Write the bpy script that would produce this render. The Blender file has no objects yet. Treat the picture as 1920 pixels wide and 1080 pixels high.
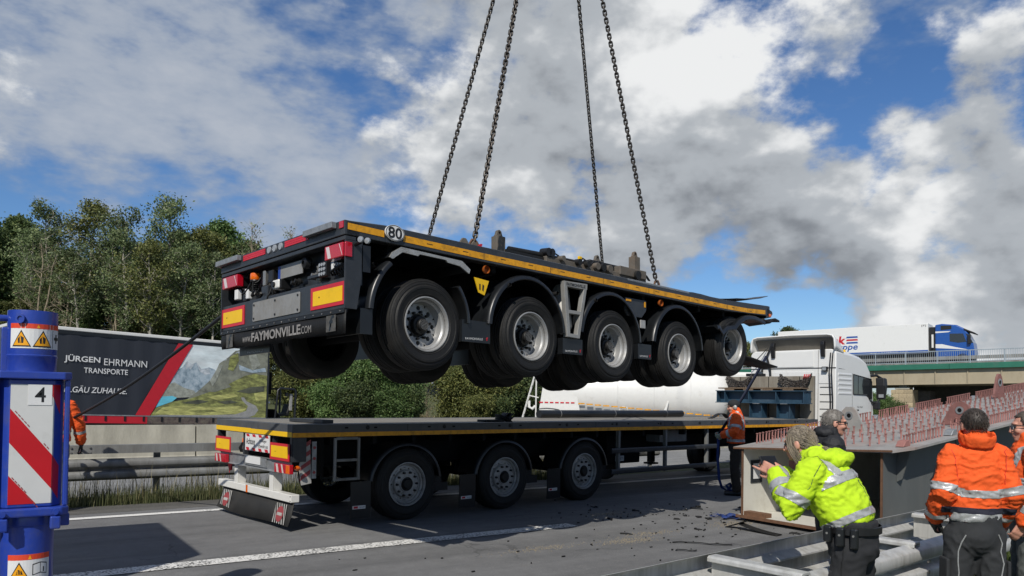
import bpy, bmesh, math, random
import numpy as np
from mathutils import Vector, Matrix, noise as mnoise

S = bpy.context.scene
COL = S.collection
rnd = random.Random(7)

# ---------------------------------------------------------------- camera
YAW, PITCH, ROLL, CAM_H = 0.9647, 0.01917, 0.017, 1.756
fw = Vector((math.cos(YAW)*math.cos(PITCH), math.sin(YAW)*math.cos(PITCH), math.sin(PITCH)))
r0 = Vector((math.sin(YAW), -math.cos(YAW), 0)); u0 = r0.cross(fw)
rt = r0*math.cos(ROLL) + u0*math.sin(ROLL); up = u0*math.cos(ROLL) - r0*math.sin(ROLL)
cam_d = bpy.data.cameras.new('camera'); cam = bpy.data.objects.new('camera', cam_d); COL.objects.link(cam)
cam.matrix_world = Matrix(((rt.x, up.x, -fw.x, 0), (rt.y, up.y, -fw.y, 0), (rt.z, up.z, -fw.z, CAM_H), (0, 0, 0, 1)))
cam_d.sensor_width = 36; cam_d.lens = 36*1430.5/1920; cam_d.shift_y = (720.9-540)/1920
cam_d.clip_start = .05; cam_d.clip_end = 6000
S.camera = cam

# ---------------------------------------------------------------- light
SUN_DIR = Vector((-.84, -.69, 1.0)).normalized()          # from the ground towards the sun
SUN_EL = math.asin(SUN_DIR.z)
sun_d = bpy.data.lights.new('sun', 'SUN'); sun_d.energy = 4.6; sun_d.angle = math.radians(.55); sun_d.color = (1, .95, .865)
sun = bpy.data.objects.new('sun', sun_d); COL.objects.link(sun)
sun.rotation_euler = SUN_DIR.to_track_quat('Z', 'Y').to_euler(); sun.location = (0, 0, 60)

W = bpy.data.worlds.new('World'); S.world = W; W.use_nodes = True; W.cycles.sampling_method = 'MANUAL'; W.cycles.sample_map_resolution = 256
S.view_settings.view_transform = 'Standard'; S.view_settings.look = 'None'; S.view_settings.exposure = 0.0; S.view_settings.gamma = 1
S.view_settings.use_curve_mapping = False
S.cycles.use_denoising = True
S.cycles.max_bounces = 6; S.cycles.diffuse_bounces = 3; S.cycles.glossy_bounces = 3; S.cycles.transparent_max_bounces = 8

def cam_dir(px, py):
    d = rt*((px-960)/1430.5) + up*(-(py-720.9)/1430.5) + fw
    return d.normalized()

def build_world():
    nt = W.node_tree; N = nt.nodes; L = nt.links; N.clear()
    out = N.new('ShaderNodeOutputWorld'); bg = N.new('ShaderNodeBackground'); L.new(bg.outputs[0], out.inputs[0])
    sky = N.new('ShaderNodeTexSky'); sky.sky_type = 'NISHITA'; sky.sun_disc = False
    sky.sun_elevation = SUN_EL; sky.sun_rotation = math.atan2(SUN_DIR.x, SUN_DIR.y)
    sky.air_density = 1.0; sky.dust_density = .0; sky.ozone_density = 2.0
    tc = N.new('ShaderNodeTexCoord'); D = tc.outputs['Generated']
    def math_(op, a, b=None, c=None, clamp=False):
        n = N.new('ShaderNodeMath'); n.operation = op; n.use_clamp = clamp
        for i, v in enumerate((a, b, c)):
            if v is None: continue
            if isinstance(v, (int, float)): n.inputs[i].default_value = v
            else: L.new(v, n.inputs[i])
        return n.outputs[0]
    def vmath(op, a, b):
        n = N.new('ShaderNodeVectorMath'); n.operation = op
        for i, v in enumerate((a, b)):
            if isinstance(v, (tuple, Vector)): n.inputs[i].default_value = v
            else: L.new(v, n.inputs[i])
        return n
    def noise(vec, scale, detail, rough, dist=0.0):
        n = N.new('ShaderNodeTexNoise'); n.inputs['Scale'].default_value = scale; n.inputs['Detail'].default_value = detail
        n.inputs['Roughness'].default_value = rough; n.inputs['Distortion'].default_value = dist; L.new(vec, n.inputs['Vector']); return n.outputs['Fac']
    def smooth(v, a, b):
        n = N.new('ShaderNodeMapRange'); n.interpolation_type = 'SMOOTHSTEP'
        n.inputs['From Min'].default_value = a; n.inputs['From Max'].default_value = b; L.new(v, n.inputs['Value']); return n.outputs[0]
    # warp the look-up direction so that the large masses get ragged outlines
    wn = N.new('ShaderNodeTexNoise'); wn.inputs['Scale'].default_value = 5.5; wn.inputs['Detail'].default_value = 3; wn.inputs['Roughness'].default_value = .6; L.new(D, wn.inputs['Vector'])
    w1 = vmath('SUBTRACT', wn.outputs['Color'], (.5, .5, .5)).outputs[0]
    w2 = N.new('ShaderNodeVectorMath'); w2.operation = 'SCALE'; L.new(w1, w2.inputs[0]); w2.inputs['Scale'].default_value = .22
    DW = vmath('ADD', D, w2.outputs[0]).outputs[0]
    def field(blobs):
        acc = None
        for px, py, r, wgt in blobs:
            c = cam_dir(px, py); a = r/1430
            d = vmath('DISTANCE', DW, c).outputs['Value']
            m = N.new('ShaderNodeMapRange'); m.interpolation_type = 'SMOOTHSTEP'; L.new(d, m.inputs['Value'])
            m.inputs['From Min'].default_value = a*1.25; m.inputs['From Max'].default_value = a*.15; m.inputs['To Max'].default_value = wgt
            acc = m.outputs[0] if acc is None else math_('ADD', acc, m.outputs[0])
        return acc
    sc = vmath('MULTIPLY', D, (1, 1, 1.6)).outputs[0]
    # heaped clouds
    n1 = noise(sc, 3.4, 5, .55); n1u = noise(vmath('ADD', sc, (-.016, -.013, .055)).outputs[0], 3.4, 3, .55)
    n1b = noise(sc, 13, 7, .62); n1bu = noise(vmath('ADD', sc, (-.006, -.005, .018)).outputs[0], 13, 3, .6)
    cov = field([(1330,130,340,.17),(1230,290,260,.07),(1630,440,250,.36),(1480,500,190,.12),(1800,560,200,.36),(1880,340,180,.09),(900,60,260,.14),(760,380,210,.18),(960,370,170,.14),
                 (1130,90,190,.12),(1240,470,200,.12),(1540,60,160,.12),(1820,170,160,.16),(1430,320,180,.07),
                 (1680,120,95,-.34),(1610,230,90,-.14),(1320,370,90,-.08),(1500,610,100,-.4),(1370,590,120,-.34),(640,70,140,-.16),(940,255,70,-.12),(1760,260,80,-.10),(1800,440,110,-.22),(1420,420,110,-.16),(1540,250,100,-.04),
                 (60,250,180,-.25),(330,420,240,-.28),(300,120,300,-.28),(550,300,200,-.16)])
    dens = math_('ADD', math_('ADD', math_('MULTIPLY_ADD', n1, 1.35, -.42), math_('MULTIPLY_ADD', n1b, .55, -.275)), math_('MULTIPLY', cov, .72))
    alpha = smooth(dens, .25, .43)
    lit = math_('ADD', math_('MULTIPLY', math_('SUBTRACT', n1, n1u), 2.4), math_('MULTIPLY', math_('SUBTRACT', n1b, n1bu), .8))
    shade = field([(1390,300,190,-0.21),(1130,250,230,-0.15),(1480,520,170,-0.29),(1640,505,120,-0.21),(1850,380,170,-0.22),(1870,575,110,-0.21),(1230,500,170,-0.14),(900,220,220,-0.12),(1560,60,130,-0.04),(1330,250,120,-0.07),
                   (1290,120,200,.34),(1440,70,170,.26),(1240,200,120,.18),(1660,400,120,.40),(1740,390,80,.2),(1780,530,100,.34),(1700,550,70,.2),(960,360,110,.34),(1020,320,60,.2),(790,350,140,.24),(860,60,170,.12)])
    b = math_('ADD', math_('ADD', .58, lit), shade, clamp=True)
    ramp = N.new('ShaderNodeValToRGB'); L.new(b, ramp.inputs[0]); e = ramp.color_ramp.elements; ramp.color_ramp.interpolation = 'EASE'
    e[0].position = .0; e[0].color = (.225, .245, .275, 1); e[1].position = 1; e[1].color = (.85, .86, .865, 1)
    x = ramp.color_ramp.elements.new(.5); x.color = (.43, .46, .495, 1)
    # thin layered veil
    sv = vmath('MULTIPLY', D, (1, 1, 2.2)).outputs[0]
    n2 = noise(sv, 2.6, 5, .6); n2b = noise(sv, 16, 4, .6)
    cov2 = field([(330,200,420,.20),(120,60,250,.14),(600,330,260,.14),(520,180,200,.10),(1050,300,300,.1),(640,60,130,-.22),(60,330,150,-.12),(30,210,110,-.08),(330,395,110,-.06),(1480,610,180,-.4),(1680,120,90,-.2),(470,20,60,-.06)])
    d2 = math_('ADD', math_('ADD', math_('MULTIPLY_ADD', n2, 1.5, -.5), math_('MULTIPLY_ADD', n2b, .7, -.35)), math_('MULTIPLY', cov2, .75))
    a2 = math_('MULTIPLY', smooth(d2, .16, .56), .90)
    veil = N.new('ShaderNodeValToRGB'); L.new(d2, veil.inputs[0]); e = veil.color_ramp.elements
    e[0].position = .25; e[0].color = (.27, .335, .44, 1); e[1].position = .72; e[1].color = (.47, .505, .56, 1)
    # clear sky, brought to the same scale
    k = N.new('ShaderNodeVectorMath'); k.operation = 'SCALE'; hs = N.new('ShaderNodeHueSaturation'); hs.inputs['Saturation'].default_value = 1.12; L.new(sky.outputs[0], hs.inputs['Color']); L.new(vmath('MULTIPLY', hs.outputs[0], (.72, .90, 1.14)).outputs[0], k.inputs[0]); k.inputs['Scale'].default_value = 1.0
    def lift(c):
        q = N.new('ShaderNodeVectorMath'); q.operation = 'SCALE'; L.new(c, q.inputs[0]); q.inputs['Scale'].default_value = CLOUD_K; return q.outputs[0]
    m1 = N.new('ShaderNodeMix'); m1.data_type = 'RGBA'; L.new(a2, m1.inputs['Factor']); L.new(k.outputs[0], m1.inputs['A']); L.new(lift(veil.outputs[0]), m1.inputs['B'])
    m2 = N.new('ShaderNodeMix'); m2.data_type = 'RGBA'; L.new(alpha, m2.inputs['Factor']); L.new(m1.outputs['Result'], m2.inputs['A']); L.new(lift(ramp.outputs[0]), m2.inputs['B'])
    L.new(m2.outputs['Result'], bg.inputs['Color']); bg.inputs['Strength'].default_value = SKY_BG
SKY_BG = .085      # strength of the physical sky
CLOUD_K = 1/.085   # cloud tones are given on the picture's scale
build_world()
# ---------------------------------------------------------------- helpers
def link(o, parent=None):
    COL.objects.link(o)
    if parent is not None: o.parent = parent
    return o
def tag(o, label=None, cat=None, group=None, kind=None):
    if label: o['label'] = label
    if cat: o['category'] = cat
    if group: o['group'] = group
    if kind: o['kind'] = kind
    return o
def thing(name, label, cat, loc=(0, 0, 0), rz=0.0, group=None, mat=None):
    o = bpy.data.objects.new(name, None); o.empty_display_size = .2; link(o)
    if mat is not None: o.matrix_world = mat
    else: o.location = loc; o.rotation_euler = (0, 0, rz)
    return tag(o, label, cat, group)
def copy_tree(o, parent=None):
    c = o.copy(); COL.objects.link(c); c.parent = parent
    for ch in list(o.children): copy_tree(ch, c)
    return c

class MB:
    """collects shapes, then builds them as one mesh object"""
    def __init__(s): s.v = []; s.f = []; s.m = []; s.cur = 0
    def add(s, vs, fs):
        b = len(s.v); s.v += [tuple(v) for v in vs]; s.f += [tuple(i+b for i in f) for f in fs]; s.m += [s.cur]*len(fs); return s
    def box(s, x0, y0, z0, x1, y1, z1, M=None):
        vs = [(x0,y0,z0),(x1,y0,z0),(x1,y1,z0),(x0,y1,z0),(x0,y0,z1),(x1,y0,z1),(x1,y1,z1),(x0,y1,z1)]
        if M is not None: vs = [M @ Vector(v) for v in vs]
        return s.add(vs, [(0,3,2,1),(4,5,6,7),(0,1,5,4),(1,2,6,5),(2,3,7,6),(3,0,4,7)])
    def prism(s, poly, axis, a, b, M=None):
        """polygon (2-D) extruded along an axis: x -> poly is (y,z); y -> (x,z); z -> (x,y)"""
        n = len(poly); area = sum(poly[i][0]*poly[(i+1) % n][1]-poly[(i+1) % n][0]*poly[i][1] for i in range(n))
        if (area < 0) != (axis == 'y'): poly = poly[::-1]
        if a > b: a, b = b, a
        mk = {'x': lambda p, t: (t, p[0], p[1]), 'y': lambda p, t: (p[0], t, p[1]), 'z': lambda p, t: (p[0], p[1], t)}[axis]
        vs = [mk(p, a) for p in poly]+[mk(p, b) for p in poly]
        if M is not None: vs = [M @ Vector(v) for v in vs]
        fs = [tuple(range(n))[::-1], tuple(range(n, 2*n))]+[(i, (i+1) % n, n+(i+1) % n, n+i) for i in range(n)]
        return s.add(vs, fs)
    def cyl(s, p0, p1, ra, rb=None, n=16, caps=True):
        rb = ra if rb is None else rb; p0, p1 = Vector(p0), Vector(p1); d = (p1-p0).normalized()
        a = d.orthogonal().normalized(); b = d.cross(a); vs = []
        for p, r in ((p0, ra), (p1, rb)):
            for i in range(n):
                t = 2*math.pi*i/n; vs.append(p+(a*math.cos(t)+b*math.sin(t))*r)
        fs = [(i, (i+1) % n, n+(i+1) % n, n+i) for i in range(n)]
        if caps: fs += [tuple(range(n))[::-1], tuple(range(n, 2*n))]
        return s.add(vs, fs)
    def lathe(s, prof, c, axis, n=32, closed=False):
        """profile of (radius, height along axis)"""
        c = Vector(c); d = Vector(axis).normalized(); a = d.orthogonal().normalized(); b = d.cross(a); vs = []; k = len(prof)
        for r, h in prof:
            for i in range(n):
                t = 2*math.pi*i/n; vs.append(c+d*h+(a*math.cos(t)+b*math.sin(t))*r)
        fs = []
        for j in range(k if closed else k-1):
            j2 = (j+1) % k
            for i in range(n): fs.append((j*n+i, j*n+(i+1) % n, j2*n+(i+1) % n, j2*n+i))
        return s.add(vs, fs)
    def tube(s, pts, r, n=8, caps=True):
        pts = [Vector(p) for p in pts]; k = len(pts); rs = r if isinstance(r, (list, tuple)) else [r]*k; vs = []; pa = None
        for i, p in enumerate(pts):
            d = (pts[min(i+1, k-1)]-pts[max(i-1, 0)]).normalized()
            a = d.orthogonal().normalized() if pa is None else (pa-d*pa.dot(d)).normalized()
            pa = a; b = d.cross(a)
            for j in range(n):
                t = 2*math.pi*j/n; vs.append(p+(a*math.cos(t)+b*math.sin(t))*rs[i])
        fs = [(i*n+j, i*n+(j+1) % n, (i+1)*n+(j+1) % n, (i+1)*n+j) for i in range(k-1) for j in range(n)]
        if caps: fs += [tuple(range(n))[::-1], tuple(range((k-1)*n, k*n))]
        return s.add(vs, fs)
    def strip(s, prof, path):
        """open or closed profile rings given directly as lists of points"""
        n = len(prof[0]); vs = [p for ring in prof for p in ring]
        return s.add(vs, [(i*n+j, i*n+j+1, (i+1)*n+j+1, (i+1)*n+j) for i in range(len(prof)-1) for j in range(n-1)])
    def loft(s, rings, closed=True, caps=True):
        n = len(rings[0]); vs = [p for r in rings for p in r]; m = n if closed else n-1
        fs = [(i*n+j, i*n+(j+1) % n, (i+1)*n+(j+1) % n, (i+1)*n+j) for i in range(len(rings)-1) for j in range(m)]
        if caps and closed: fs += [tuple(range(n))[::-1], tuple(range((len(rings)-1)*n, len(rings)*n))]
        return s.add(vs, fs)
    def sheet(s, grid, thick=None):
        """grid of points [i][j] as a surface"""
        ni, nj = len(grid), len(grid[0]); vs = [p for r in grid for p in r]
        return s.add(vs, [(i*nj+j, (i+1)*nj+j, (i+1)*nj+j+1, i*nj+j+1) for i in range(ni-1) for j in range(nj-1)])
    def mesh(s, name, mats, smooth=None):
        me = bpy.data.meshes.new(name); me.from_pydata(s.v, [], s.f)
        mats = mats if isinstance(mats, (list, tuple)) else [mats]
        for m in mats: me.materials.append(m)
        if len(mats) > 1: me.polygons.foreach_set('material_index', s.m)
        if smooth is not None:
            me.polygons.foreach_set('use_smooth', [True]*len(me.polygons)); me.set_sharp_from_angle(angle=math.radians(smooth))
        me.update(); return me
    def build(s, name, mats, parent=None, smooth=None, bev=0.0, seg=2, thick=0.0):
        o = bpy.data.objects.new(name, s.mesh(name, mats, smooth)); link(o, parent)
        if thick:
            m = o.modifiers.new('solid', 'SOLIDIFY'); m.thickness = thick; m.offset = 0
        if bev:
            m = o.modifiers.new('bevel', 'BEVEL'); m.width = bev; m.segments = seg; m.limit_method = 'ANGLE'; m.angle_limit = math.radians(40); m.harden_normals = False
            if smooth is None and seg > 1:
                pass
        return o
def inst(name, me, parent, loc=(0, 0, 0), rot=(0, 0, 0), scale=(1, 1, 1)):
    o = bpy.data.objects.new(name, me); o.location = loc; o.rotation_euler = rot; o.scale = scale; return link(o, parent)

def dg(): return bpy.context.evaluated_depsgraph_get()
def bake(o):
    """mesh of an object with its modifiers applied; removes the object"""
    bpy.context.view_layer.update()
    me = bpy.data.meshes.new_from_object(o.evaluated_get(dg())); bpy.data.objects.remove(o); return me

def text_mesh(txt, mat, w=None, h=None, extrude=.0008, shear=0.0, bold=0.0, align='CENTER', space=1.0):
    cu = bpy.data.curves.new('text', 'FONT'); cu.body = txt; cu.size = 1; cu.extrude = 0; cu.shear = shear; cu.offset = bold; cu.space_character = space; cu.resolution_u = 3
    o = bpy.data.objects.new('text', cu); COL.objects.link(o); me = bake(o); bpy.data.curves.remove(cu)
    co = np.empty(len(me.vertices)*3); me.vertices.foreach_get('co', co); co = co.reshape(-1, 3)
    lo, hi = co.min(0), co.max(0); sz = hi-lo
    sx = (w/sz[0]) if w else (h/sz[1]); sy = (h/sz[1]) if h else sx
    co[:, 0] = (co[:, 0]-(lo[0]+hi[0])/2)*sx; co[:, 1] = (co[:, 1]-(lo[1]+hi[1])/2)*sy; co[:, 2] = 0
    me.vertices.foreach_set('co', co.ravel()); me.materials.clear(); me.materials.append(mat); me.update(); return me
def text(name, txt, mat, parent, loc, ex, ey, **k):
    """flat lettering: ex = reading direction, ey = up direction"""
    ex = Vector(ex).normalized(); ey = Vector(ey); ey = (ey-ex*ey.dot(ex)).normalized(); ez = ex.cross(ey)
    o = bpy.data.objects.new(name, text_mesh(txt, mat, **k)); link(o, parent)
    o.matrix_local = Matrix(((ex.x, ey.x, ez.x, loc[0]), (ex.y, ey.y, ez.y, loc[1]), (ex.z, ey.z, ez.z, loc[2]), (0, 0, 0, 1))); return o
def sub(o):      # modest subdivision for soft shapes
    m = o.modifiers.new('sub', 'SUBSURF'); m.levels = 1; m.render_levels = 1; return o

# ---------------------------------------------------------------- materials
ALB = .80     # the whole palette sits a little below the measured tones, to suit the strong sun
def mat(name, col, rough=.6, metal=0.0, var=.12, scale=6.0, bump=0.0, bscale=40.0, dirt=None, dirt_amt=.0, dscale=2.5, coat=0.0, spec=.5, emis=None, alpha=None, trans=0.0, stretch=None, rand=0.0, subs=0.0):
    m = bpy.data.materials.new(name); m.use_nodes = True; nt = m.node_tree; N = nt.nodes; L = nt.links
    b = N['Principled BSDF']; b.inputs['Roughness'].default_value = rough; b.inputs['Metallic'].default_value = metal
    b.inputs['Specular IOR Level'].default_value = spec; b.inputs['Coat Weight'].default_value = coat; b.inputs['Coat Roughness'].default_value = .12
    if trans: b.inputs['Transmission Weight'].default_value = trans
    c = tuple(v*ALB for v in col)+(1,)
    if dirt is not None: dirt = tuple(v*ALB for v in dirt)
    tc = N.new('ShaderNodeTexCoord'); vec = tc.outputs['Object']
    if stretch:
        mp = N.new('ShaderNodeMapping'); mp.inputs['Scale'].default_value = stretch; L.new(vec, mp.inputs['Vector']); vec = mp.outputs[0]
    n = N.new('ShaderNodeTexNoise'); n.inputs['Scale'].default_value = scale; n.inputs['Detail'].default_value = 6; n.inputs['Roughness'].default_value = .65; L.new(vec, n.inputs['Vector'])
    hsv = N.new('ShaderNodeHueSaturation'); hsv.inputs['Color'].default_value = c
    mr = N.new('ShaderNodeMapRange'); mr.inputs['From Min'].default_value = .3; mr.inputs['From Max'].default_value = .7; mr.inputs['To Min'].default_value = 1-var; mr.inputs['To Max'].default_value = 1+var
    L.new(n.outputs['Fac'], mr.inputs['Value'])
    val = mr.outputs[0]
    if rand:
        oi = N.new('ShaderNodeObjectInfo'); rr = N.new('ShaderNodeMapRange'); rr.inputs['To Min'].default_value = 1-rand; rr.inputs['To Max'].default_value = 1+rand; L.new(oi.outputs['Random'], rr.inputs['Value'])
        mm = N.new('ShaderNodeMath'); mm.operation = 'MULTIPLY'; L.new(val, mm.inputs[0]); L.new(rr.outputs[0], mm.inputs[1]); val = mm.outputs[0]
    L.new(val, hsv.inputs['Value']); colo = hsv.outputs[0]
    if dirt is not None:
        d = N.new('ShaderNodeTexNoise'); d.inputs['Scale'].default_value = dscale; d.inputs['Detail'].default_value = 9; d.inputs['Roughness'].default_value = .72; L.new(vec, d.inputs['Vector'])
        dr = N.new('ShaderNodeMapRange'); dr.inputs['From Min'].default_value = .62-dirt_amt*.5; dr.inputs['From Max'].default_value = .80-dirt_amt*.3; dr.inputs['To Max'].default_value = min(1, .35+dirt_amt); L.new(d.outputs['Fac'], dr.inputs['Value'])
        mx = N.new('ShaderNodeMix'); mx.data_type = 'RGBA'; L.new(dr.outputs[0], mx.inputs['Factor']); L.new(colo, mx.inputs['A']); mx.inputs['B'].default_value = (*dirt, 1); colo = mx.outputs['Result']
        rm = N.new('ShaderNodeMapRange'); rm.inputs['To Min'].default_value = rough; rm.inputs['To Max'].default_value = min(1, rough+.3); L.new(dr.outputs[0], rm.inputs['Value']); L.new(rm.outputs[0], b.inputs['Roughness'])
    L.new(colo, b.inputs['Base Color'])
    if bump:
        bn = N.new('ShaderNodeTexNoise'); bn.inputs['Scale'].default_value = bscale; bn.inputs['Detail'].default_value = 4; L.new(vec, bn.inputs['Vector'])
        bp = N.new('ShaderNodeBump'); bp.inputs['Strength'].default_value = bump; bp.inputs['Distance'].default_value = .02; L.new(bn.outputs['Fac'], bp.inputs['Height']); L.new(bp.outputs[0], b.inputs['Normal'])
    if emis: b.inputs['Emission Color'].default_value = (*emis[0], 1); b.inputs['Emission Strength'].default_value = emis[1]
    return m
def s2l(r, g, b):
    f = lambda c: c/12.92 if c <= .04045 else ((c+.055)/1.055)**2.4
    return tuple(f(x/255) for x in (r, g, b))
GRIME = (.10, .088, .07)
T = {}
T['frame_grey'] = mat('frame_grey', (.030, .034, .040), .42, var=.2, dirt=(.085, .08, .072), dirt_amt=.2, dscale=3, bump=.08)
T['deck_grey'] = mat('deck_grey', (.068, .074, .082), .5, var=.2, dirt=(.13, .12, .105), dirt_amt=.3, dscale=2)
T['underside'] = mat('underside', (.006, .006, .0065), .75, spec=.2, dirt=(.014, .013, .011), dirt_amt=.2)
T['black_plastic'] = mat('black_plastic', (.010, .0115, .0135), .34, var=.25, dirt=(.035, .033, .03), dirt_amt=.12, dscale=4)
T['rubber'] = mat('rubber', (.0095, .0093, .009), .62, var=.25, scale=9, spec=.35, dirt=(.026, .024, .021), dirt_amt=.22, dscale=4, bump=.15, bscale=60)
T['rim_silver'] = mat('rim_silver', (.40, .40, .395), .42, .35, var=.12, dirt=(.13, .12, .105), dirt_amt=.22, dscale=7)
T['rim_grey'] = mat('rim_grey', (.48, .475, .46), .5, .3, var=.15, dirt=(.10, .09, .08), dirt_amt=.35, dscale=6)
T['hub_dark'] = mat('hub_dark', (.016, .0155, .015), .55, .3, dirt=(.05, .045, .036), dirt_amt=.2)
T['galv'] = mat('galv', (.36, .375, .385), .5, .55, var=.22, scale=14, dirt=(.16, .15, .135), dirt_amt=.22, dscale=3, bump=.1)
T['galv_dull'] = mat('galv_dull', (.27, .275, .27), .6, .3, var=.25, scale=3, dirt=(.12, .11, .09), dirt_amt=.35, dscale=2.2, stretch=(1, 1, .25))
T['alu'] = mat('alu', (.52, .51, .48), .45, .6, var=.18, dirt=(.2, .18, .15), dirt_amt=.3, bump=.3, bscale=90)
T['steel_plate'] = mat('steel_plate', (.34, .335, .32), .5, .3, var=.1, dirt=(.2, .18, .15), dirt_amt=.3)
T['yellow_tape'] = mat('yellow_tape', s2l(232, 162, 14), .5, var=.16, scale=8, dirt=(.10, .07, .025), dirt_amt=.30, dscale=9)
T['marker_yellow'] = mat('marker_yellow', s2l(246, 196, 6), .45, var=.05, dirt=(.4, .26, .02), dirt_amt=.1)
T['marker_red'] = mat('marker_red', s2l(205, 34, 50), .4, var=.08, dirt=(.2, .05, .05), dirt_amt=.12)
T['lamp_red'] = mat('lamp_red', s2l(190, 18, 40), .18, var=.12, scale=60, coat=.6)
T['lamp_white'] = mat('lamp_white', (.72, .62, .6), .2, var=.1, scale=60, coat=.6)
T['amber_dull'] = mat('amber_dull', s2l(150, 78, 30), .35, var=.2, scale=40)
T['lamp_orange'] = mat('lamp_orange', s2l(240, 110, 12), .18, var=.15, scale=50, coat=.7)
T['lamp_glass'] = mat('lamp_glass', (.36, .38, .40), .15, .2, var=.15, scale=80)
T['black'] = mat('black', (.010, .010, .011), .45)
T['matt_black'] = mat('matt_black', (.005, .005, .005), .9, spec=.2)  # even matt black for slots, eyes and inner parts
T['white_paint'] = mat('white_paint', (.80, .79, .75), .38, var=.03, dirt=(.42, .38, .31), dirt_amt=.12, coat=.2)
T['white_cab'] = mat('white_cab', (.82, .82, .80), .3, var=.02, dirt=(.50, .47, .42), dirt_amt=.08, coat=.4)
T['white_print'] = mat('white_print', (.78, .78, .77), .5, var=.03)
T['emblem_grey'] = mat('emblem_grey', (.10, .097, .09), .7, var=.35, scale=25, dirt=(.03, .03, .03), dirt_amt=.4, dscale=14)
T['grey_print'] = mat('grey_print', (.30, .285, .27), .6, var=.3, scale=30, dirt=(.08, .075, .07), dirt_amt=.3, dscale=12)
T['black_print'] = mat('black_print', (.012, .012, .013), .5)
T['red_print'] = mat('red_print', s2l(196, 28, 44), .5, var=.06)
T['bolt'] = mat('bolt', (.4, .39, .37), .4, .7)
T['crane_blue'] = mat('crane_blue', (.020, .055, .36), .33, var=.1, coat=.25, dirt=(.075, .08, .12), dirt_amt=.24, dscale=6, bump=.05)
T['rust'] = mat('rust', (.17, .085, .045), .8, var=.3, scale=12, bump=.2, dirt=(.07, .035, .02), dirt_amt=.4)
T['chain_steel'] = mat('chain_steel', (.085, .08, .074), .45, .7, var=.3, scale=30, dirt=(.09, .05, .03), dirt_amt=.3)
T['wood'] = mat('wood', (.17, .115, .07), .8, var=.35, scale=4, stretch=(1, 8, 8), bump=.3)
T['rope'] = mat('rope', (.012, .013, .017), .6, var=.2)
T['glass_dark'] = mat('glass_dark', (.02, .024, .028), .06, spec=.8, coat=.5)
T['skin'] = mat('skin', s2l(205, 150, 128), .5, var=.10, scale=18, dirt=s2l(190, 110, 95), dirt_amt=.2, dscale=9, bump=.12, bscale=120)
# wheels of the trailers ------------------------------------------------------
def tyre_profile(R, w, rim):
    """(radius, y) closed loop of a tyre section, outer side at y=0, inner at y=w"""
    return [(rim-.02, .035), (rim+.006, .012), (rim+.024, .003), (rim+.027, -.001), (rim+.031, .002), ((R+rim)/2-.012, -.008), ((R+rim)/2-.008, -.0115), ((R+rim)/2+.012, -.0115), ((R+rim)/2+.016, -.008), (R-.070, -.003), (R-.066, .002), (R-.055, .0), (R-.040, .006), (R-.037, .012), (R-.032, .010), (R-.020, .018), (R-.018, .025), (R-.012, .026), (R-.004, .042), (R-.001, .055), (R-.012, .058), (R-.012, .066), (R, .069), (R, w*.33), (R-.012, w*.33+.004), (R-.012, w*.33+.012), (R, w*.33+.016), (R, w*.5-.012), (R-.012, w*.5-.008), (R-.012, w*.5+.008), (R, w*.5+.012), (R, w-.07), (R-.012, w-.028), (R-.055, w), ((R+rim)/2, w+.008), (rim, w-.012), (rim-.02, w-.035)]
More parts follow.
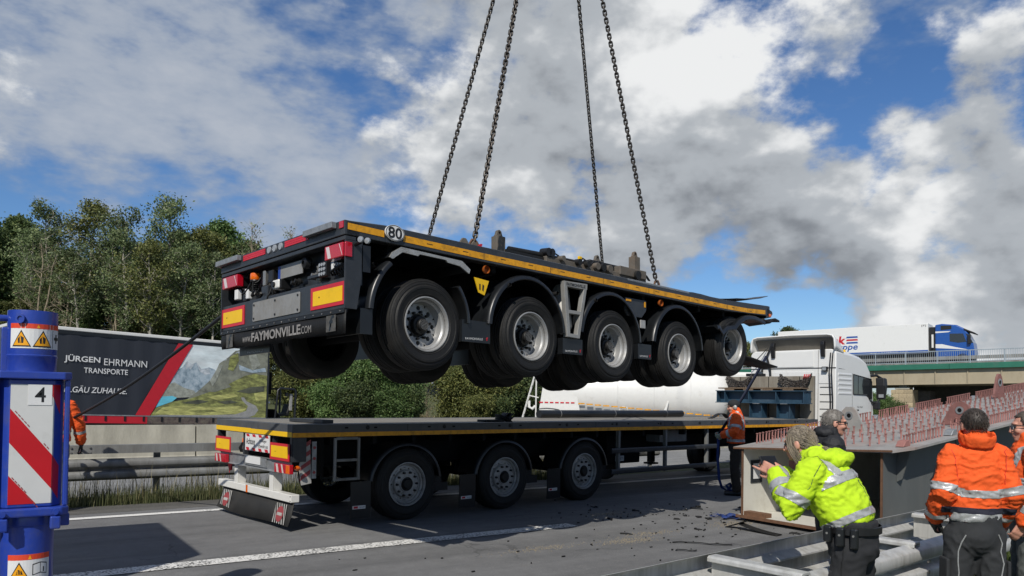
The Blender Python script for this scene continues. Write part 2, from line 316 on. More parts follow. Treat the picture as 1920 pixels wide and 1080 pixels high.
# ---------------------------------------------------------------- ground, road, verges
def node_mat(name):
    m = bpy.data.materials.new(name); m.use_nodes = True; return m, m.node_tree.nodes, m.node_tree.links, m.node_tree.nodes['Principled BSDF']
def asphalt_mat(name, base, worn=.0, tint=(1, 1, 1)):
    m, N, L, b = node_mat(name); tc = N.new('ShaderNodeTexCoord'); v = tc.outputs['Object']
    def nz(scale, det, rough=.6):
        n = N.new('ShaderNodeTexNoise'); n.inputs['Scale'].default_value = scale; n.inputs['Detail'].default_value = det; n.inputs['Roughness'].default_value = rough; L.new(v, n.inputs['Vector']); return n.outputs['Fac']
    def mr(x, a, c, lo, hi):
        n = N.new('ShaderNodeMapRange'); L.new(x, n.inputs['Value']); n.inputs['From Min'].default_value = a; n.inputs['From Max'].default_value = c; n.inputs['To Min'].default_value = lo; n.inputs['To Max'].default_value = hi; return n.outputs[0]
    def mul(x, y):
        n = N.new('ShaderNodeMath'); n.operation = 'MULTIPLY'; L.new(x, n.inputs[0]); L.new(y, n.inputs[1]); return n.outputs[0]
    big = mr(nz(.35, 5), .3, .7, .82, 1.18); mid = mr(nz(5, 6, .7), .3, .7, .86, 1.14); fine = mr(nz(120, 3, .8), .3, .7, .55, 1.45)
    f = mul(mul(big, mid), fine)
    # light grains of stone in the surface
    vo = N.new('ShaderNodeTexVoronoi'); vo.inputs['Scale'].default_value = 70; L.new(v, vo.inputs['Vector'])
    sp = N.new('ShaderNodeMath'); sp.operation = 'LESS_THAN'; L.new(vo.outputs['Distance'], sp.inputs[0]); sp.inputs[1].default_value = .22
    gsel = N.new('ShaderNodeSeparateColor'); L.new(vo.outputs['Color'], gsel.inputs[0])
    g2 = N.new('ShaderNodeMath'); g2.operation = 'GREATER_THAN'; L.new(gsel.outputs[0], g2.inputs[0]); g2.inputs[1].default_value = .78
    grain = mul(sp.outputs[0], g2.outputs[0])
    hs = N.new('ShaderNodeHueSaturation'); hs.inputs['Color'].default_value = (base*ALB*tint[0], base*ALB*tint[1], base*ALB*tint[2], 1); L.new(f, hs.inputs['Value'])
    mx = N.new('ShaderNodeMix'); mx.data_type = 'RGBA'; L.new(mul(grain, mr(nz(3, 3), .35, .65, .2, .75)), mx.inputs['Factor']); L.new(hs.outputs[0], mx.inputs['A']); mx.inputs['B'].default_value = (base*2.9, base*2.85, base*2.6, 1)
    # dust patches
    mp = N.new('ShaderNodeMapping'); mp.inputs['Scale'].default_value = (.28, 1.0, 1); L.new(v, mp.inputs['Vector'])
    dn = N.new('ShaderNodeTexNoise'); dn.inputs['Scale'].default_value = 1.7; dn.inputs['Detail'].default_value = 8; dn.inputs['Roughness'].default_value = .7; L.new(mp.outputs[0], dn.inputs['Vector'])
    m2 = N.new('ShaderNodeMix'); m2.data_type = 'RGBA'; L.new(mr(dn.outputs['Fac'], .60, .78, 0, .55+worn), m2.inputs['Factor']); L.new(mx.outputs['Result'], m2.inputs['A']); m2.inputs['B'].default_value = (base*1.6, base*1.5, base*1.35, 1)
    # wheel tracks along the road and a few fine cracks
    mp2 = N.new('ShaderNodeMapping'); mp2.inputs['Scale'].default_value = (.035, 1.5, 1); L.new(v, mp2.inputs['Vector'])
    tn = N.new('ShaderNodeTexNoise'); tn.inputs['Scale'].default_value = 1.3; tn.inputs['Detail'].default_value = 5; tn.inputs['Roughness'].default_value = .6; L.new(mp2.outputs[0], tn.inputs['Vector'])
    wp = N.new('ShaderNodeTexNoise'); wp.inputs['Scale'].default_value = 2.2; wp.inputs['Detail'].default_value = 4; L.new(v, wp.inputs['Vector'])
    ad = N.new('ShaderNodeVectorMath'); ad.operation = 'MULTIPLY_ADD'; L.new(wp.outputs['Color'], ad.inputs[0]); ad.inputs[1].default_value = (.5, .5, .5); L.new(v, ad.inputs[2])
    ck = N.new('ShaderNodeTexVoronoi'); ck.feature = 'DISTANCE_TO_EDGE'; ck.inputs['Scale'].default_value = .42; L.new(ad.outputs[0], ck.inputs['Vector'])
    crk = mr(ck.outputs['Distance'], .0, .006, 1, 0); cmask = mr(nz(.6, 2), .5, .6, 0, .75)
    m3 = N.new('ShaderNodeMix'); m3.data_type = 'RGBA'; m3.blend_type = 'MULTIPLY'; m3.inputs['Factor'].default_value = 1; L.new(m2.outputs['Result'], m3.inputs['A']); L.new(mr(tn.outputs['Fac'], .3, .7, .74, 1.2), m3.inputs['B'])
    m4 = N.new('ShaderNodeMix'); m4.data_type = 'RGBA'; L.new(mul(crk, cmask), m4.inputs['Factor']); L.new(m3.outputs['Result'], m4.inputs['A']); m4.inputs['B'].default_value = (base*.3, base*.3, base*.3, 1)
    L.new(m4.outputs['Result'], b.inputs['Base Color']); b.inputs['Roughness'].default_value = .88
    bp = N.new('ShaderNodeBump'); bp.inputs['Strength'].default_value = .55; bp.inputs['Distance'].default_value = .006; L.new(nz(95, 4, .75), bp.inputs['Height']); L.new(bp.outputs[0], b.inputs['Normal'])
    return m
def marking_mat(name, grain, thr):
    m, N, L, b = node_mat(name); tc = N.new('ShaderNodeTexCoord')
    n = N.new('ShaderNodeTexNoise'); n.inputs['Scale'].default_value = grain; n.inputs['Detail'].default_value = 3; n.inputs['Roughness'].default_value = .6; L.new(tc.outputs['Object'], n.inputs['Vector'])
    n2 = N.new('ShaderNodeTexNoise'); n2.inputs['Scale'].default_value = 1.6; n2.inputs['Detail'].default_value = 5; L.new(tc.outputs['Object'], n2.inputs['Vector'])
    a = N.new('ShaderNodeMath'); a.operation = 'MULTIPLY_ADD'; L.new(n2.outputs['Fac'], a.inputs[0]); a.inputs[1].default_value = .28; L.new(n.outputs['Fac'], a.inputs[2])
    r = N.new('ShaderNodeMapRange'); L.new(a.outputs[0], r.inputs['Value']); r.inputs['From Min'].default_value = thr-.02; r.inputs['From Max'].default_value = thr+.03
    mx = N.new('ShaderNodeMix'); mx.data_type = 'RGBA'; L.new(r.outputs[0], mx.inputs['Factor']); mx.inputs['A'].default_value = (.075, .075, .072, 1); mx.inputs['B'].default_value = (.66, .65, .62, 1)
    L.new(mx.outputs['Result'], b.inputs['Base Color']); b.inputs['Roughness'].default_value = .7
    bp = N.new('ShaderNodeBump'); bp.inputs['Strength'].default_value = .5; bp.inputs['Distance'].default_value = .004; L.new(r.outputs[0], bp.inputs['Height']); L.new(bp.outputs[0], b.inputs['Normal'])
    return m
def grass_ground_mat(name, c1, c2, soil):
    m, N, L, b = node_mat(name); tc = N.new('ShaderNodeTexCoord'); v = tc.outputs['Object']
    n = N.new('ShaderNodeTexNoise'); n.inputs['Scale'].default_value = .5; n.inputs['Detail'].default_value = 10; n.inputs['Roughness'].default_value = .75; L.new(v, n.inputs['Vector'])
    r = N.new('ShaderNodeValToRGB'); L.new(n.outputs['Fac'], r.inputs[0]); e = r.color_ramp.elements; e[0].position = .34; e[0].color = (*c1, 1); e[1].position = .62; e[1].color = (*c2, 1); x = e.new(.76); x.color = (*soil, 1)
    L.new(r.outputs[0], b.inputs['Base Color']); b.inputs['Roughness'].default_value = .95
    n2 = N.new('ShaderNodeTexNoise'); n2.inputs['Scale'].default_value = 14; n2.inputs['Detail'].default_value = 6; L.new(v, n2.inputs['Vector'])
    bp = N.new('ShaderNodeBump'); bp.inputs['Strength'].default_value = 1; bp.inputs['Distance'].default_value = .08; L.new(n2.outputs['Fac'], bp.inputs['Height']); L.new(bp.outputs[0], b.inputs['Normal'])
    return m
T['asphalt'] = asphalt_mat('asphalt', .162)
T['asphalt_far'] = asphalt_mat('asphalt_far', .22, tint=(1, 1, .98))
T['shoulder'] = asphalt_mat('shoulder', .10, .2, (1.05, 1, .9))
T['line_rough'] = marking_mat('line_rough', 38, .575)
T['line_plain'] = marking_mat('line_plain', 26, .50)
T['grass_ground'] = grass_ground_mat('grass_ground', (.035, .050, .018), (.085, .095, .035), (.13, .11, .06))
T['bank_ground'] = grass_ground_mat('bank_ground', (.04, .055, .02), (.11, .105, .045), (.15, .125, .07))

def off(x): return .0016*max(0, min(x, 60)-3)**2 + (max(0, x-60)*.18)
def rail_y(x): return 3.41+.112*(x-4)
def right_edge(x): return rail_y(min(x, 13))+.55+max(0, x-13)*.05
def terrain_h(x, y):
    yy = y-off(x)*.6; t = min(1, max(0, (yy-35)/22)); h = 3.0*t*t*(3-2*t)
    return -.004+h+.9*max(0, min(1, (yy-60)/60))
def axis_pts(a, b, near, n1, n2):
    return sorted(set([round(v, 3) for v in list(np.linspace(near[0], near[1], n1))+list(np.linspace(a, near[0], n2))+list(np.linspace(near[1], b, n2))]))
xs = axis_pts(-900, 2600, (-60, 160), 56, 14); ys = axis_pts(-600, 2600, (-20, 110), 44, 12)
g = MB().sheet([[(x, y, terrain_h(x, y)+(.12*mnoise.noise((x*.12, y*.12, 0)) if y > 37 else 0)) for x in xs] for y in ys])
g.f = [f[::-1] for f in g.f]
tag(g.build('ground', T['grass_ground'], smooth=60), kind='structure')
RX = [-60, -30, -10, -4, 0, 3] + list(np.linspace(5, 60, 34)) + [80, 110, 150, 220]
def road_strip(name, ylo, yhi, z, m, x0=None, x1=None, pts=None, kind='structure', parent=None):
    X = pts or [x for x in RX if (x0 is None or x >= x0) and (x1 is None or x <= x1)]
    if x0 is not None and (not X or X[0] > x0): X = [x0]+X
    if x1 is not None and X[-1] < x1: X = X+[x1]
    q = MB().sheet([[(x, ylo(x), z), (x, yhi(x), z)] for x in X]); o = q.build(name, m, parent)
    if parent is None: tag(o, kind=kind)
    return o
road = road_strip('road', right_edge, lambda x: 13.05+off(x), 0, T['asphalt'])
tag(road, kind='structure')
road_strip('shoulder', lambda x: 12.50+off(x), lambda x: 13.25+off(x), .004, T['shoulder'])
road_strip('median_pavement', lambda x: 14.5+off(x), lambda x: 19.0+off(x), .004, T['asphalt_far'])
road_strip('opposite_road', lambda x: 19.3+off(x), lambda x: 34.0+off(x), .0, T['asphalt_far'])
# painted markings, flush children of the road sheet
road_strip('edge_line', lambda x: 11.97+off(x), lambda x: 12.15+off(x), .008, T['line_plain'], parent=road)
road_strip('lane_dash', lambda x: 8.20, lambda x: 8.47, .008, T['line_rough'], .2, 6.85, parent=road)
road_strip('edge_line', lambda x: right_edge(x)+.42, lambda x: right_edge(x)+.72, .008, T['line_rough'], parent=road)
for k in range(1, 8):
    x0 = 6.85+12*k; road_strip('lane_dash', lambda x: 8.20+off(x), lambda x: 8.47+off(x), .008, T['line_rough'], x0-6, x0, parent=road)

# ---------------------------------------------------------------- guard rails and median wall
def w_profile(h, d):
    return [(0, 0), (.012, .004), (d*.9, h*.10), (d, h*.14), (d, h*.33), (d*.9, h*.37), (.012, h*.46), (0, h*.48), (0, h*.52), (.012, h*.54), (d*.9, h*.63), (d, h*.67), (d, h*.86), (d*.9, h*.90), (.012, h*.996), (0, h)]
def beam(name, prof, pts, parent, m, side=1, thick=.004):
    """profile of (outwards, up) swept along ground points"""
    rings = []
    for i, p in enumerate(pts):
        d = (Vector(pts[min(i+1, len(pts)-1)])-Vector(pts[max(i-1, 0)])).normalized(); n = Vector((d.y, -d.x, 0))*side
        rings.append([(p[0]+n.x*a, p[1]+n.y*a, p[2]+b) for a, b in prof])
    q = MB().loft(rings, closed=False, caps=False); return q.build(name, m, parent, smooth=35)
def c_post(h): return MB().box(-.05, -.006, -.25, .05, .006, h).box(-.05, .006, -.25, -.044, .06, h).box(.044, .006, -.25, .05, .06, h)
lrail = thing('guardrail', 'grey steel guardrail with box beam above grass in the median', 'guardrail')
for k in range(-3, 5):
    X0, X1 = -9.6+4*(k+1.04), -9.6+4*(k+2.04); pts = [(x, 13.80+off(x)+.012*max(0, x-4)**1.3, 0) for x in (X0, (X0+X1)/2, X1+.02)]
    beam('rail_beam', [(a, b+.345) for a, b in w_profile(.345, .08)], pts, lrail, T['galv_dull'])
    bx = [(p[0], p[1], 0) for p in pts]
    beam('box_beam', [(-.075, .775), (.075, .775), (.075, .91), (-.075, .91), (-.075, .775)], bx, lrail, T['galv_dull'])
for k in range(-1, 6):
    x = 2.43+4*(k-1); y = 13.92+off(x)+.012*max(0, x-4)**1.3
    inst('post', c_post(.80).mesh('post', T['galv_dull']), lrail, (x, y, 0), (0, 0, 0))
for dx in (-.55, -.42, -.29):
    for dz in (.80, .88): MB().cyl((1.7+dx, 13.72, dz), (1.7+dx, 13.705, dz), .016, n=8).build('bolt', T['bolt'], lrail)

rrail = thing('guardrail', 'double sided galvanised guardrail with cross spacers beneath the onlookers', 'guardrail')
def rp(t, d, z=0):   # t along, d to the road side
    c, s_ = math.cos(.1115), math.sin(.1115); return (4+c*t-s_*d, 3.41+s_*t+c*d, z)
prof = [(a, b+.44) for a, b in w_profile(.315, .082)]
T['galv_bright'] = mat('galv_bright', (.58, .58, .56), .5, .3, var=.2, scale=5, dirt=(.2, .18, .14), dirt_amt=.25, dscale=3, stretch=(2.2, 2.2, .35))
for k in range(-2, 5):
    a, b_ = -3.6+3.29*k/2*1.2, -3.6+3.29*(k+1)/2*1.2
    beam('rail_beam', prof, [rp(a, .0), rp((a+b_)/2, .0), rp(b_+.03, .0)], rrail, T['galv_bright'], side=-1)
    beam('rail_beam', [(x_, z_-.03) for x_, z_ in prof], [rp(a, -.60), rp((a+b_)/2, -.60), rp(b_+.03, -.60)], rrail, T['galv_bright'], side=1)
for k in range(-2, 4):
    t = 1.645*k
    q = MB()
    # U-channel spacer, open below with rolled lips
    q.prism([(-.058, .712), (-.050, .706), (-.044, .712), (-.042, .728), (.042, .728), (.044, .712), (.050, .706), (.058, .712), (.056, .736), (.042, .748), (-.042, .748), (-.056, .736)], 'y', -.66, .0).box(-.004, -.60, .52, .004, .0, .727)
    o = q.build('spacer', T['galv_bright'], rrail, bev=.004); o.location = rp(t, 0); o.rotation_euler = (0, 0, .1115)
    o = inst('post', c_post(.60).mesh('post', T['galv_bright']), rrail, rp(t, -.42), (0, 0, .1115))
    for dd in (.09, -.69):
        for zz in (.52, .60):
            p = rp(t+.12, dd, zz); e = rp(t+.12, dd+(.014 if dd > 0 else -.014), zz); MB().cyl(p, e, .014, n=8).build('bolt', T['bolt'], rrail)

cwall = thing('concrete_wall', 'long pale concrete barrier wall between the carriageways', 'wall')
T['concrete'] = mat('concrete', (.46, .435, .355), .85, var=.14, scale=3, bump=.25, bscale=30, dirt=(.22, .21, .17), dirt_amt=.3, dscale=1.3, stretch=(1, 1, .35))
me = MB().prism([(-.30, 0), (.30, 0), (.30, .08), (.16, .32), (.10, 1.02), (-.10, 1.02), (-.16, .32), (-.30, .08)], 'x', -2.985, 2.985).mesh('wall_segment', T['concrete'])
for k in range(-4, 14):
    x = 1.15+6*k; inst('wall_segment', me, cwall, (x, 19.15+off(x), 0), (0, 0, math.atan(off(x+.5)-off(x-.5))))
# ---------------------------------------------------------------- trailer wheels
def rot_mat(yaw, pitch, roll, loc):
    cy, sy, cp, sp, cr, sr = math.cos(yaw), math.sin(yaw), math.cos(pitch), math.sin(pitch), math.cos(roll), math.sin(roll)
    Rz = Matrix(((cy, -sy, 0), (sy, cy, 0), (0, 0, 1))); Ry = Matrix(((cp, 0, -sp), (0, 1, 0), (sp, 0, cp))); Rx = Matrix(((1, 0, 0), (0, cr, -sr), (0, sr, cr)))
    return Matrix.Translation(loc) @ (Rz @ Ry @ Rx).to_4x4()
def holed_disc(q, r_in, r_out, n, hr, hc, y, depth, hole_sx=1.0):
    """annulus in the xz plane with n round openings that have real depth"""
    K = 16
    for k in range(n):
        a0 = 2*math.pi*(k-.5)/n; a1 = 2*math.pi*(k+.5)/n; am = (a0+a1)/2; c = Vector((math.cos(am)*hc, math.sin(am)*hc))
        outer = []; hole = []
        for j in range(K):
            t = 2*math.pi*j/K; d = Vector((math.cos(t+am), math.sin(t+am))); hole.append(c+Vector((d.x, d.y))*hr)
            lo, hi = hr, .4
            for _ in range(22):
                m = (lo+hi)/2; p = c+d*m; rr = p.length; aa = math.atan2(p.y, p.x)-am; aa = (aa+math.pi) % (2*math.pi)-math.pi
                if r_in <= rr <= r_out and abs(aa) <= math.pi/n: lo = m
                else: hi = m
            outer.append(c+d*lo)
        vs = [(p.x, y, p.y) for p in outer]+[(p.x, y, p.y) for p in hole]+[(p.x, y+depth, p.y) for p in hole]
        fs = [(j, (j+1) % K, K+(j+1) % K, K+j) for j in range(K)]+[(K+j, K+(j+1) % K, 2*K+(j+1) % K, 2*K+j) for j in range(K)]
        q.add(vs, fs)
# small twin wheel (deep dished rim), outer face at y = 0, trailer inside towards +y
tw_rim = MB().lathe([(.262, .03), (.270, .012), (.268, .002), (.258, .0), (.252, .012), (.244, .035), (.240, .06), (.226, .075), (.222, .135), (.214, .15)], (0, 0, 0), (0, 1, 0), 48)
holed_disc(tw_rim, .118, .214, 8, .0235, .172, .152, .05)
tw_rim.lathe([(.118, .152), (.112, .16), (.112, .20)], (0, 0, 0), (0, 1, 0), 32)
tw_rim_me = tw_rim.mesh('twin_rim', T['rim_silver'], 30)
tw_tyre_me = MB().lathe(tyre_profile(.4475, .265, .262), (0, 0, 0), (0, 1, 0), 72).mesh('twin_tyre', T['rubber'], 28)
for_ribs = MB()
tw_hub_me = MB().lathe([(.0, .052), (.052, .054), (.060, .062), (.062, .10), (.088, .106), (.092, .16), (.112, .17)], (0, 0, 0), (0, 1, 0), 24).mesh('twin_hub', T['hub_dark'], 30)
q = MB()
for k in range(10):
    a = 2*math.pi*k/10+.2; c = (math.cos(a)*.132, 0, math.sin(a)*.132); q.cyl((c[0], .118, c[2]), (c[0], .154, c[2]), .013, .015, 6)
tw_nut_me = q.mesh('wheel_nuts', T['hub_dark'])
q = MB()
for k in range(5):
    z = -.03+.015*k; w = math.sqrt(max(0, .04**2-z*z)); q.box(-w, .048, z-.0035, w, .0515, z+.0035)
q.lathe([(.046, .051), (.049, .0475), (.043, .0475), (.042, .051)], (0, 0, 0), (0, 1, 0), 20).box(-.004, .0475, -.035, .004, .051, .035)
T['emblem'] = mat('emblem', (.11, .11, .108), .6, var=.2); tw_emb_me = q.mesh('hub_emblem', T['emblem'])
back_disc_me = MB().cyl((0, .2, 0), (0, .25, 0), .25, n=24).mesh('brake_drum', T['matt_black'])
def twin_wheel(parent, x, z, y0, side, tilt=0.0):
    """twin wheel assembly; side +1 = outer face looks towards -y"""
    s_ = 1 if side > 0 else -1
    w = inst('wheel', tw_rim_me, parent, (x, y0, z), (tilt, 0, 0) if s_ > 0 else (tilt, 0, math.pi))
    inst('tyre', tw_tyre_me, w, rot=(0, rnd.random()*6, 0)); inst('tyre', tw_tyre_me, w, (0, .315, 0)); inst('hub', tw_hub_me, w)
    tag(inst('wheel_nuts', tw_nut_me, w), kind='stuff'); inst('hub_emblem', tw_emb_me, w, rot=(0, rnd.random()*6, 0)); inst('brake_drum', back_disc_me, w)
    return w
# single wide wheel
sw_rim = MB().lathe([(.305, .05), (.315, .02), (.313, .004), (.300, .0), (.292, .015), (.285, .05), (.268, .065), (.264, .09), (.235, .085)], (0, 0, 0), (0, 1, 0), 48)
holed_disc(sw_rim, .20, .235, 10, .015, .218, .085, .04)
sw_rim.lathe([(.20, .085), (.195, .045), (.185, .035), (.115, .033), (.112, .02), (.10, .02)], (0, 0, 0), (0, 1, 0), 40)
sw_rim_me = sw_rim.mesh('wide_rim', T['rim_grey'], 30)
sw_tyre_me = MB().lathe(tyre_profile(.515, .385, .305), (0, 0, 0), (0, 1, 0), 64).mesh('wide_tyre', T['rubber'], 28)
sw_hub_me = MB().lathe([(.0, -.015), (.062, -.013), (.072, .0), (.075, .03), (.10, .035), (.112, .05)], (0, 0, 0), (0, 1, 0), 24).mesh('wide_hub', T['hub_dark'], 30)
q = MB()
for k in range(10):
    a = 2*math.pi*k/10; c = (math.cos(a)*.1675, 0, math.sin(a)*.1675); q.cyl((c[0], -.002, c[2]), (c[0], .036, c[2]), .016, .018, 6)
sw_nut_me = q.mesh('wheel_nuts', T['hub_dark'])
def wide_wheel(parent, x, z, y0, side):
    w = inst('wheel', sw_rim_me, parent, (x, y0, z), (0, 0, 0) if side > 0 else (0, 0, math.pi))
    inst('tyre', sw_tyre_me, w); inst('hub', sw_hub_me, w, rot=(0, rnd.random()*6, 0)); tag(inst('wheel_nuts', sw_nut_me, w), kind='stuff'); return w
def mudguard(name, parent, cx, cz, ax, az, a0, a1, y0, y1, m, lip=.055, n=22, pts=None):
    """curved wheel cover: shell with a rolled outer lip"""
    path = pts or [(cx-ax*math.cos(math.radians(a0+(a1-a0)*i/n)), cz+az*math.sin(math.radians(a0+(a1-a0)*i/n))) for i in range(n+1)]
    s_ = 1 if y1 > y0 else -1; rings = []
    for i, (x, z) in enumerate(path):
        p, q_ = path[max(i-1, 0)], path[min(i+1, len(path)-1)]; t = Vector((q_[0]-p[0], q_[1]-p[1])).normalized(); nrm = Vector((-t.y, t.x))   # outward
        if nrm.dot(Vector((x-cx, z-cz))) < 0: nrm = -nrm
        R = lambda o, y: (x+nrm.x*o, y, z+nrm.y*o)
        rings.append([R(-lip*.95, y0+s_*.004), R(-lip*.8, y0-s_*.004), R(-.018, y0), R(-.004, y0+s_*.012), R(.004, y0+s_*.05), R(.0, y0+s_*.09), R(0, y1), R(-.012, y1), R(-.02, y0+s_*.06), R(-lip*.9, y0+s_*.012)])
    return MB().loft(rings, closed=True, caps=True).build(name, m, parent, smooth=40)

# ---------------------------------------------------------------- the trailer on the crane
MH = rot_mat(.1641, -.0118, -.0317, (2.5841, 6.3165, 3.3083))
H = thing('lifted_trailer', 'five axle dark grey low loader rear section hanging from four crane chains', 'trailer', mat=MH)
AX = [.954+1.4376*i for i in range(5)]; HZ = -.83; HL = 7.70
fg, bk = T['frame_grey'], T['black_plastic']
# deck: side sills with top plates
sill = MB().prism([(0, -.135), (.11, -.135), (.11, .026), (.03, .030), (.0, .018)], 'x', .0, .42).prism([(0, -.135), (.11, -.135), (.11, .026), (.03, .030), (.0, .018)], 'x', .42, 6.4)
sill.prism([(0, -.135), (.11, -.135), (.11, .026), (.03, .030), (.0, .018)], 'x', 6.4, HL)
for i, v in enumerate(sill.v):
    if v[0] < .01 and v[2] > 0: sill.v[i] = (v[0], v[1], v[2]-.030)
for i, v in enumerate(sill.v):      # the front end is bent by the crash
    if v[0] > 6.5: sill.v[i] = (v[0], v[1], v[2]+.03*(v[0]-6.4)*(v[0]-6.4))
sill.build('side_sill', fg, H, bev=.006)
MB().prism([(2.55, -.135), (2.44, -.135), (2.44, -.006), (2.52, .0), (2.55, -.012)], 'x', .0, HL).build('side_sill', fg, H, bev=.006)
for k in range(8):
    x0 = .16+k*.93; MB().box(x0, .11, -.045, min(x0+.926, HL-.1), 2.44, -.004).build('deck_plate', T['deck_grey'], H)
# worn yellow reflective tape, in the pieces it was laid in
tp = [0.006, .398, .604, 1.62, 2.62, 3.55, 4.47, 5.4, 6.4, 7.0, 7.55]
for k in range(len(tp)-1):
    if k == 1: continue
    a, b_ = tp[k]+.004, tp[k+1]-.004; za = -.027-.019*min(1, a/1.5); zb = -.027-.019*min(1, b_/1.5); ra = .03*max(0, a-6.4)**2; rb = .03*max(0, b_-6.4)**2
    MB().add([(a, -.0035, za-.058-.006*min(1, a)+ra), (b_, -.0035, zb-.058-.006*min(1, b_)+rb), (b_, -.0035, zb+rb), (a, -.0035, za+ra)], [(0, 1, 2, 3)]).build('reflective_tape', T['yellow_tape'], H)
q = MB()
for k in range(14):
    x = .9+k*.47+rnd.uniform(-.05, .05); q.box(x, -.0055, -.072, x+.07, -.0036, -.066)
q.build('tape_print', T['black_print'], H)
# speed plate 80
d80 = MB().prism([(.50+.106*math.cos(a), -.036+.074*math.sin(a)) for a in [2*math.pi*i/36 for i in range(36)]], 'y', -.022, -.008); sp = d80.build('speed_plate', T['white_print'], H)
q = MB(); rg = [[(.50+(.106-d)*math.cos(t_), y, -.036+(.074-d)*math.sin(t_)) for d, y in ((.004, -.0222), (.004, -.0235), (.009, -.0235), (.009, -.0222))] for t_ in [2*math.pi*i/36 for i in range(37)]]; q.loft(rg, closed=True, caps=False); q.build('ring', T['black_print'], sp)
text('digits', '80', T['black_print'], sp, (.50, -.0245, -.036), (1, 0, 0), (0, 0, 1), w=.155, h=.105, bold=.02)
# rear end
MB().box(-.02, .0, -.135, .14, 2.55, -.004).build('rear_beam', fg, H, bev=.006)
for a, b_ in ((.62, 1.075), (1.49, 1.985)):
    r_ = MB()
    for k in range(3): r_.box(-.026, a, -.078+.02*k, -.0205, b_, -.060+.02*k)
    r_.build('red_reflector', T['marker_red'], H)
for y in (1.16, 1.285, 1.40): MB().cyl((-.032, y, -.052), (-.02, y, -.052), .034, .038, 20).build('marker_lamp', T['lamp_glass'], H, smooth=40)
for a, b_ in ((.13, .64), (2.03, 2.575)): MB().box(-.075, a, -.062, -.022, b_, -.006).build('lashing_bar', T['galv'], H, bev=.004)
for y, w in ((.045, .07), (2.535, .02)): MB().box(-.030, y-w/2, -.075, -.0205, y+w/2, -.012).build('side_lamp', T['lamp_red'], H, bev=.004)
MB().box(-.012, -.0, -.178, .10, 2.55, -.142).build('frame_rail', fg, H, bev=.004)
MB().box(.15, .02, -.56, .18, 2.53, -.14).build('recess_wall', fg, H)
for y0, y1 in ((-.004, .012), (2.538, 2.554)):
    MB().prism([(-.012, -.179), (.16, -.179), (.16, -.50), (.115, -.785), (-.012, -.785)], 'y', y0, y1).build('end_plate', fg, H, bev=.004)
MB().box(.005, .012, -.782, .05, 2.538, -.505).build('lower_panel', fg, H, bev=.008)
cp = MB().prism([(.80, -.735), (.81, -.74), (1.77, -.74), (1.785, -.73), (1.785, -.55), (1.775, -.54), (.815, -.54), (.80, -.55)], 'x', -.004, .0045).build('cover_plate', T['steel_plate'], H, bev=.002)
for y in (.835, 1.29, 1.75):
    for z in (-.57, -.71): MB().cyl((-.012, y, z), (-.003, y, z), .011, n=8).build('bolt', T['black'], cp)
for (a, b_) in ((.003, .596), (1.985, 2.54)):
    mk = MB().box(-.003, a, -.745, .0045, b_, -.54).build('marker_board', T['marker_red'], H)
    MB().box(-.0055, a+.045, -.712, -.0032, b_-.043, -.578).build('yellow_field', T['marker_yellow'], mk)
    MB().cyl((-.0075, (a+b_)/2+.14, -.64), (-.005, (a+b_)/2+.14, -.64), .008, n=8).build('rivet', T['hub_dark'], mk)
hs = MB().box(-.016, .0, -.822, .02, 2.55, -.786).build('hinge_strip', T['black'], H, bev=.003)
for k in range(17): MB().cyl((-.022, .06+.152*k, -.803+rnd.uniform(-.006, .006)), (-.015, .06+.152*k, -.803), .0075, n=6).build('bolt', T['bolt'], hs)
# rubber apron with lettering, its lower edge torn
ap = []
for i in range(40):
    y = -.012+2.54*i/39; zb = -1.005+.022*i/39+.012*math.sin(y*3.1)*(.2+.8*math.exp(-((y-1.1)/.5)**2))+(.014*math.exp(-((y-.95)/.12)**2))
    ap.append([(.0+.004*math.sin(y*5), y, -.80), (-.006+.005*math.sin(y*4+1), y, -.9), (-.002+.012*math.sin(y*6), y, zb)])
MB().sheet(ap).build('apron', T['rubber'], H, smooth=50, thick=.006)
apron_grey = T['rubber']
text('lettering', 'FAYMONVILLE', T['grey_print'], H, (-.020, 1.258, -.905), (0, -1, 0), (0, 0, 1), w=1.02, h=.096, bold=.03, shear=.0)
text('lettering', 'www.', T['grey_print'], H, (-.020, 1.875, -.918), (0, -1, 0), (0, 0, 1), w=.2, h=.055)
text('lettering', '.COM', T['grey_print'], H, (-.020, .65, -.918), (0, -1, 0), (0, 0, 1), w=.2, h=.07)
for y in (.21, 2.296):
    e = MB().box(-.0205, y-.085, -.975, -.0185, y+.075, -.83).build('emblem', T['emblem_grey'], H)
    text('emblem_letter', 'f', T['black_plastic'], e, (-.0212, y-.015, -.90), (0, -1, 0), (0, 0, 1), w=.09, h=.14, shear=.25, bold=.03)
# rear lamps
for (a, b_, zt) in ((.012, .315, -.2), (2.115, 2.485, -.195)):
    l = MB().box(-.03, a, zt-.128, .045, b_, zt).build('tail_lamp', T['lamp_red'], H, bev=.008)
    w = b_-a
    for (u0_, u1_, u2_, u3_) in ((.62, .80, .74, .92), (.0, .02, .16, .2)):
        MB().add([(-.0315, a+w*u0_, zt-.118), (-.0315, a+w*u1_, zt-.118), (-.0315, a+w*u3_, zt-.010), (-.0315, a+w*u2_, zt-.010)], [(3, 2, 1, 0)]).build('clear_lens', T['lamp_white'], l)
    MB().box(.045, a+.01, zt-.12, .24, b_-.01, zt-.03).build('bracket', T['matt_black'], l)
MB().box(-.02, -.020, -.33, .05, -.006, -.2).build('side_lamp', T['lamp_red'], H, bev=.004)
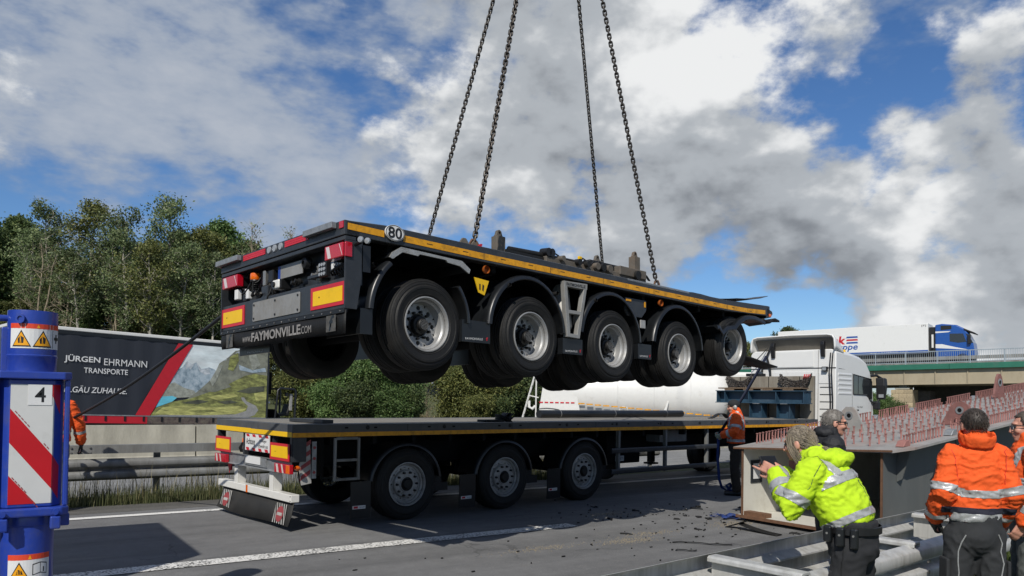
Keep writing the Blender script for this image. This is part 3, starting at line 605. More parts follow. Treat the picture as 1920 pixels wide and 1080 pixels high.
# position lamp on a rubber arm at the near corner
o = MB().tube([(.09, .0, -.21), (.10, -.05, -.20), (.10, -.10, -.19)], .018).build('lamp_arm', bk, H, smooth=40)
for dx in (.0, .07): MB().lathe([(0, -.015), (.022, -.012), (.03, .0), (.026, .015), (0, .02)], (.075+dx, -.115, -.187), (-1, -.4, 0), 16).build('position_lamp', T['lamp_glass'], H, smooth=60)
MB().box(.17, -.003, -.44, .25, .001, -.20).build('side_flap', bk, H)
# number plate: blue band and blank pale field
npz = MB().box(.06, .875, -.345, .068, 1.365, -.215).build('number_plate', T['steel_plate'], H)
T['eu_blue'] = mat('eu_blue', (.01, .05, .3), .5)
MB().box(.0585, 1.315, -.343, .0598, 1.363, -.217).build('blue_band', T['eu_blue'], npz)
MB().lathe([(0, -.02), (.05, -.015), (.062, .01), (.05, .05), (.02, .06)], (.10, .83, -.25), (-1, 0, 0), 20).build('round_lamp', T['black'], H, smooth=40)
# amber beacon on a flexible foot
b = MB().lathe([(0, -.208), (.04, -.209), (.052, -.216), (.055, -.232), (.055, -.278), (.05, -.285)], (.06, 1.865, 0), (0, 0, 1), 24).build('beacon', T['lamp_orange'], H, smooth=40)
MB().lathe([(.052, -.284), (.056, -.296), (.04, -.32), (.03, -.33), (.036, -.34), (.028, -.35), (.036, -.36), (.028, -.37), (.036, -.38), (.028, -.39), (.034, -.41), (.045, -.44), (.0, -.445)], (.06, 1.868, 0), (0, 0, 1), 20).build('beacon_foot', T['black'], b, smooth=40)
# couplings, cables and boxes in the recess
gb = [(1.62, -.30, .05, .16, T['bolt']), (1.475, -.30, .10, .13, T['black']), (1.60, -.45, .14, .14, fg), (1.28, -.40, .05, .10, T['black'])]
for y, z, w, h, m in gb: MB().box(.03, y-w/2, z-h/2, .149, y+w/2, z+h/2).build('coupling_box', m, H, bev=.01)
cb = MB().box(.02, 1.27, -.445, .13, 1.42, -.35).build('socket_box', T['white_paint'], H, bev=.02, seg=3)
MB().cyl((.0, 1.37, -.40), (.025, 1.37, -.40), .028, n=14).build('socket', T['black'], cb)
for y, z in ((.66, -.40), (.60, -.36), (.60, -.44), (.98, -.41), (1.05, -.42)):
    MB().lathe([(0, -.03), (.018, -.03), (.02, -.01), (.032, -.008), (.032, .012), (.02, .014), (.02, .05), (.0, .05)], (.09, y, z), (-.3, 0, 1) if y < .63 else (-1, .2, .1), 14).build('air_coupling', T['bolt'] if y < .7 else T['hub_dark'], H, smooth=40)
MB().box(.03, .50, -.43, .149, .72, -.405).build('coupling_bracket', fg, H)
for k in range(11):
    y = 1.52+rnd.uniform(0, .62); z = -.47+rnd.uniform(0, .1)
    pts = [(.05+rnd.uniform(-.05, .06), y+rnd.uniform(-.14, .14), z+rnd.uniform(-.08, .12)) for _ in range(4)]
    P_ = [Vector(pts[0]).lerp(Vector(pts[1]), .0)]
    for i in range(3):
        for t in (.33, .66, 1): P_.append(Vector(pts[i]).lerp(Vector(pts[i+1]), t)+Vector((0, 0, -.03*math.sin(t*3.14))))
    MB().tube(P_, rnd.choice((.006, .008, .013))).build('cable', rnd.choice((T['black'], T['black'], T['hub_dark'], T['white_print'])), H, smooth=60)
for k in range(6):
    y = .06+.04*k; MB().tube([(.12, y+.16, -.42), (.06, y+.10, -.36-.01*k), (.07, y+.02, -.37), (.14, y, -.46)], .012).build('cable', T['black'], H, smooth=60)
for y, z, m in ((1.95, -.42, T['white_print']), (1.99, -.44, T['black']), (2.2, -.40, T['white_print'])):
    MB().box(.0, y-.04, z-.06, .05, y+.04, z+.05).build('plug', m, H, bev=.008)
wl = MB().box(-.045, .26, -.47, .0, .39, -.335).build('work_lamp', T['black'], H, bev=.006)
for i in range(3):
    for j in range(3): MB().cyl((-.052, .285+.04*i, -.445+.042*j), (-.044, .285+.04*i, -.445+.042*j), .016, n=10).build('lens', T['lamp_glass'], wl)
MB().cyl((.12, .36, -.33), (.148, .36, -.33), .09, n=24).build('speed_plate', T['white_print'], H)
text('digits', '80', T['black_print'], H, (.118, .36, -.31), (0, -1, 0), (0, 0, 1), w=.09, h=.08)
# chassis
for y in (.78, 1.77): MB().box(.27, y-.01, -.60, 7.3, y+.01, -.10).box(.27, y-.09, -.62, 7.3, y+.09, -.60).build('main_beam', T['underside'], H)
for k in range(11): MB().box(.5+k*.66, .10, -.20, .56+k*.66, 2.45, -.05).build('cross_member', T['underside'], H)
for i, x in enumerate(AX):
    z = HZ+(.20 if i == 4 else 0)
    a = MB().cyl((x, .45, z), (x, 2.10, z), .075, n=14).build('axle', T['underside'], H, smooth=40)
    for y in (.86, 1.69):
        MB().prism([(x-.55, -.5), (x-.4, -.5), (x-.36, -.76), (x+.35, z+.02), (x+.35, z+.1), (x-.30, -.66)], 'y', y-.05, y+.05).build('trailing_arm', T['underside'], a)
        MB().lathe([(.0, -.18), (.12, -.17), (.13, -.1), (.11, -.02), (.13, .06), (.12, .12), (0, .13)], (x+.32, y, z+.16), (0, 0, 1), 16).build('air_bag', T['black'], a, smooth=40)
    dx = -.02 if i == 4 else 0
    twin_wheel(H, x+dx, z, .065, 1, .05 if i == 4 else 0); twin_wheel(H, x+dx, z, 2.485, -1)
# wheel covers
for i in (1, 2, 3):
    cx = AX[i]-.10; mudguard('mudguard', H, cx, -.80, .60, .62, 8 if i > 1 else 4, 176, .0, .62, bk)
mudguard('mudguard', H, .86, -.80, .62, .66, 4, 50, .0, .62, bk, n=10)
mudguard('mudguard', H, .86, -.80, .60, .60, 140, 178, .0, .62, bk, n=8)
f1 = MB().prism([(.455, -.262), (.487, -.213), (.585, -.150), (1.325, -.170), (1.435, -.24), (1.42, -.285), (1.30, -.225), (1.14, -.212), (1.12, -.19), (.80, -.184), (.78, -.205), (.60, -.196), (.49, -.275)], 'y', -.006, .012)
MB().prism([(.455, -.262), (.487, -.213), (.585, -.150), (1.325, -.170), (1.435, -.24), (1.40, -.27), (1.30, -.20), (.60, -.18), (.50, -.25)], 'y', .0125, .6).build('mudguard', bk, H)
f1.build('tread_plate_cover', T['alu'], H)
for k in range(5):
    m = 1 if k < 4 else 1
    mudguard('mudguard', H, AX[k]-.10, -.80, .60, .62, 5, 175, 2.55, 1.93, bk, n=16)
# crumpled cover over the last wheel
pts = [(6.08, -.37), (6.16, -.36), (6.24, -.44), (6.36, -.36), (6.58, -.33), (6.70, -.24), (6.86, -.165), (7.02, -.135), (7.2, -.13), (7.36, -.15), (7.5, -.175)]
mudguard('crumpled_mudguard', H, 6.8, -1.0, 1, 1, 0, 1, -.03, .55, bk, pts=pts, lip=.075)
MB().sheet([[(7.45, -.02, -.16), (7.45, .4, -.17)], [(7.6, -.05, -.2), (7.62, .42, -.15)], [(7.76, -.06, -.13), (7.78, .4, -.19)], [(7.92, -.05, -.15), (7.9, .3, -.12)]]).build('torn_rubber', T['rubber'], H, smooth=50, thick=.03)
MB().sheet([[(7.1, .1, -.74), (7.1, .5, -.75)], [(7.35, .02, -.80), (7.4, .5, -.78)], [(7.62, -.02, -.85), (7.6, .4, -.84)], [(7.93, .0, -.875), (7.85, .2, -.89)]]).build('torn_rubber', T['rubber'], H, smooth=50, thick=.02)
# mud flaps between the wheels
for x0, x1, zt, zb in ((.17, .30, -.76, -.99), (1.36, 1.74, -.745, -.965), (2.86, 3.2, -.81, -.99), (4.28, 4.56, -.77, -.96)):
    fl = MB().box(x0, .03, zb, x1, .045, zt).box(x0, .045, zb, x0+.012, .60, zt).build('mud_flap', bk, H)
    if x1-x0 > .25:
        text('lettering', 'FAYMONVILLE', T['white_print'], fl, (x0+(x1-x0)*.42, .0275, zb+.035), (1, 0, .04), (0, 0, 1), w=(x1-x0)*.62, h=.022)
        text('lettering', 'f', T['red_print'], fl, (x0+(x1-x0)*.88, .0275, zb+.045), (1, 0, .04), (0, 0, 1), w=.03, h=.035, bold=.03)
for k in range(1, 5): MB().box(AX[k]-.72, 1.95, -1.0, AX[k]-.70, 2.52, -.7).build('mud_flap', bk, H)
MB().box(.10, 1.6, -1.06, .12, 2.3, -.86).build('mud_flap', bk, H)
text('lettering', 'FAYMONVILLE', T['white_print'], H, (.098, 1.92, -1.035), (0, -1, 0), (0, 0, 1), w=.36, h=.022)
# light alloy bracket frame with air tank behind it
br = MB().prism([(2.835, -.165), (3.245, -.155), (3.238, -.225), (2.845, -.225)], 'y', -.012, .05)
br.prism([(2.835, -.165), (2.885, -.165), (2.945, -.80), (2.892, -.80)], 'y', -.0125, .05).prism([(3.195, -.155), (3.245, -.155), (3.105, -.806), (3.052, -.806)], 'y', -.0125, .05)
br.prism([(2.895, -.757), (3.11, -.765), (3.10, -.806), (2.892, -.80)], 'y', -.012, .049).prism([(2.91, -.49), (3.17, -.49), (3.16, -.53), (2.915, -.53)], 'y', -.012, .049)
bf = br.build('bracket_frame', T['steel_plate'], H, bev=.004)
text('lettering', 'FAYMONVILLE', T['black_print'], bf, (3.04, -.014, -.195), (1, 0, .02), (0, 0, 1), w=.33, h=.036, bold=.03)
MB().lathe([(0, -.33), (.06, -.32), (.1, -.26), (.1, .2), (.06, .26), (0, .27)], (3.03, .2, -.42), (.1, .2, 1), 24).build('air_tank', T['steel_plate'], H, smooth=40)
for z in (-.33, -.5): MB().cyl((2.99, .09, z), (2.99, .12, z), .018, n=10).build('drain_valve', T['bolt'], H)
MB().prism([(4.06, -.2), (4.50, -.2), (4.50, -.33), (4.40, -.43), (4.12, -.43), (4.06, -.36)], 'y', .06, .09).build('side_panel', T['frame_grey'], H, bev=.004)
MB().box(4.07, .052, -.245, 4.17, .0585, -.22).build('yellow_label', T['yellow_tape'], H)
MB().box(4.45, .050, -.29, 4.475, .0585, -.22).build('yellow_label', T['yellow_tape'], H)
vp = MB().box(4.30, .0, -.575, 4.40, .02, -.47).build('small_plate', T['rim_grey'], H, bev=.006)
q = MB()
for i in range(9):
    for j in range(8):
        if rnd.random() < .5: q.box(4.308+.0095*i, -.0015, -.565+.0105*j, 4.317+.0095*i, -.0004, -.556+.0105*j)
ys_ = MB().prism([(1.52, -.30), (1.72, -.315), (1.66, -.47), (1.58, -.45)], 'y', .03, .04).build('yellow_sign', T['marker_yellow'], H)
MB().prism([(1.585, -.36), (1.60, -.36), (1.60, -.42), (1.585, -.42)], 'y', .026, .029).prism([(1.63, -.36), (1.65, -.37), (1.64, -.43), (1.625, -.42)], 'y', .026, .029).build('print', T['black_print'], ys_)
for x in (1.666, 4.756): MB().lathe([(0, -.02), (.035, -.018), (.045, 0), (.04, .02)], (x, .02, -.205), (0, -1, 0), 16).build('side_marker_lamp', T['amber_dull'], H, smooth=50)
for x in (.30, 1.98, 2.72, 3.40): MB().lathe([(0, -.03), (.022, -.028), (.028, 0), (.02, .06)], (x, .04, -.33 if x > 1 else -.36), (0, -1, .1), 14).build('rubber_buffer', T['rubber'], H, smooth=50)
# lifting and stake gear on the deck
T['stake'] = mat('stake', (.16, .14, .115), .7, .3, var=.25, dirt=(.2, .12, .07), dirt_amt=.25)
def stake(x, y, h):
    q = MB().box(x-.065, y-.05, -.004, x+.065, y+.05, h-.08).prism([(x-.065, h-.08), (x+.065, h-.08), (x+.045, h-.06), (x+.03, h-.015), (x, h), (x-.03, h-.015), (x-.045, h-.06)], 'y', y-.02, y+.02)
    s_ = q.build('stake_post', T['stake'], H, bev=.006); MB().cyl((x, y-.022, h-.035), (x, y+.022, h-.035), .014, n=12).build('eye', T['matt_black'], s_)
stake(2.29, .5, .41); stake(4.84, .5, .57); stake(4.30, .72, .47)
gf = MB().box(2.38, .46, .0, 3.0, .54, .20).cyl((2.45, .50, .215), (3.15, .50, .235), .035, n=12).cyl((3.15, .50, .235), (4.2, .58, .27), .026, n=12).build('hydraulic_cylinder', T['hub_dark'], H, smooth=40)
MB().box(3.0, .42, .0, 5.0, .62, .215).build('gear_frame', T['stake'], H, bev=.01)
MB().box(4.40, .40, .18, 4.98, .64, .30).build('gear_box', T['stake'], H, bev=.01)
MB().box(3.9, .50, .2, 4.75, .6, .325).build('gear_housing', T['hub_dark'], H, bev=.02)
for x in (3.03, 3.09): MB().cyl((x, .40, .26), (x, .52, .27), .05, n=14).build('roller', T['black'], H, smooth=40)
for x, r in ((3.25, .035), (3.55, .04), (3.72, .04), (3.9, .045), (4.02, .05), (4.15, .05), (4.75, .06)): MB().cyl((x, .36, .21), (x, .44, .215), r, n=14).build('roller', rnd.choice((T['hub_dark'], T['stake'])), H, smooth=40)
MB().box(3.62, .44, .23, 3.68, .47, .31).build('yellow_tag', T['marker_yellow'], H, bev=.006)
for k in range(9):
    x = 3.0+rnd.random()*1.9; MB().tube([(x, .45, .2), (x+.06, .42, .26+rnd.random()*.03), (x+.2, .44, .25), (x+.3, .46, .2)], .010).build('hose', T['black'], H, smooth=60)
MB().prism([(4.02, -.003), (5.42, -.003), (5.40, .024), (4.04, .024)], 'y', .0, .055).build('edge_strip', T['galv'], H, bev=.003)
# bent cover sheet at the front end
sh = [[(5.28+.24*i, .02+.24*j, .012+.006*i+(.0 if i < 4 else .009*(i-4)**1.6)+.012*math.sin(i*1.3+j)) for j in range(5)] for i in range(11)]
MB().sheet(sh).build('bent_sheet', T['frame_grey'], H, smooth=50, thick=.008)
fe = MB().prism([(7.60, -.13), (7.74, -.10), (7.80, -.04), (7.78, .0), (7.60, .045)], 'y', .0, 2.5).build('front_edge', T['frame_grey'], H, bev=.01)
MB().box(7.66, -.012, -.098, 7.73, -.001, -.05).build('side_marker_lamp', T['lamp_orange'], H, bev=.006)

# ---------------------------------------------------------------- chains and crane hook
APEX = Vector((5.84, 7.64, 9.87))
hook = thing('crane_hook', 'crane hook block above the lifted trailer, out of the picture', 'hook', APEX)
MB().lathe([(0, .0), (.10, .02), (.16, .12), (.16, .5), (.10, .62), (0, .65)], (0, 0, .1), (0, 0, 1), 20).build('block', T['crane_blue'], hook, smooth=40)
MB().tube([(0, 0, .12), (0, 0, .0), (.08, 0, -.08), (.02, 0, -.16), (-.08, 0, -.10)], [.05, .045, .04, .03, .02]).build('hook', T['chain_steel'], hook, smooth=40)
MB().cyl((0, 0, .7), (0, 0, 22), .014, n=8).build('hoist_rope', T['black'], hook)
qq = []
for i in range(20):
    t = 2*math.pi*i/20; c_, s_ = math.cos(t), math.sin(t); qq.append((.0145*c_, (.0165 if s_ > 0 else -.0165)+.0145*s_, 0))
lk = MB()
n_ = 6; R_ = []
for i, p in enumerate(qq):
    d = Vector(qq[(i+1) % 20])-Vector(qq[i-1]); d.normalize(); a = Vector((0, 0, 1)); b = d.cross(a)
    R_.append([Vector(p)+(a*math.cos(2*math.pi*j/n_)+b*math.sin(2*math.pi*j/n_))*.0072 for j in range(n_)])
lk.v = [tuple(v) for r in R_ for v in r]; lk.f = [(i*n_+j, i*n_+(j+1) % n_, ((i+1) % 20)*n_+(j+1) % n_, ((i+1) % 20)*n_+j) for i in range(20) for j in range(n_)]; lk.m = [0]*len(lk.f)
link_me = lk.mesh('link', T['chain_steel'], 60)
CH = [((1.53, .06, .03), 'lifting chain at the rear near corner, second from the left'), ((2.55, 2.4, .03), 'lifting chain running to the far rear side, leftmost of the four'),
      ((4.72, .05, .03), 'lifting chain at the front near side, rightmost of the four'), ((6.62, 2.4, .03), 'lifting chain running to the far front side, third from the left')]
for p, lab in CH:
    base = MH @ Vector(p); ch = thing('lifting_chain', lab, 'chain', base, group='four crane chains lifting the trailer')
    v = APEX-base; L_ = v.length; pitch = .0505; n = int(L_/pitch); sag_r = v.to_track_quat('Y', 'Z').to_euler()
    qr = v.to_track_quat('Y', 'Z')
    for i in range(n):
        o = bpy.data.objects.new('link', link_me); o.location = v*((i+.5)/n); o.scale = (1.42, 1.20, 1.42)
        q2 = qr @ Matrix.Rotation(math.pi/2*(i % 2)+.9+.15*math.sin(i*.11), 3, 'Y').to_quaternion(); o.rotation_mode = 'QUATERNION'; o.rotation_quaternion = q2; link(o, ch)
    # shackle at the deck
    sh_ = MB().tube([(-.04, 0, -.03), (-.045, 0, .02), (-.02, 0, .06), (.02, 0, .06), (.045, 0, .02), (.04, 0, -.03)], .012).build('shackle', T['rust'], ch, smooth=50)
lug = MB()
for dx in (-.05, .10): lug.prism([(1.45+dx-.06, -.002), (1.45+dx+.06, -.002), (1.45+dx+.05, .05), (1.45+dx+.02, .085), (1.45+dx-.02, .085), (1.45+dx-.05, .05)], 'y', .045, .07)
lug.build('lashing_lug', T['stake'], H, bev=.004)
MB().prism([(1.53, .0), (1.60, .01), (1.62, .05), (1.60, .055)], 'y', .02, .06).build('red_hook', T['red_print'], H)
# ---------------------------------------------------------------- the flatbed trailer on the road
LT = thing('flatbed_trailer', 'long grey flatbed semi trailer with yellow edge stripe standing on the road', 'trailer', (3.2403, 9.5569, 0), .1224)
DH = 1.385; TL_ = 13.95; W_ = 2.55
for y0, y1 in ((0, .12), (W_-.12, W_)): MB().box(.0, y0, 1.215, TL_, y1, DH).build('side_rail', T['deck_grey'], LT, bev=.006)
MB().box(.0, .12, 1.215, .10, W_-.12, DH-.001).build('end_rail', T['deck_grey'], LT, bev=.006)
T['deck_floor'] = mat('deck_floor', (.27, .25, .215), .75, var=.3, scale=3, stretch=(.4, 3, 3), dirt=(.10, .085, .07), dirt_amt=.35, dscale=1.5)
nb = 11
for k in range(nb):
    a = .12+(W_-.24)*k/nb; b_ = .12+(W_-.24)*(k+1)/nb; MB().box(.10, a+.004, 1.34, TL_-.02, b_-.004, DH-.004-.002*(k % 2)).build('floor_board', T['deck_floor'], LT)
for k in range(7):
    a = .004+k*1.99; MB().box(a, -.0035, 1.219, min(a+1.985, TL_), -.0005, 1.277).build('reflective_tape', T['yellow_tape'], LT)
MB().box(-.0035, .004, 1.222, -.0005, 1.26, 1.285).build('reflective_tape', T['marker_yellow'], LT); MB().box(-.0035, 1.265, 1.225, -.0005, W_-.004, 1.29).build('reflective_tape', T['marker_yellow'], LT)
q = MB()
for k in range(30):
    x = .3+k*.45
    if k % 3: MB().box(x, -.002, 1.325, x+.05, -.0004, 1.345).build('lashing_slot', T['matt_black'], LT)
for k in range(10):
    x = 1.1+k*1.3; MB().lathe([(.0, -.012), (.014, -.012), (.03, -.004), (.03, .0)], (x, -.0, 1.335), (0, 1, 0), 12).build('lashing_ring', T['hub_dark'], LT, smooth=40)
for k in range(7): MB().box(1.75+k*1.99, -.0012, 1.279, 1.756+k*1.99, .001, DH-.002).build('rail_joint', T['matt_black'], LT)
# rear
us = T['underside']
for y in (.02, W_-.08): MB().box(.01, y-.0, .91, .12, y+.06, 1.214).build('corner_post', T['frame_grey'], LT, bev=.004)
MB().box(.02, -.002, .905, .2, .02, 1.214).build('corner_plate', T['frame_grey'], LT, bev=.003)
for y in (.62, 1.58): MB().box(.04, y, .9, .10, y+.05, 1.214).build('upright', T['frame_grey'], LT)
MB().box(.45, .1, .7, .5, 2.45, 1.2).build('rear_bulkhead', T['matt_black'], LT)
for (a, b_) in ((.05, .62), (1.96, 2.54)):
    mk = MB().box(-.012, a, .91, -.004, b_, 1.13).build('marker_board', T['marker_red'], LT); MB().box(-.0145, a+.04, .945, -.0122, b_-.04, 1.095).build('yellow_field', T['marker_yellow'], mk)
    MB().cyl((-.0165, a+.4, 1.02), (-.014, a+.4, 1.02), .007, n=8).build('rivet', T['hub_dark'], mk)
sg = MB().box(.0, .665, .98, .008, 1.46, 1.21).build('warning_sign', T['white_print'], LT)
for k in range(4):
    for z0, z1 in ((1.172, 1.208), (.982, 1.022)):
        y = .69+.205*k; MB().add([(-.0015, y, z0), (-.0015, y+.10, z0), (-.0015, y+.13, z1), (-.0015, y+.03, z1)], [(3, 2, 1, 0)]).build('red_stripe', T['red_print'], sg)
text('lettering', 'Achtung', T['black_print'], sg, (-.002, 1.275, 1.095), (0, -1, 0), (0, 0, 1), w=.30, h=.115, bold=.01)
text('lettering', 'Auflieger', T['black_print'], sg, (-.002, .87, 1.125), (0, -1, 0), (0, 0, 1), w=.24, h=.055)
text('lettering', 'schwenkt aus', T['black_print'], sg, (-.002, .87, 1.06), (0, -1, 0), (0, 0, 1), w=.32, h=.05)
lb = MB().prism([(.0, .905), (.06, .905), (.06, .745), (.0, .745), (.03, .76), (.03, .89)], 'y', .10, 2.44).build('lamp_beam', T['galv'], LT, bev=.004)
for (a, b_, orange_lo) in ((-.02, .43, True), (2.08, 2.50, False)):
    l = MB().box(-.035, a, .752, .02, b_, .872).build('tail_lamp', T['lamp_red'], LT, bev=.008)
    w = b_-a
    for (c0, c1, c2, c3) in ((.68, .82, .76, .90), (.36, .46, .46, .56)):
        MB().add([(-.0365, a+w*c0, .758), (-.0365, a+w*c1, .758), (-.0365, a+w*c3, .866), (-.0365, a+w*c2, .866)], [(3, 2, 1, 0)]).build('clear_lens', T['lamp_white'], l)
    if orange_lo: MB().box(-.0375, a+.005, .757, .0, a+.11, .867).build('indicator', T['lamp_orange'], l, bev=.006)
bc = MB().lathe([(0, .0), (.045, -.002), (.05, -.01), (.05, -.06), (.045, -.065)], (.12, 1.73, 1.13), (0, 0, 1), 18).build('beacon', T['lamp_orange'], LT, smooth=40)
MB().lathe([(.05, -.065), (.05, -.08), (.03, -.1), (.035, -.17), (0, -.172)], (.12, 1.73, 1.13), (0, 0, 1), 14).build('beacon_foot', T['black'], bc, smooth=40)
for k in range(5): MB().tube([(.1, 1.65+.05*k, .92), (.07, 1.68+.04*k, .98), (.1, 1.75, 1.02+.02*k)], .009).build('cable', T['black'], LT, smooth=60)
MB().box(.0, .95, .80, .006, 1.44, .905).build('number_plate', T['white_print'], LT)
MB().box(.01, .78, .775, .03, 1.50, .90).build('plate_holder', T['galv'], LT)
# white underride bar on brackets
ub = MB().box(.05, .10, .375, .17, 2.56, .475).build('underride_bar', T['white_paint'], LT, bev=.008)
for z in (.395, .455): MB().cyl((.045, .115, z), (.051, .115, z), .008, n=8).build('bolt', T['black'], ub)
MB().box(.047, 1.46, .374, .0495, 1.52, .476).build('orange_mark', T['lamp_orange'], ub)
for y in (.66, 1.85): MB().box(.06, y, .475, .075, y+.12, .745).box(.075, y, .475, .19, y+.012, .745).build('underride_bracket', T['white_paint'], LT, bev=.004)
MB().cyl((.12, 2.25, .62), (.12, 2.25, .76), .02).prism([(2.15, .76), (2.35, .76), (2.26, .58)], 'x', .10, .105).build('reflector_triangle', T['marker_red'], LT)
# wide rear rubber apron hanging below
apg = []
for i in range(24):
    y = .10+2.35*i/23; apg.append([(.10, y, .375), (.062+.006*math.sin(y*3+1), y, .22), (.012+.02*math.sin(y*2.1), y, .06+.012*math.sin(y*2.7+.5))])
T['dusty_rubber'] = mat('dusty_rubber', (.018, .0178, .017), .75, var=.25, scale=4, dirt=(.04, .038, .034), dirt_amt=.3, dscale=2.5)
ap2 = MB().sheet(apg).build('apron', T['dusty_rubber'], LT, smooth=50, thick=.008)
T['dirty_white'] = mat('dirty_white', (.45, .44, .42), .7, var=.2, dirt=(.2, .19, .17), dirt_amt=.3)
T['dirty_red'] = mat('dirty_red', (.30, .05, .055), .6, var=.2)
for yc in (.38, 2.2):
    for k in range(7):
        a = yc-.26+.066*k
        z0, z1 = .085, .335
        pts = [(a, z0), (a+.03, z0), (a+.16, z1), (a+.13, z1)]; pts = [(min(max(y, yc-.185), yc+.185), z) for y, z in pts]
        fx = lambda y, z: (.10-(.375-z)/.155*.04 if z > .22 else .06-(.22-z)/.165*.05)-.012
        MB().add([(fx(y, z)-.004, y, z) for y, z in pts], [(3, 2, 1, 0)]).build('hazard_stripe', T['dirty_white'], ap2)
    sx = lambda z, d: .003+(z-.085)/.25*.0707-d
    rd = MB().add([(sx(.205+.1*math.sin(t_), .005), yc+.1*math.cos(t_), .205+.1*math.sin(t_)) for t_ in [2*math.pi*i/28 for i in range(28)]], [tuple(range(28))[::-1]]).build('no_entry_disc', T['dirty_red'], ap2); MB().add([(sx(z, .008), y, z) for y, z in ((yc-.074, .186), (yc+.074, .186), (yc+.074, .224), (yc-.074, .224))], [(3, 2, 1, 0)]).build('bar', T['dirty_white'], rd)
# red-white striped panel and reflector bracket beside the rear corner
hz = MB().prism([(.20, 1.14), (.27, 1.14), (.30, .62), (.16, .60), (.12, .85)], 'y', .04, .05).build('hazard_panel', T['dirty_white'], LT)
for k in range(4): MB().prism([(.14+.0*k, .66+.13*k), (.28, .74+.13*k), (.28, .80+.13*k), (.15, .72+.13*k)], 'y', .036, .0385).build('red_stripe', T['dirty_red'], hz)
pb = MB().box(.30, .03, .68, .36, .045, 1.16).build('bracket_plate', T['galv'], LT)
for z in (.76, .94, 1.08): MB().cyl((.33, .022, z), (.33, .03, z), .02, n=12).build('reflector', T['dirty_red'], pb)
MB().lathe([(0, -.03), (.03, -.025), (.035, 0), (.02, .04)], (.06, -.04, .83), (-1, -.4, .2), 14).build('position_lamp', T['lamp_orange'], LT, smooth=40)
# side ladder frame
sf = MB()
for x in (.60, .955): sf.box(x, -.004, .63, x+.035, .03, 1.2)
for z in (.63, .885, 1.175): sf.box(.635, -.003, z, .955, .029, z+.035)
sf.build('side_frame', T['galv_dull'], LT, bev=.004)
# running gear
LAX = [1.806+1.853*i for i in range(3)]
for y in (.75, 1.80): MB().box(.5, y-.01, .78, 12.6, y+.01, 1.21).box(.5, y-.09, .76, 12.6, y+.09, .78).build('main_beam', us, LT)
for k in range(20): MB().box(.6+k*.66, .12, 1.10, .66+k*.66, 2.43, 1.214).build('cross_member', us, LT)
for x in LAX:
    a = MB().cyl((x, .4, .515), (x, 2.15, .515), .07, n=12).build('axle', us, LT, smooth=40)
    for y in (.85, 1.7): MB().prism([(x-.6, .80), (x-.45, .80), (x-.3, .5), (x+.35, .47), (x+.35, .55), (x-.25, .6)], 'y', y-.05, y+.05).build('trailing_arm', us, a); MB().cyl((x+.32, y, .55), (x+.32, y, .78), .12, n=14).build('air_bag', T['black'], a, smooth=40)
    wide_wheel(LT, x, .515, .05, 1); wide_wheel(LT, x, .515, 2.50, -1)
    mudguard('mudguard', LT, x-.03, .515, .62, .60, 8, 172, .02, .46, bk); mudguard('mudguard', LT, x-.03, .515, .62, .60, 8, 172, 2.53, 2.09, bk, n=14)
    fl = MB().box(x-.93, .03, .10, x-.62, .042, .60).build('mud_flap', bk, LT)
    st = MB().box(x-.90, .0265, .23, x-.70, .0285, .275).build('sticker', T['white_print'], fl); MB().box(x-.885, .0245, .238, x-.82, .0258, .267).build('red_field', T['red_print'], st)
    text('lettering', 'TRAILER', T['black_print'], st, (x-.755, .0245, .252), (1, 0, 0), (0, 0, 1), w=.09, h=.018)
    MB().cyl((x+.55, .12, .52), (x+.55, .5, .52), .10, n=16).box(x+.42, .1, .38, x+.75, .5, .50).build('brake_unit', T['hub_dark'], LT, smooth=40)
# side guard rails and posts
for z0, z1 in ((.80, .89), (.42, .51)): MB().prism([(.02, z0), (.05, z0), (.05, z1), (.02, z1), (.012, (z0+z1)/2+.02), (.012, (z0+z1)/2-.02)], 'x', 6.2, 9.55).build('side_guard', T['frame_grey'], LT, bev=.004)
for x in (6.42, 7.83, 9.24): MB().box(x, .052, .40, x+.05, .12, 1.214).build('guard_post', T['galv_dull'], LT)
MB().box(6.6, .5, .55, 7.6, 1.2, 1.1).build('storage_box', T['matt_black'], LT, bev=.02); MB().box(7.9, .25, .95, 8.8, .6, 1.19).build('storage_box', T['galv_dull'], LT, bev=.01)
pl = MB().box(6.85, .49, .60, 7.1, .498, .70).build('label_plate', T['white_print'], LT); text('lettering', 'Z-5879', T['black_print'], pl, (6.975, .488, .65), (1, 0, 0), (0, 0, 1), w=.2, h=.06)
for y in (.5, 2.0):
    lg = MB().box(9.9, y, .35, 10.03, y+.13, 1.21).box(9.85, y-.06, .30, 10.08, y+.19, .34).build('landing_leg', us, LT)
MB().cyl((8.2, 1.9, .55), (8.2, 2.3, .55), .5, n=30).build('spare_wheel', T['rubber'], LT, smooth=40)
hd = MB().box(13.82, .06, 1.386, 13.92, 2.49, 2.46)
T['headboard'] = mat('headboard', (.27, .245, .20), .75, var=.2, scale=2.5, dirt=(.13, .105, .075), dirt_amt=.35, dscale=2, stretch=(1, 2, .4))
hb = hd.build('headboard', T['headboard'], LT, bev=.008)
for y in (.42, 1.27, 2.1): MB().box(13.80, y, 1.39, 13.82, y+.008, 2.45).build('seam', T['hub_dark'], hb)

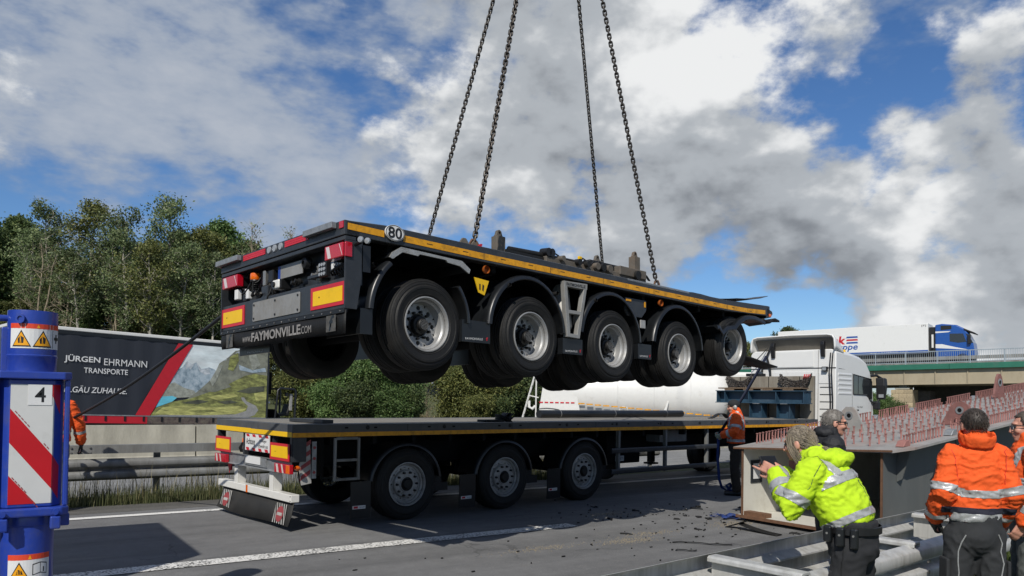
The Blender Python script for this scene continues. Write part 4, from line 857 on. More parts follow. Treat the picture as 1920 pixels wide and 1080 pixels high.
# load on the deck ------------------------------------------------------------
T['beam_blue'] = mat('beam_blue', (.022, .062, .105), .5, var=.2, dirt=(.07, .10, .13), dirt_amt=.25, dscale=3)
ML = Matrix.Translation((3.2403, 9.5569, 0)) @ Matrix.Rotation(.1224, 4, 'Z')
sb = thing('steel_beam', 'dark blue transverse steel beam with stiffener plates on the flatbed', 'steel beam', mat=ML @ Matrix.Translation((13.45, 0, DH-.001)))
MB().box(-.20, .0, .68, .20, 2.50, .70).build('top_flange', T['beam_blue'], sb); MB().box(-.20, .0, .375, .20, 2.50, .395).build('bottom_flange', T['beam_blue'], sb); MB().box(-.01, .02, .395, .01, 2.48, .68).build('web', T['beam_blue'], sb)
for y in (.03, .76, 1.52, 2.22, 2.46): MB().box(-.185, y, .396, -.011, y+.016, .679).box(.011, y, .396, .185, y+.016, .679).build('stiffener', T['beam_blue'], sb)
for y in (.42, 1.18):
    lg = MB().box(-.14, y, .012, .14, y+.012, .374).box(-.012, y+.012, .012, .0, y+.33, .374).box(-.14, y+.33, .012, .14, y+.342, .374).box(-.18, y-.05, .0, .18, y+.4, .011).build('leg', T['beam_blue'], sb)
    MB().box(-.23, y+.02, .362, -.201, y+.2, .374).build('foot_plate', T['galv'], lg)
pk = thing('wooden_plank', 'dark timber planks laid on top of the blue steel beam', 'planks', mat=ML @ Matrix.Translation((13.45, 0, DH+.70)))
MB().box(-.20, .10, .045, .20, 2.42, .075).build('board', T['wood'], pk)
for y in (.3, .85, 1.4, 1.95): MB().box(-.19, y, .001, .19, y+.28, .044).build('batten', T['wood'], pk)
def chain_heap(name, lab, y0, y1, grp):
    t = thing(name, lab, 'chains', mat=ML @ Matrix.Translation((13.75, 0, 0)), group=grp); k = 0
    for r in range(7):
        n = 40; zt = 2.49-.015*r; sag = .17+.035*r
        for i in range(n):
            u = i/(n-1); y = y0+(y1-y0)*u; z = zt-sag*math.sin(math.pi*u)**.8+.008*math.sin(i*2.1+r); o = bpy.data.objects.new('link', link_me); o.location = (.03-.016*r+.01*math.sin(i), y, z); o.scale = (1.15, 1.1, 1.15)
            o.rotation_euler = (rnd.uniform(-.5, .5)+math.cos(math.pi*u), rnd.random()*3, rnd.uniform(-.3, .3)); link(o, t); k += 1
    return t
chain_heap('chain_bundle', 'dark chains hung in loops over the headboard, nearer the cab door', .10, .92, 'lashing chains on the headboard')
chain_heap('chain_bundle', 'dark chains hung in loops over the headboard, beside the lifted wheel', 1.75, 2.45, 'lashing chains on the headboard')
for k in range(4): MB().tube([(13.74+.01*k, .12+.05*k, 2.50), (13.73, .11+.05*k, 2.44), (13.76, .15+.05*k, 2.40)], .014).build('hook', T['red_print'], bpy.data.objects['chain_bundle']).matrix_parent_inverse = (Matrix.Translation((13.75, 0, 0))).inverted()
tube = thing('dark_pipe', 'long dark pipe lying on the flatbed before the white tank', 'pipe', mat=ML @ Matrix.Translation((6.15, 1.9, DH+.085)))
MB().cyl((0, 0, 0), (5.1, .25, 0), .08, n=20).build('pipe', T['black_plastic'], tube, smooth=40)
for x in (.6, 2.4, 4.4): MB().lathe([(.082, -.01), (.086, 0), (.082, .01)], (x, .05*x, 0), (1, .05, 0), 20).build('tie', T['bolt'], tube)
def slab(name, lab, cat, pts, m, z, th, kids=None):
    t = thing(name, lab, cat, mat=ML @ Matrix.Translation((pts[0][0], pts[0][1], z))); p0 = pts[0]
    MB().prism([(x-p0[0], y-p0[1]) for x, y in pts], 'z', 0, th).build('slab', m, t, bev=.006); return t
slab('steel_bar', 'flat grey steel bar lying on the flatbed near its rear corner', 'steel bar', [(.55, .25), (.70, .22), (.62, 1.1), (.48, 1.1)], T['frame_grey'], DH, .05)
rb = thing('rubber_scrap', 'heap of torn black rubber on the middle of the flatbed', 'rubber scrap', mat=ML @ Matrix.Translation((3.75, .35, DH)))
MB().box(-.35, -.1, .0, .05, .12, .035).build('pad', T['rubber'], rb, bev=.01)
for k in range(5):
    a = rnd.uniform(-.2, .2); MB().sheet([[(.0+.06*i, -.08+.16*j+a*.1*i, .04+.05*math.sin(i*1.1+k)+.014*k) for j in range(2)] for i in range(5)]).build('shred', T['rubber'], rb, smooth=50, thick=.012)
ls = thing('rubber_loop', 'curled black rubber strip on the flatbed before the blue beam', 'rubber strip', mat=ML @ Matrix.Translation((10.6, .9, DH)))
MB().sheet([[(.10*i-.05*max(0, i-6), -.06+.12*j, .012+.11*math.sin(math.pi*min(1, i/9))**2) for j in range(2)] for i in range(11)]).build('strip', T['rubber'], ls, smooth=50, thick=.012)
# ---------------------------------------------------------------- white tractor unit of the flatbed
CB = thing('truck_cab', 'white truck cab seen from behind with raised roof fairing, coupled to the flatbed', 'truck', mat=ML @ Matrix.Translation((14.95, .03, 0)))
wc = T['white_cab']
side = [(0, .95), (0, 3.20), (.32, 3.19), (.9, 3.155), (1.45, 3.08), (1.83, 2.94), (2.06, 2.72), (2.19, 2.48), (2.27, 2.1), (2.30, 1.6), (2.30, .95)]
WD = 2.44
rings = []
for y, ins, dn in ((0.0, .05, .10), (.05, .012, .03), (.14, 0, 0), (WD-.14, 0, 0), (WD-.05, .012, .03), (WD, .05, .10)):
    rings.append([(x+(0 if x == 0 else -ins), y, z-(dn if z > 3 else (dn*.6 if z > 2.4 else 0))) for x, z in side])
MB().loft(rings).build('cab_body', wc, CB, smooth=32, bev=.02)
# side: window, door lines, ribs, trim
win = [(.99, 2.57), (2.10, 2.47), (2.17, 2.40), (2.17, 1.86), (2.02, 1.88), (1.90, 1.99), (1.80, 2.03), (1.0, 2.04)]
wn = MB().prism(win, 'y', -.004, .03).build('side_window', T['glass_dark'], CB)
for a, b_ in ((0, 1), (6, 7), (7, 0), (5, 6), (4, 5), (3, 4)):
    p, q_ = Vector((win[a][0], -.006, win[a][1])), Vector((win[b_][0], -.006, win[b_][1])); MB().cyl(p, q_, .014, n=6).build('window_seal', T['black'], wn)
MB().box(1.28, -.007, 2.04, 1.305, -.003, 2.53).build('window_divider', T['black'], wn)
MB().cyl((.15, .012, 2.695), (2.1, .03, 2.64), .016, n=8).build('trim_strip', T['black'], CB)
for k in range(5):
    z = 2.05+.125*k; MB().loft([[(.13, .01, z-.055), (.13, -.012, z-.02), (.13, -.012, z+.02), (.13, .01, z+.055)], [(.88, .01, z-.055), (.88, -.012, z-.02), (.88, -.012, z+.02), (.88, .01, z+.055)]]).build('side_rib', wc, CB, smooth=50)
for x0, z0, x1, z1 in ((.94, 1.0, .945, 2.6), (2.12, 1.0, 2.125, 1.86)): MB().box(x0, -.002, z0, x1+.006, .004, z1).build('door_gap', T['hub_dark'], CB)
MB().box(1.22, -.004, 1.60, 1.35, .0, 1.635).build('door_lettering', T['hub_dark'], CB); text('lettering', 'TGX 18.540', T['black_print'], CB, (1.40, -.002, 1.70), (1, 0, 0), (0, 0, 1), w=.34, h=.05)
MB().prism([(.38, 1.42), (.80, 1.42), (.80, 1.66), (.38, 1.66)], 'y', -.003, .0).build('side_hatch', wc, CB, bev=.006)
# mirrors
mr_ = MB().loft([[(2.22, -.06, 2.52), (2.40, -.06, 2.50), (2.42, -.30, 2.50), (2.24, -.30, 2.52)], [(2.20, -.08, 2.3), (2.40, -.08, 2.3), (2.42, -.32, 2.3), (2.22, -.32, 2.3)], [(2.22, -.08, 1.92), (2.38, -.08, 1.92), (2.40, -.28, 1.92), (2.24, -.28, 1.92)]]).build('mirror', T['black'], CB, bev=.03, seg=3)
MB().tube([(2.05, .0, 2.56), (2.2, -.10, 2.58), (2.32, -.18, 2.50)], .035).build('mirror_arm', T['black'], mr_, smooth=50)
MB().tube([(2.1, .0, 1.84), (2.2, -.1, 1.82), (2.30, -.16, 1.95)], .03).build('mirror_arm', T['black'], mr_, smooth=50)
MB().box(2.205, -.29, 1.97, 2.222, -.16, 2.06).build('mirror_glass', T['lamp_glass'], mr_)
MB().box(2.16, -.16, 1.64, 2.34, -.02, 1.86).build('kerb_mirror', T['black'], CB, bev=.03, seg=3)
# rear wall
for y0, y1, z0, z1 in ((.60, 1.85, 2.74, 3.16), (.60, 1.85, 1.3, 2.62), (.10, .45, 2.30, 2.60)): MB().box(-.012, y0, z0, .0, y1, z1).build('rear_panel', wc, CB, bev=.006)
MB().box(-.016, -.0, 2.705, -.0, WD, 2.722).build('rear_seam', T['hub_dark'], CB); MB().box(-.004, .47, 1.0, .0, .478, 3.19).build('rear_seam', T['hub_dark'], CB)
for k in range(7): MB().box(-.012, .10, 2.20-.19*k, -.001, .42, 2.215-.19*k).build('vent_slat', T['hub_dark'], CB)
for y in (.33, 1.74): MB().prism([(-.06, 3.0), (-.004, 3.0), (-.004, 3.42), (-.10, 3.40), (-.11, 3.32)], 'y', y-.05, y+.05).build('fairing_hinge', T['black'], CB, bev=.01)
for y0 in (.06, .12): MB().tube([(-.05, y0, 3.1), (-.08, y0+.02, 2.6), (-.06, y0-.01, 1.9), (-.06, y0-.01, 1.1)], .016).build('cable', T['black'], CB, smooth=50)
MB().tube([(-.03, 1.80, 3.35), (-.1, 1.9, 3.05), (-.06, 1.82, 2.7), (-.05, 1.80, 2.3)], .03).build('cable', T['black'], CB, smooth=50)
MB().tube([(-.03, 1.9, 3.3), (-.2, 2.1, 3.0), (-.2, 2.4, 2.75)], .012).build('cable', T['black'], CB, smooth=50)
lamp = MB().box(-.10, .20, 2.62, -.02, .34, 2.74).build('work_lamp', T['black'], CB, bev=.008); MB().box(-.104, .22, 2.64, -.1005, .32, 2.72).build('lens', T['lamp_glass'], lamp)
lamp = MB().box(-.14, 2.02, 2.62, -.06, 2.16, 2.72).build('work_lamp', T['black'], CB, bev=.008); MB().box(-.144, 2.04, 2.635, -.1405, 2.14, 2.705).build('lens', T['lamp_glass'], lamp)
MB().box(-.3, 1.95, 2.50, -.05, 2.42, 2.58).build('line_holder', T['black'], CB, bev=.01)
# roof fairing: hollow shell open to the rear
fr = MB(); top = []
for i in range(9):
    t = i/8; x = -.06+.50*t; zt = 3.585-.32*t**1.5; row = []
    for y, dz in ((.03, -.42), (.02, -.30), (.035, -.12), (.09, -.03), (.22, 0), (1.22, .02), (WD-.22, 0), (WD-.09, -.03), (WD-.035, -.12), (WD-.02, -.30), (WD-.03, -.42)):
        row.append((x, y, max(zt+dz*(1-.5*t), 3.09)))
    top.append(row)
fr.sheet(top); fr.build('roof_fairing', wc, CB, smooth=50, thick=.03)
T['lining'] = mat('lining', (.17, .155, .13), .8); MB().prism([(.25, 3.205), (.30, 3.205), (.12, 3.50), (.06, 3.50)], 'y', .10, 2.34).build('fairing_lining', T['lining'], CB)
bc = MB().lathe([(0, .10), (.05, .095), (.06, .05), (.06, 0)], (1.05, .30, 3.15), (0, 0, 1), 16).build('beacon', T['marker_yellow'], CB, smooth=40)
for k in range(4): MB().lathe([(0, .05), (.03, .045), (.035, 0)], (1.35+.1*k, .5, 3.10-.02*k), (0, 0, 1), 10).build('roof_lamp', T['hub_dark'], CB, smooth=40)
# chassis and wheels below
MB().box(-3.6, .75, .75, 2.2, .85, 1.0).box(-3.6, 1.6, .75, 2.2, 1.7, 1.0).build('chassis', us, CB)
for x in (-2.6, .95):
    wide_wheel(CB, x, .515, .04, 1); wide_wheel(CB, x, .515, 2.40, -1)
MB().box(-1.5, .1, .4, -.2, .7, .95).build('fuel_tank', T['galv'], CB, bev=.06, seg=3); MB().box(1.6, -.0, .3, 2.32, WD, .94).build('front_skirt', wc, CB, bev=.05, seg=3)

# ---------------------------------------------------------------- dark curtain-sided truck on the opposite carriageway
E1 = Vector((2.478, 28.236, 1.033)); ME = rot_mat(.171, -.0225, 0, E1)
EH = thing('curtain_side_truck', 'dark blue curtain sided truck with red stripe and mountain picture behind the wall', 'truck', mat=ME)
T['curtain'] = mat('curtain', (.022, .026, .036), .55, var=.12, scale=1.2, stretch=(4, 1, .3), bump=.15, bscale=3)
XL, XR, ZT = -1.9, 6.52, 2.78
cur = []
for i in range(60):
    x = XL+(XR-XL)*i/59; cur.append([(x, .012*math.sin(x*9)+.006*math.sin(x*23), z) for z in (0, .6, 1.3, 2.0, 2.60)])
c_ = MB().sheet(cur); c_.f = [f for f in c_.f]
curtain = c_.build('curtain', T['curtain'], EH, smooth=50)
MB().box(XL, .03, -.05, XR, 2.5, 2.70).build('box_body', T['black_plastic'], EH)
MB().box(XL-.02, -.03, 2.675, XR+.02, 2.52, 2.785).build('roof_rail', T['white_paint'], EH, bev=.02)
MB().box(XL, -.02, 2.56, XR, .02, 2.672).build('curtain_rail', T['black_plastic'], EH)
MB().box(XR, -.01, -.25, XR+.05, 2.5, 2.68).build('rear_frame', T['frame_grey'], EH); MB().box(XL-.04, -.01, -.25, XL, 2.5, 2.68).build('front_wall', T['black_plastic'], EH)
MB().box(XL, -.02, -.28, 2.2, .02, -.03).build('skirt_red', T['red_print'], EH)
T['heather'] = mat('heather', (.09, .065, .06), .7, var=.6, scale=12, dirt=(.2, .18, .13), dirt_amt=.4, dscale=7); MB().box(2.205, -.02, -.28, XR, .02, -.03).build('skirt_print', T['heather'], EH)
MB().box(XL, -.03, -.035, XR, .022, .0).build('lower_rail', T['galv'], EH)
for k in range(14):
    x = XL+.35+.60*k; MB().box(x, -.04, -.2, x+.06, -.02, -.04).box(x+.01, -.045, -.16, x+.05, -.04, -.10).build('buckle', T['black'], EH)
MB().box(XL, -.025, -.30, XR, .02, -.285).build('skirt_edge', T['black'], EH)
# printed picture, in flat fields that follow the curtain
def prt(name, poly, m, d): return MB().prism(poly, 'y', -.018-d-.0015, -.018-d).build(name, m, curtain)
T['pr_sky'] = mat('pr_sky', (0.750, 0.840, 0.854), .6, var=.3, scale=1.6, stretch=(.6, 1, 2), dirt=(.75, .77, .77), dirt_amt=.4, dscale=1.4)
T['pr_far'] = mat('pr_far', (0.265, 0.374, 0.452), .6, var=.5, scale=4, dirt=(.55, .6, .63), dirt_amt=.45, dscale=4)
T['pr_snow'] = mat('pr_snow', (.6, .64, .67), .6, var=.3, scale=6, dirt=(.2, .27, .32), dirt_amt=.45, dscale=5)
T['pr_scree'] = mat('pr_scree', (0.346, 0.364, 0.309), .6, var=.5, scale=7, dirt=(.3, .31, .26), dirt_amt=.4, dscale=5)
T['pr_dark'] = mat('pr_dark', (0.137, 0.146, 0.117), .6, var=.6, scale=3.5, dirt=(.34, .35, .27), dirt_amt=.5, dscale=2.6)
T['pr_green'] = mat('pr_green', (0.336, 0.360, 0.108), .6, var=.6, scale=3.5, stretch=(1, 1, 2.2), dirt=(.06, .06, .03), dirt_amt=.5, dscale=2.6)
T['pr_meadow'] = mat('pr_meadow', (0.510, 0.510, 0.167), .6, var=.5, scale=4, stretch=(.7, 1, 3), dirt=(.1, .1, .04), dirt_amt=.35, dscale=3)
T['pr_shade'] = mat('pr_shade', (.05, .055, .04), .6, var=.6, scale=5, dirt=(.14, .15, .1), dirt_amt=.5, dscale=4); T['pr_lake'] = mat('pr_lake', (0.140, 0.562, 0.718), .6, var=.2, scale=3, stretch=(.6, 1, 3))
T['pr_road'] = mat('pr_road', (0.336, 0.336, 0.322), .6, var=.2, scale=8)
prt('print_sky', [(3.62, 2.55), (6.5, 2.55), (6.5, 1.2), (2.95, 1.2)], T['pr_sky'], 0)
prt('print_range', [(3.10, 1.60), (3.30, 1.72), (3.45, 1.95), (3.62, 1.84), (3.78, 1.93), (3.98, 1.7), (4.25, 1.78), (4.46, 1.72), (4.7, 1.45), (4.6, .9), (2.75, .75)], T['pr_far'], .002)
for pl in ([(3.40, 1.90), (3.46, 1.95), (3.60, 1.84), (3.72, 1.90), (3.60, 1.66), (3.50, 1.74), (3.42, 1.62)], [(3.78, 1.92), (3.98, 1.69), (4.26, 1.76), (4.30, 1.55), (4.1, 1.5), (3.92, 1.62)]): prt('print_snow', pl, T['pr_snow'], .004)
prt('print_scree', [(2.85, 1.10), (3.05, 1.18), (3.4, 1.0), (3.75, .92), (3.9, .7), (2.6, .6)], T['pr_scree'], .005)
prt('print_lake', [(2.46, .28), (2.62, .66), (3.0, .70), (3.16, .64), (3.0, .5), (2.75, .40)], T['pr_lake'], .006)
prt('print_mountain', [(3.45, .55), (3.9, .92), (4.4, 1.4), (4.62, 1.95), (4.95, 2.2), (5.2, 2.45), (5.5, 2.53), (5.9, 2.46), (6.5, 2.5), (6.5, .3), (3.0, .45)], T['pr_dark'], .007)
prt('print_slope', [(3.0, .50), (3.6, .62), (4.2, .85), (4.9, 1.15), (5.6, 1.55), (6.0, 1.65), (6.5, 1.6), (6.5, .0), (2.3, .0), (2.46, .26)], T['pr_green'], .009)
prt('print_meadow', [(2.42, .06), (2.7, .3), (3.4, .38), (4.4, .34), (5.4, .42), (5.75, .34), (5.5, .14), (4.4, .05), (3.2, .03)], T['pr_meadow'], .011)
prt('print_road', [(2.40, .0), (2.6, .03), (4.2, .05), (5.3, .10), (5.72, .24), (5.78, .42), (5.55, .62), (5.5, .74), (5.62, .74), (5.72, .60), (6.1, .44), (6.2, .28), (6.05, .08), (5.8, .0)], T['pr_road'], .013)
for pl in ([(4.6, .95), (4.75, 1.0), (4.55, .62), (4.5, .62)], [(5.45, 1.30), (5.9, 1.42), (5.9, 1.45), (5.4, 1.34)], [(5.2, 2.36), (5.6, 2.40), (5.55, 2.46), (5.3, 2.44)], [(4.75, 2.05), (4.9, 2.1), (4.86, 2.13)]): prt('print_patch', pl, T['pr_snow'], .0085)
for pl, m in (([(4.3, 1.3), (4.62, 1.9), (4.75, 1.9), (4.55, 1.35), (4.4, 1.1)], 'pr_scree'), ([(5.0, 2.2), (5.3, 2.4), (5.35, 2.1), (5.15, 1.7), (4.95, 1.75)], 'pr_green'), ([(5.7, 2.4), (6.0, 2.42), (6.2, 2.0), (5.9, 1.75)], 'pr_scree'), ([(5.35, 1.95), (5.9, 1.78), (6.4, 1.9), (6.45, 1.75), (5.9, 1.68), (5.4, 1.75)], 'pr_far'), ([(4.0, .9), (4.5, 1.05), (5.0, 1.2), (5.1, 1.12), (4.5, .9)], 'pr_dark'), ([(5.3, .95), (5.9, 1.15), (6.4, 1.2), (6.4, 1.0), (5.8, .9)], 'pr_shade'), ([(4.2, .72), (5.2, .88), (5.4, .78), (4.6, .6)], 'pr_meadow'), ([(3.3, .46), (3.9, .6), (4.3, .55), (3.9, .44)], 'pr_shade'), ([(4.6, .55), (5.1, .62), (5.4, .55), (4.9, .47)], 'pr_shade'), ([(3.6, .2), (4.4, .26), (4.6, .2), (3.9, .14)], 'pr_green'), ([(6.0, .9), (6.5, 1.0), (6.5, .7), (6.1, .6)], 'pr_meadow')): prt('print_patch', pl, T[m], .0145)
prt('red_stripe', [(3.12, 2.555), (3.63, 2.545), (2.28, .0), (1.80, .0)], T['red_print'], .016)
for (s_, x0, x1, z0, z1, kw) in (('JÜRGEN', -.42, .63, 1.64, 1.92, dict(bold=.018)), ('EHRMANN', .75, 2.10, 1.635, 1.855, {}), ('TRANSPORTE', .16, 1.50, 1.345, 1.52, dict(bold=.008)), ('ALLGÄU ZUHAUSE.', -.56, 1.50, .70, .93, dict(bold=.008, shear=.18))):
    text('lettering', s_, T['white_print'], curtain, ((x0+x1)/2, -.0385, (z0+z1)/2), (1, 0, 0), (0, 0, 1), w=x1-x0, h=z1-z0, **kw)
MB().box(XL, .3, -.95, XR, 2.2, -.3).build('underbody', us, EH)
for x in (-.8, 4.4, 5.7): wide_wheel(EH, x, -.5+.02*x, .1, 1); wide_wheel(EH, x, -.5+.02*x, 2.4, -1)
eq = MB().loft([[(XL-.5, .05, -.6), (XL-2.4, .05, -.6), (XL-2.5, .05, 1.0), (XL-2.2, .05, 2.2), (XL-.6, .05, 2.45)], [(XL-.5, 2.45, -.6), (XL-2.4, 2.45, -.6), (XL-2.5, 2.45, 1.0), (XL-2.2, 2.45, 2.2), (XL-.6, 2.45, 2.45)]]).build('cab', T['black_plastic'], EH, bev=.08, seg=3)
MB().tube([(XL-.3, .1, -.6), (XL-.3, .1, 1.7), (XL-.3, 1.2, 1.75), (XL-.3, 2.2, 1.7)], .03).build('cab_guard', T['galv'], EH)
MB().box(XL-2.2, .04, 1.05, XL-1.1, .05, 1.9).build('cab_window', T['glass_dark'], EH)
# truck-mounted forklift at its rear
FK = thing('forklift', 'dark truck mounted forklift with overhead guard hung behind the curtain truck', 'forklift', mat=ME @ Matrix.Translation((6.6, 0, 0)))
bp = T['black_plastic']
for y in (.3, 1.1): MB().box(.02, y, -.7, .16, y+.1, 2.05).build('mast', bp, FK, bev=.01)
MB().box(.16, .35, .9, .30, 1.15, 1.75).build('mast_carriage', T['matt_black'], FK, bev=.02); MB().box(.16, .28, .55, .22, .36, .62).build('lamp', T['white_print'], FK)
for y in (.25, 1.5):
    MB().tube([(.42, y, -.1), (.48, y, .6), (.52, y, 1.08), (.60, y, 1.16), (1.20, y, 1.14), (1.27, y, 1.06), (1.27, y, -.1)], .045, n=8).build('guard_frame', bp, FK, smooth=50)
for x in (.6, .8, 1.0, 1.2): MB().box(x, .25, 1.13, x+.05, 1.5, 1.17).build('guard_bar', bp, FK)
MB().box(.35, .3, -.5, 1.3, 1.5, .0).build('chassis', bp, FK, bev=.05, seg=3); MB().prism([(.45, .0), (.72, .0), (.66, .28), (.5, .34)], 'y', .5, 1.3).build('console', T['matt_black'], FK, bev=.03)
MB().prism([(.70, .05), (1.16, .08), (1.26, .55), (1.17, .56), (1.06, .2), (.72, .14)], 'y', .5, 1.0).build('seat', T['hub_dark'], FK, bev=.03, seg=3)
MB().box(1.1, .35, .3, 1.2, .42, .95).build('panel', T['rim_grey'], FK); MB().box(.9, .32, .85, 1.0, .42, 1.0).build('mirror', T['black'], FK)
for x, y in ((.5, .2), (.5, 1.6), (1.2, .9)): MB().cyl((x, y-.12, -.65), (x, y+.12, -.65), .33, n=20).build('wheel', T['rubber'], FK, smooth=40)

# ---------------------------------------------------------------- white silo tanker
c0 = cam_dir(1180, 752); P0 = Vector((0, 0, CAM_H))+c0*(36/c0.dot(fw)); P0.z = 0
TK = thing('silo_tanker', 'white silo tank trailer with hopper cones and ladder behind the flatbed', 'tank truck', P0, -.70)
tw = T['white_paint']
MB().lathe([(0, -3.6), (.7, -3.55), (1.2, -3.3), (1.42, -2.9), (1.45, -2.6), (1.45, 4.0), (1.36, 4.4), (1.0, 4.7), (0, 4.85)], (0, 1.47, 2.1), (1, 0, 0), 48).build('tank', tw, TK, smooth=40)
for x in (-.55, 1.15, 2.85): MB().lathe([(1.452, -.025), (1.464, 0), (1.452, .025)], (x, 1.47, 2.1), (1, 0, 0), 48).build('tank_seam', tw, TK, smooth=40)
for cx, sx in ((-1.35, 1.25), (1.4, 1.5), (3.7, 1.1)):
    rings = []
    for z, k in ((2.3, 1.0), (1.75, .97), (1.25, .72), (.7, .22)): rings.append([(cx+sx*k*math.cos(a), 1.36+.85*k*math.sin(a), z) for a in [2*math.pi*i/36 for i in range(36)]])
    MB().loft(rings).build('hopper_cone', tw, TK, smooth=40)
    MB().cyl((cx, 1.36, .7), (cx, 1.36, .4), .2, n=16).build('outlet', T['galv'], TK)
rc = MB().prism([(-4.40, .35), (-2.45, .35), (-2.30, 1.2), (-2.6, 2.9), (-4.02, 2.98)], 'y', .03, 2.57).build('rear_cabinet', tw, TK, bev=.05, seg=3)
MB().tube([(-4.28, .02, 1.32), (-3.9, .01, 1.36), (-3.6, .01, 1.34), (-3.3, .01, 1.29)], .018).build('handle', T['black'], TK)
for x in (-3.45, -3.25): text('mark', 'O', T['hub_dark'], TK, (x+.1, .025, 1.08), (1, 0, 0), (0, 0, 1), w=.12, h=.14)
for k in range(7): x = -4.25+.25*k; MB().box(x, .012, 1.60, x+.17, .026, 1.66).build('red_tape', T['marker_red'], TK)
for k in range(17):
    x = -2.4+.39*k; z = 1.60-.075*(x+2.4); MB().box(x, .045 if x > 0 else .01, z-.03, x+.30, .024, z+.03).build('yellow_tape', T['yellow_tape'], TK)
MB().box(-2.3, .03, 1.0, 4.5, .06, 1.66).build('side_rail', tw, TK, bev=.01) if False else None
for y in (.1, .6):
    MB().cyl((-5.25, y, .2), (-4.5, y, 2.95), .03, n=8).build('ladder_rail', tw, TK)
for k in range(8): t = .06+k*.125; MB().cyl((-5.25+.75*t, .1, .2+2.75*t), (-5.25+.75*t, .6, .2+2.75*t), .022, n=8).build('rung', tw, TK)
MB().cyl((-4.42, .15, .4), (-4.42, .15, 3.0), .035, n=8).build('rail_post', tw, TK); MB().cyl((-4.8, .12, 1.95), (-4.3, .15, 1.85), .025, n=8).build('rail_arm', tw, TK)
MB().tube([(-4.75, .2, 1.7), (-4.75, .2, 1.4), (-4.6, .2, 1.3), (-4.45, .2, 1.45)], .07).build('pipe', tw, TK, smooth=40)
MB().prism([(1.6, 1.0), (1.66, 1.0), (1.85, 1.75), (1.80, 1.8), (1.55, 1.2)], 'y', .0, .12).build('bracket', tw, TK, bev=.02)
MB().tube([(-.6, .1, 1.15), (-.3, .05, 1.5), (-.1, .05, 1.45), (.0, .1, 1.0)], .02).build('hose', tw, TK); MB().box(-2.4, .4, .6, 4.6, 2.2, .8).build('chassis', us, TK)
for x in (-3.6, -2.2, -.9): wide_wheel(TK, x, .515, .1, 1); wide_wheel(TK, x, .515, 2.5, -1)
MB().box(4.75, .05, .5, 6.9, 2.5, 3.2).build('tractor_cab', tw, TK, bev=.12, seg=3); wide_wheel(TK, 6.0, .515, .1, 1)

# ---------------------------------------------------------------- motorway bridge with truck
MBR = Matrix.Translation((68.638, 32.666, 5.089)) @ Matrix.Rotation(.3022, 4, 'Z') @ Matrix.Rotation(-.018, 4, 'X')
BR = thing('road_bridge', 'road overpass with green fascia, beige steel girder and stone pier', 'bridge', mat=MBR)
T['bridge_green'] = mat('bridge_green', (.016, .15, .095), .5, var=.15, scale=.8, dirt=(.06, .14, .11), dirt_amt=.2, dscale=1)
T['girder_beige'] = mat('girder_beige', (.40, .34, .235), .6, var=.12, scale=.6, dirt=(.26, .2, .12), dirt_amt=.25, dscale=.8, stretch=(1, 1, .4))
T['stone'] = mat('stone', (.46, .37, .235), .9, var=.25, scale=3, bump=.5, bscale=8, rand=.16, dirt=(.16, .13, .09), dirt_amt=.25, dscale=2)
T['shade_stone'] = mat('shade_stone', (.10, .09, .08), .9, var=.3, scale=3)  # stone darkened in its colour to stand for the shade under the bridge
for k in range(9):
    y0 = -19.8+6.6*k; MB().box(-.1, y0+.012, -.07, .3, y0+6.588, .40).build('fascia', T['bridge_green'], BR, bev=.01)
MB().box(.3, -20, -.2, 11, 40, .36).build('deck', T['concrete'], BR)
MB().box(.25, -20, -1.36, .28, 40, -.08).box(.1, -20, -1.40, .45, 40, -1.36).build('edge_girder', T['girder_beige'], BR)
for k in range(24): y = -18.6+2.46*k; MB().box(.14, y, -1.355, .245, y+.07, -.075).build('stiffener', T['girder_beige'], BR)
for x in (3.5, 7, 10.5): MB().box(x, -20, -1.4, x+.3, 40, -.2).build('inner_girder', T['girder_beige'], BR)
T['rail_paint'] = mat('rail_paint', (.36, .42, .46), .5, .3)
for k in range(22): y = -19.0+2.49*k; MB().box(-.03, y-.04, .40, .05, y+.04, 1.50).build('railing_post', T['rail_paint'], BR)
MB().box(-.035, -20, 1.46, .055, 35, 1.53).box(-.02, -20, .52, .04, 35, .57).build('hand_rail', T['rail_paint'], BR)
me = MB().box(-.012, -.012, .57, .012, .012, 1.46).mesh('baluster', T['rail_paint'])
for k in range(150): inst('baluster', me, BR, (.01, -12+.16*k, 0))
MB().box(1.2, -20, .36, 1.5, 35, .62).box(1.25, -20, .80, 1.33, 35, 1.10).build('crash_barrier', T['galv_dull'], BR)
pm = MB().box(-.5, -.5, -.5, .5, .5, .5).mesh('stone', T['stone'])
PY0, PY1 = 2.95, 4.72
MB().box(.5, PY0+.03, -7, 3.0, PY1-.03, -1.82).build('pier_core', T['stone'], BR)
z = -1.82; row = 0
while z > -4.6:
    h = .36+.08*((row*7) % 3)/3; y = PY0+((row % 2)*-.22); 
    while y < PY1-.02:
        w = .52+.30*rnd.random(); a = max(y, PY0); b_ = min(y+w, PY1)
        if PY1-b_ < .15: b_ = PY1
        inst('stone', pm, BR, (.44+.03*rnd.random(), (a+b_)/2, z-h/2), (0, 0, 0), (.16, b_-a-.016, h-.016)); y = b_
    z -= h; row += 1
MB().box(.4, 3.2, -1.8, 2.0, 4.4, -1.6).box(.7, 3.5, -1.6, 1.7, 4.1, -1.405).build('bearing', T['concrete'], BR, bev=.02)
MB().box(3.0, 2.0, -7, 6, 3.6, -1.9).build('rear_pier', T['shade_stone'], BR)
MB().box(9.0, -45, -7, 9.6, 4.4, -.25).build('dark_backing_wall', T['shade_stone'], BR)  # dark wall added to close the opening and keep it black below the deck
